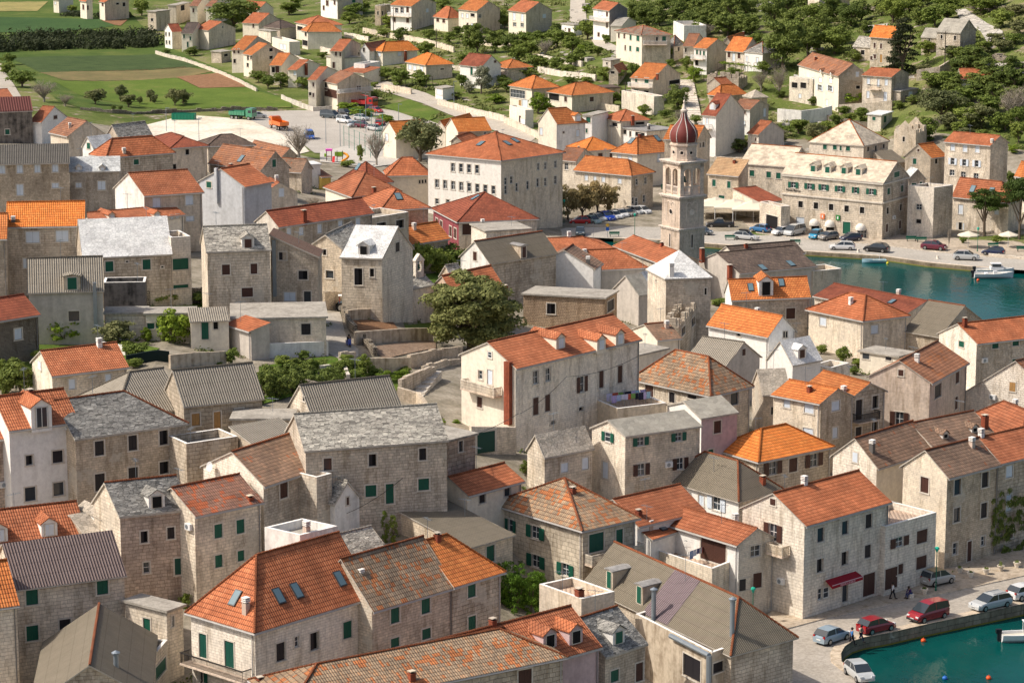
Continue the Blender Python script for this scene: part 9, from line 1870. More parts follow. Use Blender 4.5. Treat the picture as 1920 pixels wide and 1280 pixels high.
def wheel(parent,x,y,r_,wd):
 k=MB(); k.lathe((0,0,0),[(0,-wd/2),(r_*.9,-wd/2),(r_,-wd/3),(r_,wd/3),(r_*.9,wd/2),(0,wd/2)],18); w_=k.build('wheel',RUB(),parent); w_.rotation_euler=(R(90),0,0); w_.location=(x,y,r_)
 k=MB(); k.lathe((0,0,0),[(0,-wd/2-.012),(r_*.62,-wd/2-.012)],12); k.lathe((0,0,0),[(r_*.62,wd/2+.012),(0,wd/2+.012)],12); k.build('rim',RIM(),w_)
CB={}
def build_car(ty,col):
 if ty=='truck': return build_truck(col)
 L,Wd,lo,rf=CT[ty]; root=bpy.data.objects.new('parked_car' if ty not in('pickup','van','minivan','vanbox') else {'pickup':'pickup_truck','van':'van','minivan':'minibus','vanbox':'van'}[ty],None); sc.collection.objects.link(root)
 hw=Wd/2; k=MB(); st=[(x,z) for x,z in lo]
 xs_=sorted({x for x,_ in lo}|{-L/2+.02,L/2-.02}|{-L*.33,L*.33})
 def belt(x): 
  return float(np.interp(x,[a for a,_ in lo],[b for _,b in lo]))
 def sec(x):
  e=1-max(0,(abs(x)/(L/2)-.82)/.18)*.16; z=belt(x); zb_=.24; y=hw*e
  return [(x,-y*.94,zb_),(x,-y,.45),(x,-y,z*.82),(x,-y*.93,z),(x,y*.93,z),(x,y,z*.82),(x,y,.45),(x,y*.94,zb_)]
 S=[sec(x) for x in xs_]
 for i in range(len(S)-1):
  for j in range(7): k.poly([S[i][j],S[i+1][j],S[i+1][j+1],S[i][j+1]],0)
  k.poly([S[i][7],S[i+1][7],S[i+1][0],S[i][0]],1)
 k.poly(S[0],0); k.poly(S[-1][::-1],0)
 # roof panel and pillars
 T_=[(x,z) for x,z in rf]; yt=lambda z:hw*(.93-(z-belt(0))*.22)
 def side(s_): return [(x,s_*yt(z),z) for x,z in T_]
 a,b=side(-1),side(1)
 for i in range(1,len(T_)-2): k.poly([a[i],a[i+1],b[i+1],b[i]],0); 
 for s_,q in((-1,a),(1,b)):
  for i in(0,3): 
   p0,p1=Vector(q[i]),Vector(q[i+1]); d=Vector((.1 if i==0 else -.1,0,0)); oy=Vector((0,s_*.012,0)); k.poly([p0+oy,p1+oy,p1+d+oy,p0+d+oy],0)
  for xx in ((-.35,) if ty!='pickup' else ()):
   z1=float(np.interp(xx,[x for x,_ in T_],[z for _,z in T_])); z0=belt(xx); k.poly([(xx,s_*(yt(z0)+.012),z0),(xx+.09,s_*(yt(z0)+.012),z0),(xx+.09,s_*(yt(z1)+.012),z1),(xx,s_*(yt(z1)+.012),z1)],0)
  if ty=='vanbox': k.poly([(-2.4,s_*(yt(1.1)+.02),1.1),(.6,s_*(yt(1.1)+.02),1.1),(.6,s_*(yt(1.9)+.02),1.93),(-2.3,s_*(yt(1.9)+.02),1.93)],2)
 # roof thickness
 k.sm=False; body=k.build('body',[paint(col),plain('underbody',(.02,.02,.02)),METG()],root)
 k=MB()
 for q in(a,b): k.poly(q if q is a else q[::-1],0)
 k.poly([a[0],a[1],b[1],b[0]],0); k.poly([a[-2],a[-1],b[-1],b[-2]],0); 
 if ty in('hatch','estate','suv','mini','van','minivan') : pass
 k.build('windows',mglass(),root)
 for x in(-L*.31,L*.32):
  for y in(-hw+.06,hw-.06): wheel(root,x,y,.32 if ty not in('suv','pickup') else .37,.2)
 for y in(-hw*.68,hw*.68):
  k=MB(); k.cbox(L/2-.1,y,.58,.14,.34,.16); k.build('headlight',plain('headlamp_lens',(.7,.72,.72),.2),root)
  k=MB(); k.cbox(-L/2+.07,y*1.08,.68,.12,.22,.26); k.build('tail_light',plain('tail_lens',(.35,.01,.01),.3),root)
 k=MB(); k.cbox(L/2-.04,0,.26,.14,Wd*.86,.2); k.build('bumper',plain('bumper_black',(.03,.03,.032),.6) if ty in('van','gold') else paint(col),root)
 k=MB(); k.cbox(L/2+.02,0,.40,.02,.5,.12); k.cbox(-L/2-.01,0,.5,.03,.5,.12); k.build('number_plate',WHF(),root)
 if ty=='estate':
  k=MB(); 
  for y in(-.55,.55): k.tube((-1.5,y,1.52),(.2,y,1.52),.03)
  k.build('roof_rail',METG(),root)
 return root
def build_truck(col):
 root=bpy.data.objects.new('lorry',None); sc.collection.objects.link(root); p=paint(col)
 k=MB(); k.cbox(2.3,0,.8,1.7,2.3,1.9); k.cbox(2.35,0,2.7,1.3,2.1,.15); k.build('cab',p,root)
 k=MB(); k.cbox(3.17,0,1.75,.04,2.0,.75); k.cbox(2.5,1.16,1.75,.8,.03,.65); k.cbox(2.5,-1.16,1.75,.8,.03,.65); k.build('cab_windows',mglass(),root)
 k=MB(); k.cbox(-.3,0,.75,6.2,.9,.25); k.build('chassis',plain('underbody',(.02,.02,.02)),root)
 k=MB(); k.cbox(-1.1,0,1.1,4.3,2.3,.1)
 for y in(-1.12,1.12): k.cbox(-1.1,y,1.2,4.3,.08,.8)
 k.cbox(1.0,0,1.2,.1,2.3,1.2); k.cbox(-3.2,0,1.2,.08,2.3,.8)
 for x in(-2.6,-1.9,-1.1,-.4,.3):
  for y in(-1.18,1.18): k.cbox(x,y,1.15,.08,.06,.85)
 k.build('tipper_bed',p,root)
 if col=='redt': k=MB(); k.tube((1.1,0,1.2),(1.1,0,3.0),.15); k.tube((1.1,0,3.0),(-1.2,0,3.2),.12); k.build('crane_arm',p,root)
 for x in(2.2,-1.2,-2.4):
  for y in(-1.0,1.0): wheel(root,x,y,.5,.32)
 return root
cars={}
for x,y,z,yaw,ty,col,lab in CARS:
 key=(ty,col)
 if key in cars: o=copy_tree(cars[key])
 else: o=build_car(ty,col); cars[key]=o
 o.location=(x,y,z+.02); o.rotation_euler=(0,0,yaw); o['label']=lab; o['category']={'truck':'lorry','van':'van','vanbox':'van','minivan':'minibus','pickup':'pickup'}.get(ty,'car'); o['group']='vehicles parked on the quays and lots'
 if ty in('hatch','mini','estate','suv'): o.name='parked_car'
 if 'roof box' in lab: k=MB(); k.cbox(-.3,0,1.53,1.9,.8,.32); k.build('roof_box',paint('black'),o)
 if 'tan roof' in lab: k=MB(); k.cbox(-.35,0,1.575,1.5,1.25,.02); k.build('roof_cover',plain('tan_cover',(.52,.38,.20),.8),o)
 if lab.startswith('dark green box'): pass
# ---------------------------------------------------------------- posts and lamps
for x,y,z,h,ty,lab in POSTS:
 o=empty({'glamp':'street_lamp','sign':'road_sign','wpole':'street_lamp','mast':'lamp_mast','upole':'utility_pole','rust':'flue_pipe'}[ty],(x,y,z),lab,{'glamp':'street lamp','sign':'road sign','wpole':'street lamp','mast':'lamp mast','upole':'utility pole','rust':'pipe'}[ty],'lamps and poles' if ty in('mast','upole') else 'green street lamps' if ty=='glamp' else None)
 k=MB()
 if ty=='glamp':
  h=max(h,3.2); k.tube((0,0,0),(0,0,h-.5),.055,8,0,.045); k.tube((0,0,0),(0,0,.5),.11,8,0,.07); k.build('pole',GRN(),o)
  k=MB(); k.lathe((0,0,h-.5),[(.08,0),(.2,.35),(.26,.36),(.22,.5),(.0,.62)],12); k.build('lamp_head',plain('lamp_turquoise',(.02,.40,.27),.4),o)
 elif ty=='mast':
  k.tube((0,0,0),(0,0,h),.09,6,0,.05); k.build('pole',METG(),o)
  k=MB(); tw='twin' in lab
  k.cbox(.35,0,h-.05,.9,.22,.12); 
  if tw: k.cbox(-.35,0,h-.05,.9,.22,.12)
  k.build('lamp_head',METG(),o)
 elif ty=='upole': k.tube((0,0,0),(0,0,h),.13,6,0,.09); k.build('pole',plain('old_wood',(.10,.08,.06),.9),o); k=MB(); k.cbox(0,0,h-.5,1.1,.1,.1); k.build('crossarm',plain('old_wood',(.10,.08,.06)),o)
 elif ty=='wpole': k.tube((0,0,0),(0,0,h),.14,8,0,.1); k.build('pole',plain('old_wood',(.10,.08,.06)),o); k=MB(); k.tube((0,0,h*.62),(-.9,-.3,h*.68),.04); k.build('bracket',METG(),o); k=MB(); k.lathe((-1.0,-.33,h*.66),[(0,.14),(.28,.06),(.3,0),(0,-.06)],10,0,1.2,.7); k.build('lamp_head',WHF(),o)
 elif ty=='rust': k.tube((0,0,0),(0,0,h),.11,8); k.tube((0,0,h),(-.15,0,h+.25),.11,8); k.build('pipe',plain('rusty_iron',(.16,.07,.04),.9),o)
 else: k.tube((0,0,0),(0,0,h),.045,6); k.build('pole',METG(),o); k=MB(); k.cbox(0,-.05,h-1.6,.55,.04,.6); k.build('blue_panel',plain('sign_blue',(.02,.12,.5),.4),o); k=MB(); k.hexa([(-.4,-.07,h-.6),(0,-.07,h-.9),(.4,-.07,h-.6),(0,-.07,h-.2),(-.4,-.04,h-.6),(0,-.04,h-.9),(.4,-.04,h-.6),(0,-.04,h-.2)]); k.build('warning_panel',plain('sign_yellow',(.75,.42,.05),.4),o)
# ---------------------------------------------------------------- small things
for kd,x,y,z,ex,lab in SMALL:
 if kd=='bench':
  o=empty('bench',(x,y,z),lab,'bench','green benches on the far quay',rz=.02)
  k=MB(); k.cbox(0,0,.42,1.9,.42,.06); k.build('seat',GRN(),o); k=MB(); k.cbox(0,.24,.55,1.9,.05,.35); k.build('backrest',GRN(),o)
  for xx in(-.75,.75): k=MB(); k.cbox(xx,0,0,.08,.4,.43); k.build('leg',IRON(),o)
 elif kd=='umbrella':
  o=empty('cafe_umbrella',(x,y,z),lab,'umbrella'); r_=max(1.6,ex[0]/2); k=MB(); k.tube((0,0,0),(0,0,2.7),.05); k.build('pole',WHF(),o)
  k=MB(); k.lathe((0,0,2.1),[(r_,0),(r_,.18),(r_*.5,.5),(0,.85)],8); k.build('canopy',plain('cream_canvas',(.72,.64,.50),.9),o)
 elif kd=='bollard':
  o=empty('bollard',(x,y,z),lab,'bollard'); k=MB(); k.lathe((0,0,0),[(.3,0),(.22,.3),(.24,.55),(.0,.62)],10); k.build('stone_post',W('sl'),o)
 elif kd=='planter':
  o=empty('planter',(x,y,z),lab,'planter','stone planters along the pavement'); k=MB(); k.lathe((0,0,0),[(.22,0),(.34,.45),(.40,.5),(.40,.58),(.30,.58),(.28,.5),(0,.5)],12); k.build('pot',W('sl'),o)
  k=MB(); clump(k,0,0,.5,.26,.3 if 'tall' not in lab else .6,60,.08); k.build('plant',leafmat(*LM['green']),o)
 elif kd=='buoy':
  k=MB(); k.sm=True; k.lathe((0,0,-.1),[(0,0),(.17,.03),(.25,.15),(.25,.25),(.17,.38),(0,.42)],12); k.tube((0,0,.3),(0,0,.42),.03)
  o=k.build('mooring_buoy',plain('buoy_'+ex[0],{'orange':(.75,.10,.02),'blueb':(.03,.15,.5),'yellow':(.7,.6,.03)}[ex[0]],.4)); o.location=(x,y,0); o['label']=lab; o['category']='buoy'
def hull(k,L,B,H,mi=0):
 n=10; S=[]
 for i in range(n+1):
  t=i/n; x=-L/2+L*t; w_=B/2*(1-max(0,(t-.45)/.55)**2.2)*(.86+.14*min(1,t*4)); sh=H*(1+.35*max(0,t-.4)**1.5*2)
  S.append([(x,-w_,sh),(x,-w_*.82,H*.35),(x,-w_*.3,-.15),(x,w_*.3,-.15),(x,w_*.82,H*.35),(x,w_,sh)])
 for i in range(n):
  for j in range(5): k.poly([S[i][j],S[i+1][j],S[i+1][j+1],S[i][j+1]],mi)
  k.poly([tuple(np.array(S[i][0])*[1,.82,1]-[0,0,H*.35]),tuple(np.array(S[i+1][0])*[1,.82,1]-[0,0,H*.35]),tuple(np.array(S[i+1][5])*[1,.82,1]-[0,0,H*.35]),tuple(np.array(S[i][5])*[1,.82,1]-[0,0,H*.35])],1)
  for j,j2 in((0,0),(5,5)):
   a,b=np.array(S[i][j]),np.array(S[i+1][j]); k.poly([tuple(a),tuple(b),tuple(b*[1,.82,1]),tuple(a*[1,.82,1])],mi); k.poly([tuple(a*[1,.82,1]),tuple(b*[1,.82,1]),tuple(b*[1,.82,1]-[0,0,H*.35]),tuple(a*[1,.82,1]-[0,0,H*.35])],mi)
 k.poly(S[0],mi)
for x,y,z,sg,yaw,L,ty,lab in BOATS:
 o=empty('boat' if ty=='row' else 'motorboat',(x,y,0),lab,'boat',rz=yaw+(math.pi if sg<0 else 0))
 wb=plain('gelcoat_white',(.78,.78,.77),.3); B=L*.36; H_=.55 if ty=='row' else .8
 k=MB(); hull(k,L,B,H_); k.build('hull',[plain('boat_pale_blue',(.42,.62,.70),.4) if ty=='row' else wb,plain('deck_cream',(.62,.58,.48),.6)],o)
 if ty=='row':
  for xx in(-1,0,.9): k=MB(); k.cbox(xx,0,.38,.28,B*.8,.05); k.build('thwart',plain('deck_cream',(.62,.58,.48)),o)
  k=MB(); k.tube((-.9,0,.4),(-.9,0,1.6),.035); k.tube((-.9,0,1.55),(1.3,0,1.7),.03); k.build('boom_crutch',WHF(),o)
 else:
  k=MB(); k.cbox(-L/2-.2,0,.1,.35,.35,.95); k.cbox(-L/2-.25,0,.85,.55,.4,.4); k.build('outboard_engine',plain('engine_black',(.015,.018,.022),.3),o)
  if ty=='cabin':
   k=MB(); k.cbox(.3,0,.75,2.2,1.6,.5); k.build('cabin',wb,o); k=MB(); k.cbox(.2,0,1.25,1.5,1.4,.5); k.build('cabin_windows',mglass(),o); k=MB(); k.cbox(.15,0,1.75,1.8,1.6,.08); k.build('cabin_roof',wb,o)
  elif ty=='open2': 
   k=MB(); k.cbox(.3,0,1.9,1.2,1.3,.06)
   for a in(-.2,.8):
    for b in(-.5,.5): k.tube((a,b,.6),(a,b,1.9),.03)
   k.build('sunshade_frame',wb,o); k=MB(); k.cbox(.3,0,.5,.6,.6,.6); k.build('console',wb,o)
  else: k=MB(); k.cbox(.3,0,.55,.6,.6,.6); k.build('console',wb,o); k=MB(); k.cbox(-1.2,0,.5,.5,1.4,.35); k.build('seat',wb,o)
# ---------------------------------------------------------------- people
SKIN=lambda:plain('skin',(.42,.25,.17),.6)
def skinned(name,V,E,Rr,mat,parent,sub=1):
 me=bpy.data.meshes.new(name); me.from_pydata(V,E,[]); o=bpy.data.objects.new(name,me); sc.collection.objects.link(o); o.parent=parent
 sm=o.modifiers.new('skin','SKIN'); sm.use_smooth_shade=True; sk=me.skin_vertices[0].data
 for i,r_ in enumerate(Rr): sk[i].radius=(r_,r_)
 sk[0].use_root=True; ss=o.modifiers.new('sub','SUBSURF'); ss.levels=ss.render_levels=sub
 dg=bpy.context.evaluated_depsgraph_get(); m2=bpy.data.meshes.new_from_object(o.evaluated_get(dg)); o.modifiers.clear(); o.data=m2; m2.materials.clear(); m2.materials.append(mat); bpy.data.meshes.remove(me); return o
def person(x,y,z,pose,top,bot,yaw,lab):
 o=empty('person',(x,y,z),lab,'person',rz=yaw-R(90))
 st=.26 if pose=='walk' else .0; sit=pose=='sit'; zp=.92 if not sit else .48; py=0
 hips=[(0,0,zp),(0,.02,zp+.3),(0,.0,zp+.5),(0,.02,zp+.6),(0,.04,zp+.72)]
 if sit: hips=[(0,0,zp),(0,.06,zp+.28),(0,.16,zp+.46),(0,.22,zp+.55),(0,.28,zp+.66)]
 sh=hips[2]
 V=list(hips); E=[(0,1),(1,2),(2,3),(3,4)]; Rr=[.13,.12,.13,.055,.105]
 def chain(root,pts,rs):
  p=root
  for q,r_ in zip(pts,rs): V.append(q); Rr.append(r_); E.append((p,len(V)-1)); p=len(V)-1
  return p
 arms=[];legs=[]
 for s_ in(-1,1):
  fwd=s_*st
  if sit: lg=[(s_*.1,.0,zp),(s_*.13,.42,zp+.04),(s_*.14,.48,.07),(s_*.14,.60,.04)]; ar=[(s_*.19,sh[1],sh[2]+.02),(s_*.24,sh[1]+.08,sh[2]-.24),(s_*.14,sh[1]+.28,sh[2]-.34)]
  else: lg=[(s_*.1,0,zp-.04),(s_*.1,fwd*.5+.03,.5),(s_*.1,fwd,.09),(s_*.11,fwd+.13,.04)]; ar=[(s_*.19,0,zp+.5),(s_*.25,-fwd*.4,zp+.24),(s_*.24,-fwd*.8+.06,zp+.0)]
  legs.append(lg); arms.append(ar); chain(0,lg,[.1,.065,.045,.035]); h=chain(2,ar,[.055,.045,.032])
  hd=V[h]
  for f in range(4): 
   dx=(f-1.5)*.018; q=(hd[0]+dx,hd[1]+.01,hd[2]-.06); V.append(q);Rr.append(.012);E.append((h,len(V)-1)); V.append((q[0],q[1]+.015,q[2]-.05-.008*(f in(1,2))));Rr.append(.009);E.append((len(V)-2,len(V)-1))
  V.append((hd[0]-s_*.03,hd[1]+.03,hd[2]-.05));Rr.append(.011);E.append((h,len(V)-1))
 skinned('body',V,E,Rr,SKIN(),o)
 V2=[(0,hips[0][1],zp+.02),hips[1],hips[2]];E2=[(0,1),(1,2)];R2_=[.155,.14,.15]
 for ar in arms:
  p=2
  for q,r_ in zip(ar,[.072,.062,.05]): V2.append(q);R2_.append(r_);E2.append((p,len(V2)-1));p=len(V2)-1
 skinned('jacket',V2,E2,R2_,plain('cloth_%02d%02d%02d'%tuple(int(c*99) for c in top),top,.9),o)
 V3=[(0,0,zp)];E3=[];R3=[.15]
 for lg in legs:
  p=0
  for q,r_ in zip(lg[:3],[.115,.085,.065]): V3.append(q);R3.append(r_);E3.append((p,len(V3)-1));p=len(V3)-1
 skinned('trousers',V3,E3,R3,plain('trouser_%02d%02d%02d'%tuple(int(c*99) for c in bot),bot,.9),o)
 hx=hips[4]; k=MB(); k.sm=True; k.lathe((hx[0],hx[1]-.02,hx[2]-.06),[(.0,.21),(.09,.18),(.125,.1),(.12,.0),(.09,-.06)],12); k.build('hair',plain('dark_hair',(.03,.02,.015),.7),o)
 k=MB()
 for s_ in(-1,1): k.cbox(hx[0]+s_*.035,hx[1]+.105,hx[2],.02,.01,.012)
 k.build('eyes',DARK(),o); k=MB(); k.cbox(hx[0],hx[1]+.11,hx[2]-.035,.022,.03,.045); k.build('nose',SKIN(),o)
 for lg in legs: q=lg[3]; k=MB(); k.cbox(q[0],q[1]-.05,0,.1,.27,.09); k.build('shoe',DARK(),o)
 return o
for x,y,z,pose,top,bot,yaw,lab,dz in PEOPLE:
 person(x,y,z,pose,top,bot,yaw,lab)
 if pose=='sit':
  k=MB(); k.cbox(x-.0,y+.0,z,.5,.5,.44,0,yaw); q=k.build('stone_block',W('sl')); q['label']='low stone block the seated man sits on'; q['category']='stone block'
# ---------------------------------------------------------------- bell tower
def bell_tower():
 A,B,C=[Vector(q) for q in TOWER]; zc=B.z; c0=(A+C)/2; e1=Vector((C.x-B.x,C.y-B.y,0)).normalized(); e2=Vector((-e1.y,e1.x,0)); hw0=((C-B).length+(A-B).length)/4-.02
 root=empty('bell_tower',(c0.x,c0.y,.8),'tall stone bell tower with a dark red onion dome ribbed in white','bell tower'); st=stone('tower_stone',(.74,.62,.52),(.66,.55,.46),(.54,.45,.375),.9,.42,.01,.22,.01,.3); tr=plaster('tower_trim',(.76,.66,.56),.1)
 Z_=lambda z:z-.8
 def ring(k,hw,z0,z1,mi=0): k.box((0,0),e1,e2,hw,hw,Z_(z0),Z_(z1),mi,-hw,-hw)
 k=MB(); h=hw0; ring(k,h,.6,zc-.35); ring(k,h-.12,zc,13.5); k.build('shaft',st,root)
 for z,nm in((zc-.35,'cornice'),(13.45,'cornice'),(19.25,'cornice')):
  k=MB(); ring(k,h+.12,z,z+.15); ring(k,h+.3,z+.28,z+.45)
  n=12
  for f in range(4):
   d,nn=[(e1,-e2),(e2,e1),(-e1,e2),(-e2,-e1)][f]
   for i in range(n):
    o=nn*(h+.12)+d*((i+.5)/n*2-1)*(h+.1); k.box((o.x,o.y),d,nn,.09,.14,Z_(z+.1),Z_(z+.3),0,-.09,-.05)
  k.build(nm,tr,root)
 # blind arches and oculi, slit windows
 def onf(f,u,z,dep): 
  d,nn=[(e1,-e2),(e2,e1),(-e1,e2),(-e2,-e1)][f]; x=d*u+nn*dep; return Vector((x.x,x.y,Z_(z)))
 for f in range(4):
  H1=h-.12; k=MB()
  for u in(-.62,.62):
   prev=None
   for i in range(9):
    t=math.pi*i/8; q=(u+.5*math.cos(t),12.3+.5*math.sin(t))
    if prev: k.tube(onf(f,*prev,H1),onf(f,*q,H1),.07,5)
    prev=q
  for u in(-1.12,1.12): k.tube(onf(f,u,9.6,H1),onf(f,u,12.3,H1),.07,5)
  prev=None
  for i in range(17):
   t=2*math.pi*i/16; q=(.46*math.cos(t),11.1+.46*math.sin(t))
   if prev: k.tube(onf(f,*prev,H1),onf(f,*q,H1),.08,5)
   prev=q
  k.build('blind_arch',tr,root)
  k=MB(); pts=[onf(f,.38*math.cos(2*math.pi*i/16),11.1+.38*math.sin(2*math.pi*i/16),H1+.01) for i in range(16)]; k.poly(pts); k.build('oculus',DARK() if f in(3,) else tr,root)
  k=MB(); k.hexa([onf(f,a,z,h+d_) for z in(5.2,7.3) for a,d_ in((-.16,.0),(.16,.0),(.16,.012),(-.16,.012))]); w_=k.build('window',DARK(),root)
  k=MB()
  for a,b in((-.28,-.16),(.16,.28)): k.hexa([onf(f,u,z,h+d_) for z in(5.05,7.4) for u,d_ in((a,.0),(b,.0),(b,.07),(a,.07))])
  k.hexa([onf(f,u,z,h+d_) for z in(4.95,5.1) for u,d_ in((-.34,.0),(.34,.0),(.34,.14),(-.34,.14))]); k.build('frame',tr,w_)
 # belfry with real openings
 k=MB(); H2=h-.18; zb_,zt=13.9,19.25; p=.42
 for sx in(-1,1):
  for sy in(-1,1): k.box((0,0),e1,e2,max(sx*H2,sx*(H2-.75)),max(sy*H2,sy*(H2-.75)),Z_(zb_),Z_(zt),0,min(sx*H2,sx*(H2-.75)),min(sy*H2,sy*(H2-.75)))
 ring(k,H2,18.55,19.25); k.box((0,0),e1,e2,H2-.05,H2-.05,Z_(13.6),Z_(14.0),0,-H2+.05,-H2+.05)
 for f in range(4):
  d,nn=[(e1,-e2),(e2,e1),(-e1,e2),(-e2,-e1)][f]; o=nn*(H2-.25)
  k.box((o.x,o.y),d,nn,.2,.22,Z_(zb_),Z_(18.6),0,-.2,-.2)
  wd=(H2-.75-.2)/2; 
  for cu in(-(.2+wd),.2+wd):   # arch spandrels
   n=8
   for i in range(n):
    t0,t1=math.pi*i/n,math.pi*(i+1)/n; P=lambda t,dd:o+d*(cu+wd*math.cos(t))+nn*dd
    for dd in(.2,-.2):
     a,b=P(t0,dd),P(t1,dd); zA,zB=Z_(17.7+wd*math.sin(t0)),Z_(17.7+wd*math.sin(t1)); q=[(a.x,a.y,zA),(b.x,b.y,zB),(b.x,b.y,Z_(18.6)),(a.x,a.y,Z_(18.6))]; k.poly(q)
    a,b,a2,b2=P(t0,.2),P(t1,.2),P(t0,-.2),P(t1,-.2); k.poly([(a.x,a.y,zA),(b.x,b.y,zB),(b2.x,b2.y,zB),(a2.x,a2.y,zA)])
 k.build('belfry',st,root)
 k=MB()
 for f in range(4):
  d,nn=[(e1,-e2),(e2,e1),(-e1,e2),(-e2,-e1)][f]; o=nn*(H2-.2)
  k.box((o.x,o.y),d,nn,H2-.7,.1,Z_(15.35),Z_(15.5),0,-H2+.7,-.1); k.box((o.x,o.y),d,nn,H2-.7,.1,Z_(13.98),Z_(14.1),0,-H2+.7,-.1)
  u=-H2+.85
  while u<H2-.8:
   if abs(u)>.22: q=o+d*u; k.lathe((q.x,q.y,Z_(14.1)),[(.07,0),(.12,.3),(.06,.75),(.1,1.25)],6)
   u+=.27
 k.build('balustrade',tr,root)
 k=MB(); k.sm=True; k.lathe((0,0,Z_(15.9)),[(.62,0),(.5,.15),(.38,.6),(.3,.95),(0,1.05)],14); k.tube((0,0,Z_(16.9)),(0,0,Z_(18.6)),.06); k.build('bell',plain('bronze',(.05,.10,.07),.5,.6),root)
 # octagonal drum
 k=MB(); rr=h*.89; k.lathe((0,0,Z_(19.7)),[(rr+.05,0),(rr+.05,.25),(rr-.1,.3),(rr-.1,2.35),(rr+.12,2.5),(rr+.12,2.75),(rr-.2,2.8),(rr-.25,3.1),(0,3.1)],8); dr=k.build('drum',st,root); dr.rotation_euler=(0,0,math.atan2(e1.y,e1.x)+R(22.5))
 k=MB()
 for i in range(8):
  t=R(45*i); n_=Vector((math.cos(t),math.sin(t),0)); s_=Vector((-n_.y,n_.x,0)); c=n_*((rr-.1)*math.cos(R(22.5))+.02); k.poly([(c.x+s_.x*.24*math.cos(a),c.y+s_.y*.24*math.cos(a),Z_(21.05)+.24*math.sin(a)) for a in [2*math.pi*j/12 for j in range(12)]],0)
  pv=None
  for j in range(13):
   a=2*math.pi*j/12; q=c+s_*.38*math.cos(a); q=Vector((q.x,q.y,Z_(21.05)+.38*math.sin(a)))
   if pv: k.tube(pv,q,.06,4,1)
   pv=q
 oc=k.build('oculus',[DARK(),tr],root); oc.rotation_euler=(0,0,math.atan2(e1.y,e1.x))
 # onion dome with ribs
 prof=[(rr*.93,0),(rr*1.0,.55),(rr*1.02,1.1),(rr*.97,1.7),(rr*.82,2.35),(rr*.6,2.95),(rr*.4,3.45),(rr*.27,3.95),(rr*.21,4.5),(rr*.18,4.9)]
 k=MB(); k.sm=True; k.lathe((0,0,Z_(22.75)),prof,32); k.build('dome',plain('dome_red',(.18,.04,.032),.6),root)
 k=MB()
 for i in range(8):
  t=R(45*i+22.5)+math.atan2(e1.y,e1.x)
  for j in range(len(prof)-1):
   a,b=prof[j],prof[j+1]; k.tube((a[0]*math.cos(t),a[0]*math.sin(t),Z_(22.75)+a[1]),(b[0]*math.cos(t),b[0]*math.sin(t),Z_(22.75)+b[1]),.085,5)
 k.build('dome_ribs',plaster('rib_white',(.62,.56,.50),.05),root)
 k=MB(); k.lathe((0,0,Z_(27.6)),[(.45,0),(.6,.15),(.62,.4),(.4,.5),(.3,.9),(.16,1.3),(.12,1.6),(.2,1.8),(.12,2.0),(.03,2.1),(.02,2.7),(0,2.75)],12); k.cbox(0,0,Z_(30.0),.4,.05,.05); k.build('finial',tr,root)
bell_tower()
# ---------------------------------------------------------------- cafe tents, laundry, tractor, scooter, playground, fences
def tent(x,y,z,w_,lab):
 o=empty('cafe_tent',(x,y,z),lab,'tent','cream cafe tents beside the hotel',rz=-.08); k=MB(); h=w_/2
 for sx in(-1,1):
  for sy in(-1,1): k.tube((sx*(h-.2),sy*(h-.2),0),(sx*(h-.2),sy*(h-.2),2.6),.06)
 k.build('frame',WHF(),o); k=MB(); n=6
 f=lambda a,b:2.55+1.25*(1-max(abs(a),abs(b)))**1.3
 for i in range(n):
  for j in range(n):
   q=[(-1+2*(i+a)/n,-1+2*(j+b)/n) for a,b in((0,0),(1,0),(1,1),(0,1))]; k.poly([(a*h,b*h,f(a,b)) for a,b in q])
 for a,b in(((-1,-1),(1,-1)),((1,-1),(1,1)),((1,1),(-1,1)),((-1,1),(-1,-1))): k.poly([(a[0]*h,a[1]*h,2.3),(b[0]*h,b[1]*h,2.3),(b[0]*h,b[1]*h,2.56),(a[0]*h,a[1]*h,2.56)])
 k.build('canopy',plain('cream_canvas',(.72,.64,.50),.9),o)
 for i in range(4):
  t=empty('cafe_table',(x+random.uniform(-.7,.7)*h,y-h*.7+random.uniform(0,.8)*h,z),f'dark cafe table under the tents, set {w_:.0f}-{i}' if 0 else 'dark cafe table in the shade of the cream tents','table','dark cafe tables under the tents'); kk=MB(); kk.cbox(0,0,.7,.8,.8,.05); kk.build('tabletop',plain('dark_rattan',(.06,.05,.04)),t); kk=MB(); kk.tube((0,0,0),(0,0,.7),.05); kk.build('leg',IRON(),t)
for i,(p,lab) in enumerate(zip(TENTS,('left cream cafe tent beside the bell tower','middle cream cafe tent behind the black pickup','right cream cafe tent next to the arcade'))): tent(p[0],p[1],.86,p[2],lab)
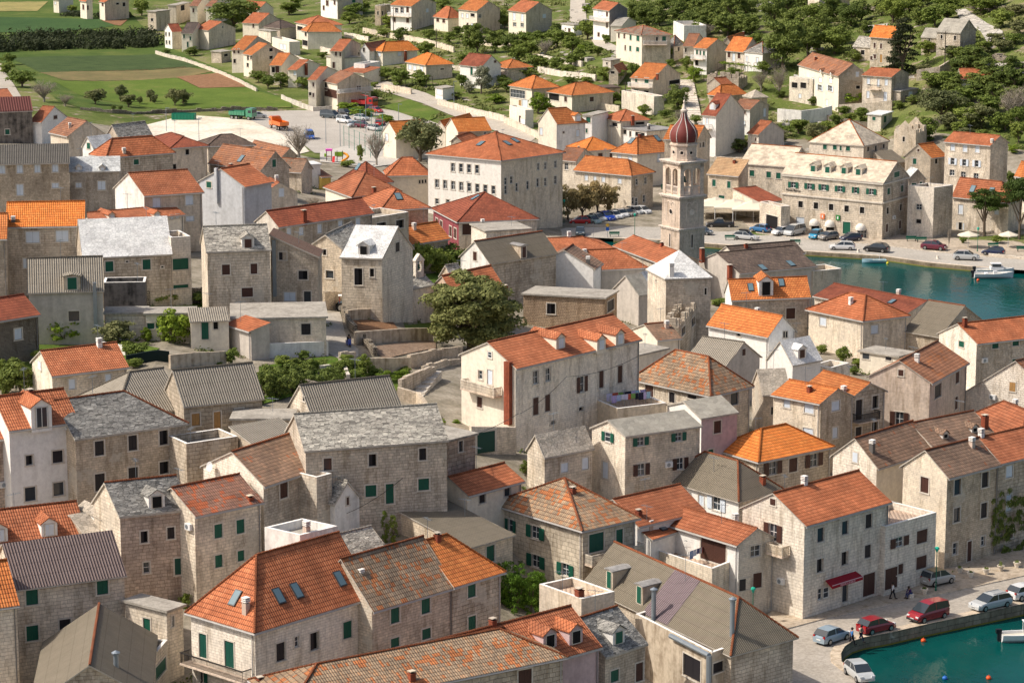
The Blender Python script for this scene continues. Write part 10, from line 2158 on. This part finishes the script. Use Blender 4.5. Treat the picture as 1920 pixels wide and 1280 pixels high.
def laundry(key,n,cols,lab,h=1.7,two=False):
 r=[q for q in HOUSES if q['k']==key][0]; o=r['o']; a=Vector(r['a']); c=Vector(r['c']); z=o[2]+r['he']; e=c.normalized(); B=Vector((o[0],o[1]))
 p0=B+a*.45+c*.08; p1=B+a*.45+c*.92; rt=empty('washing_line',((p0.x+p1.x)/2,(p0.y+p1.y)/2,z),lab,'washing line'); L=(p1-p0).length; d=(p1-p0)/L
 k=MB(); q=lambda s,zz,off=0:(d.x*s-d.y*off,d.y*s+d.x*off,zz)
 for off in((0,) if not two else(-.6,.6)):
  k.tube(q(-L/2,0,off),q(-L/2,h,off),.03); k.tube(q(L/2,0,off),q(L/2,h,off),.03); k.tube(q(-L/2,h,off),q(L/2,h,off),.012,4)
 k.build('posts_and_line',METG(),rt); rg=random.Random(len(key)); 
 for off in((0,) if not two else(-.6,.6)):
  s=-L/2+.2; i=0
  while s<L/2-.4:
   w_=rg.uniform(.3,.75); hh=rg.uniform(.5,.95); cl=cols[(i+(off>0)*3)%len(cols)]; k=MB(); m_=5
   for j in range(m_):
    x0,x1=s+w_*j/m_,s+w_*(j+1)/m_; o0,o1=off+.05*math.sin(j*2.1),off+.05*math.sin((j+1)*2.1); k.poly([q(x0,h-hh,o0*1.0+.03),q(x1,h-hh,o1+.03),q(x1,h,off),q(x0,h,off)]); 
   k.build('cloth',plain('cloth_%d_%d_%d'%tuple(int(v*99) for v in cl),cl,.95),rt); s+=w_+rg.uniform(.0,.06); i+=1
laundry('the laundry terrace',12,[(.45,.36,.62),(.42,.50,.74),(.62,.62,.76),(.58,.56,.72),(.48,.10,.06),(.20,.36,.10),(.02,.02,.035),(.03,.03,.06),(.55,.48,.70),(.38,.58,.70)],'two washing lines full of purple, blue, red and black clothes',1.6,True)
laundry('the washing terrace',8,[(.25,.35,.55),(.55,.65,.78),(.12,.15,.30),(.62,.62,.64),(.30,.06,.05)],'washing line with blue and grey clothes on the balustraded terrace',1.5)
x,y,z=TRACTOR; o=empty('tractor',(x,y,z),'small old red and blue farm tractor with a white canopy','tractor',rz=.1); rd=plain('tractor_red',(.32,.03,.03),.5)
k=MB(); k.cbox(.9,0,.6,1.3,.6,.55); k.build('bonnet',rd,o); k=MB(); k.cbox(-.2,0,.6,1.1,.9,.7); k.build('body',plain('tractor_blue',(.16,.26,.34),.6),o)
for a in(-.6,.3):
 for b in(-.45,.45): k=MB(); k.tube((a,b,1.2),(a,b,2.1),.035); k.build('canopy_post',rd,o)
k=MB(); k.cbox(-.15,0,2.1,1.2,1.1,.07); k.build('canopy',WHF(),o)
for a,r_ in((-.45,.62),(1.2,.36)):
 for b in(-.6,.6): wheel(o,a,b,r_,.28)
k=MB(); k.tube((.2,0,1.3),(.45,0,1.45),.02); k.cbox(.35,0,1.45,.04,.4,.4); k.build('steering_wheel',IRON(),o)
x,y,z=SCOOTER; o=empty('scooter',(x,y,z),'blue scooter ridden down the pale lane','scooter',rz=-1.2); k=MB(); k.cbox(0,0,.3,1.1,.28,.3); k.cbox(.5,0,.3,.15,.4,.75); k.cbox(-.35,0,.55,.6,.28,.2); k.build('body',paint('blue'),o); [wheel(o,a,0,.22,.12) for a in(-.55,.6)]
k=MB(); k.tube((.5,-.3,1.05),(.5,.3,1.05),.025); k.build('handlebar',IRON(),o)
person(x,y+.25,z+.28,'sit',(.015,.02,.04),(.02,.04,.10),-1.2,'person in dark clothes and helmet riding the blue scooter')
x,y,z=PLAY; o=empty('playground_climber',(x,y,z),'colourful playground climbing frame with a red slide and an orange tube','playground climber'); o.scale=(.75,.75,.75)
k=MB(); [k.tube((a,b,0),(a,b,3),.07) for a in(-2.6,-1.2,.3,1.8) for b in(-.7,.7)]; k.build('posts',plain('play_posts',(.18,.12,.10)),o)
k=MB(); [k.cbox(a,0,1.4,1.4,1.4,.1) for a in(-1.9,1.0)]; k.build('platform',plain('play_platform',(.35,.20,.10)),o)
k=MB(); k.cbox(-1.9,0,3.0,1.8,1.6,.5); k.build('pink_roof',plain('play_pink',(.75,.12,.5)),o); k=MB(); k.cbox(.9,-.6,1.6,2.4,.1,1.2); k.cbox(-2.9,0,1.4,.6,1,.8); k.build('green_panels',plain('play_green',(.25,.48,.03)),o)
k=MB(); k.hexa([(-.9,-3,.2),(-.2,-3,.2),(-.2,-.7,1.5),(-.9,-.7,1.5),(-.9,-3,.3),(-.2,-3,.3),(-.2,-.7,1.6),(-.9,-.7,1.6)]); k.build('slide',plain('play_red',(.6,.03,.03)),o)
k=MB(); pv=(1.9,0,2.4)
for q in((2.9,-.4,2.1),(3.5,-1.2,1.6),(3.0,-2.0,1.1),(2.2,-2.3,.7),(1.8,-2.6,.4)): k.tube(pv,q,.32,8); pv=q
k.build('tube_slide',plain('play_orange',(.75,.28,.02)),o)
o=empty('court_fence',(COURT[0][0],COURT[0][1],COURT[0][2]),'tall thin fence of green posts around the sports court','fence'); n=0
for i in range(len(COURT)-1):
 a,b=Vector(COURT[i]),Vector(COURT[i+1]); m_=max(1,int((b-a).length/4)); 
 for j in range(m_): q=a+(b-a)*(j/m_)-Vector(COURT[0]); k=MB(); k.tube(q,q+Vector((0,0,4.5)),.06,5); k.build('post',plain('fence_green',(.05,.22,.16)),o)
 k=MB()
 for zz_ in(1.5,3,4.45): k.tube(a-Vector(COURT[0])+Vector((0,0,zz_)),b-Vector(COURT[0])+Vector((0,0,zz_)),.02,4)
 k.build('rail',plain('fence_green',(.05,.22,.16)),o)
x,y,z=GPERG; o=empty('green_pergola',(x,y,z),'dark green slatted pergola beside the cream block hip house','pergola',rz=-.2); k=MB()
for i in range(9): k.cbox(-2.4+i*.6,0,2.4,.14,3.2,.1)
k.cbox(0,-1.5,2.3,5.4,.12,.1); k.cbox(0,1.5,2.3,5.4,.12,.1); k.build('slats',plain('pergola_green',(.01,.07,.045),.5),o)
for a in(-2.5,2.5):
 for b in(-1.5,1.5): k=MB(); k.tube((a,b,0),(a,b,2.35),.06); k.build('post',plain('pergola_green',(.01,.07,.045)),o)
x,y,z=TANK; o=empty('water_tank',(x,y,z),'round pale metal tank behind the beige block-gable house','tank'); k=MB(); k.sm=True; k.lathe((0,0,0),[(1.9,0),(1.9,3.2),(1.7,3.5),(0,3.8)],20); k.build('tank_body',plain('tank_metal',(.55,.56,.55),.4,.4),o); k=MB(); k.lathe((0,0,3.7),[(.35,0),(.35,.2),(0,.25)],10); k.build('tank_lid',METG(),o)
x,y,z=SKIP; o=empty('skip_container',(x,y,z),'green open waste skip between the field and gravel lot','skip',rz=-.1); k=MB()
for q in((0,0,0,5.5,2.3,.15),(0,-1.12,.1,5.5,.08,1.5),(0,1.12,.1,5.5,.08,1.5),(-2.7,0,.1,.08,2.3,1.5),(2.7,0,.1,.08,2.3,1.5)): k.cbox(*q)
for a in np.arange(-2.4,2.5,.8): k.cbox(a,-1.2,.1,.1,.1,1.5)
k.build('bin',plain('skip_green',(.015,.22,.13),.5),o)
for p,P1,P2,n,lab in PERG:
 a,b=Vector(P1),Vector(P2); o=empty('vine_pergola',a,lab,'pergola'); d=b-a; nn=Vector((-d.y,d.x,0)).normalized()*2.6; k=MB()
 for i in range(n+1):
  q=d*(i/n); k.tube(q,q+Vector((0,0,2.5)),.06,5); k.tube(q+nn,q+nn+Vector((0,0,2.5)),.06,5); k.tube(q+Vector((0,0,2.5)),q+nn+Vector((0,0,2.5)),.05,4)
 k.build('frame',plain('old_wood',(.10,.08,.06)),o); k=MB(); 
 for i in range(int(d.length*3)): q=d*random.random()+nn*random.random(); clump(k,q.x,q.y,2.45,.7,.35,22,.2)
 k.build('vine_leaves',leafmat(*LM['lime']),o)
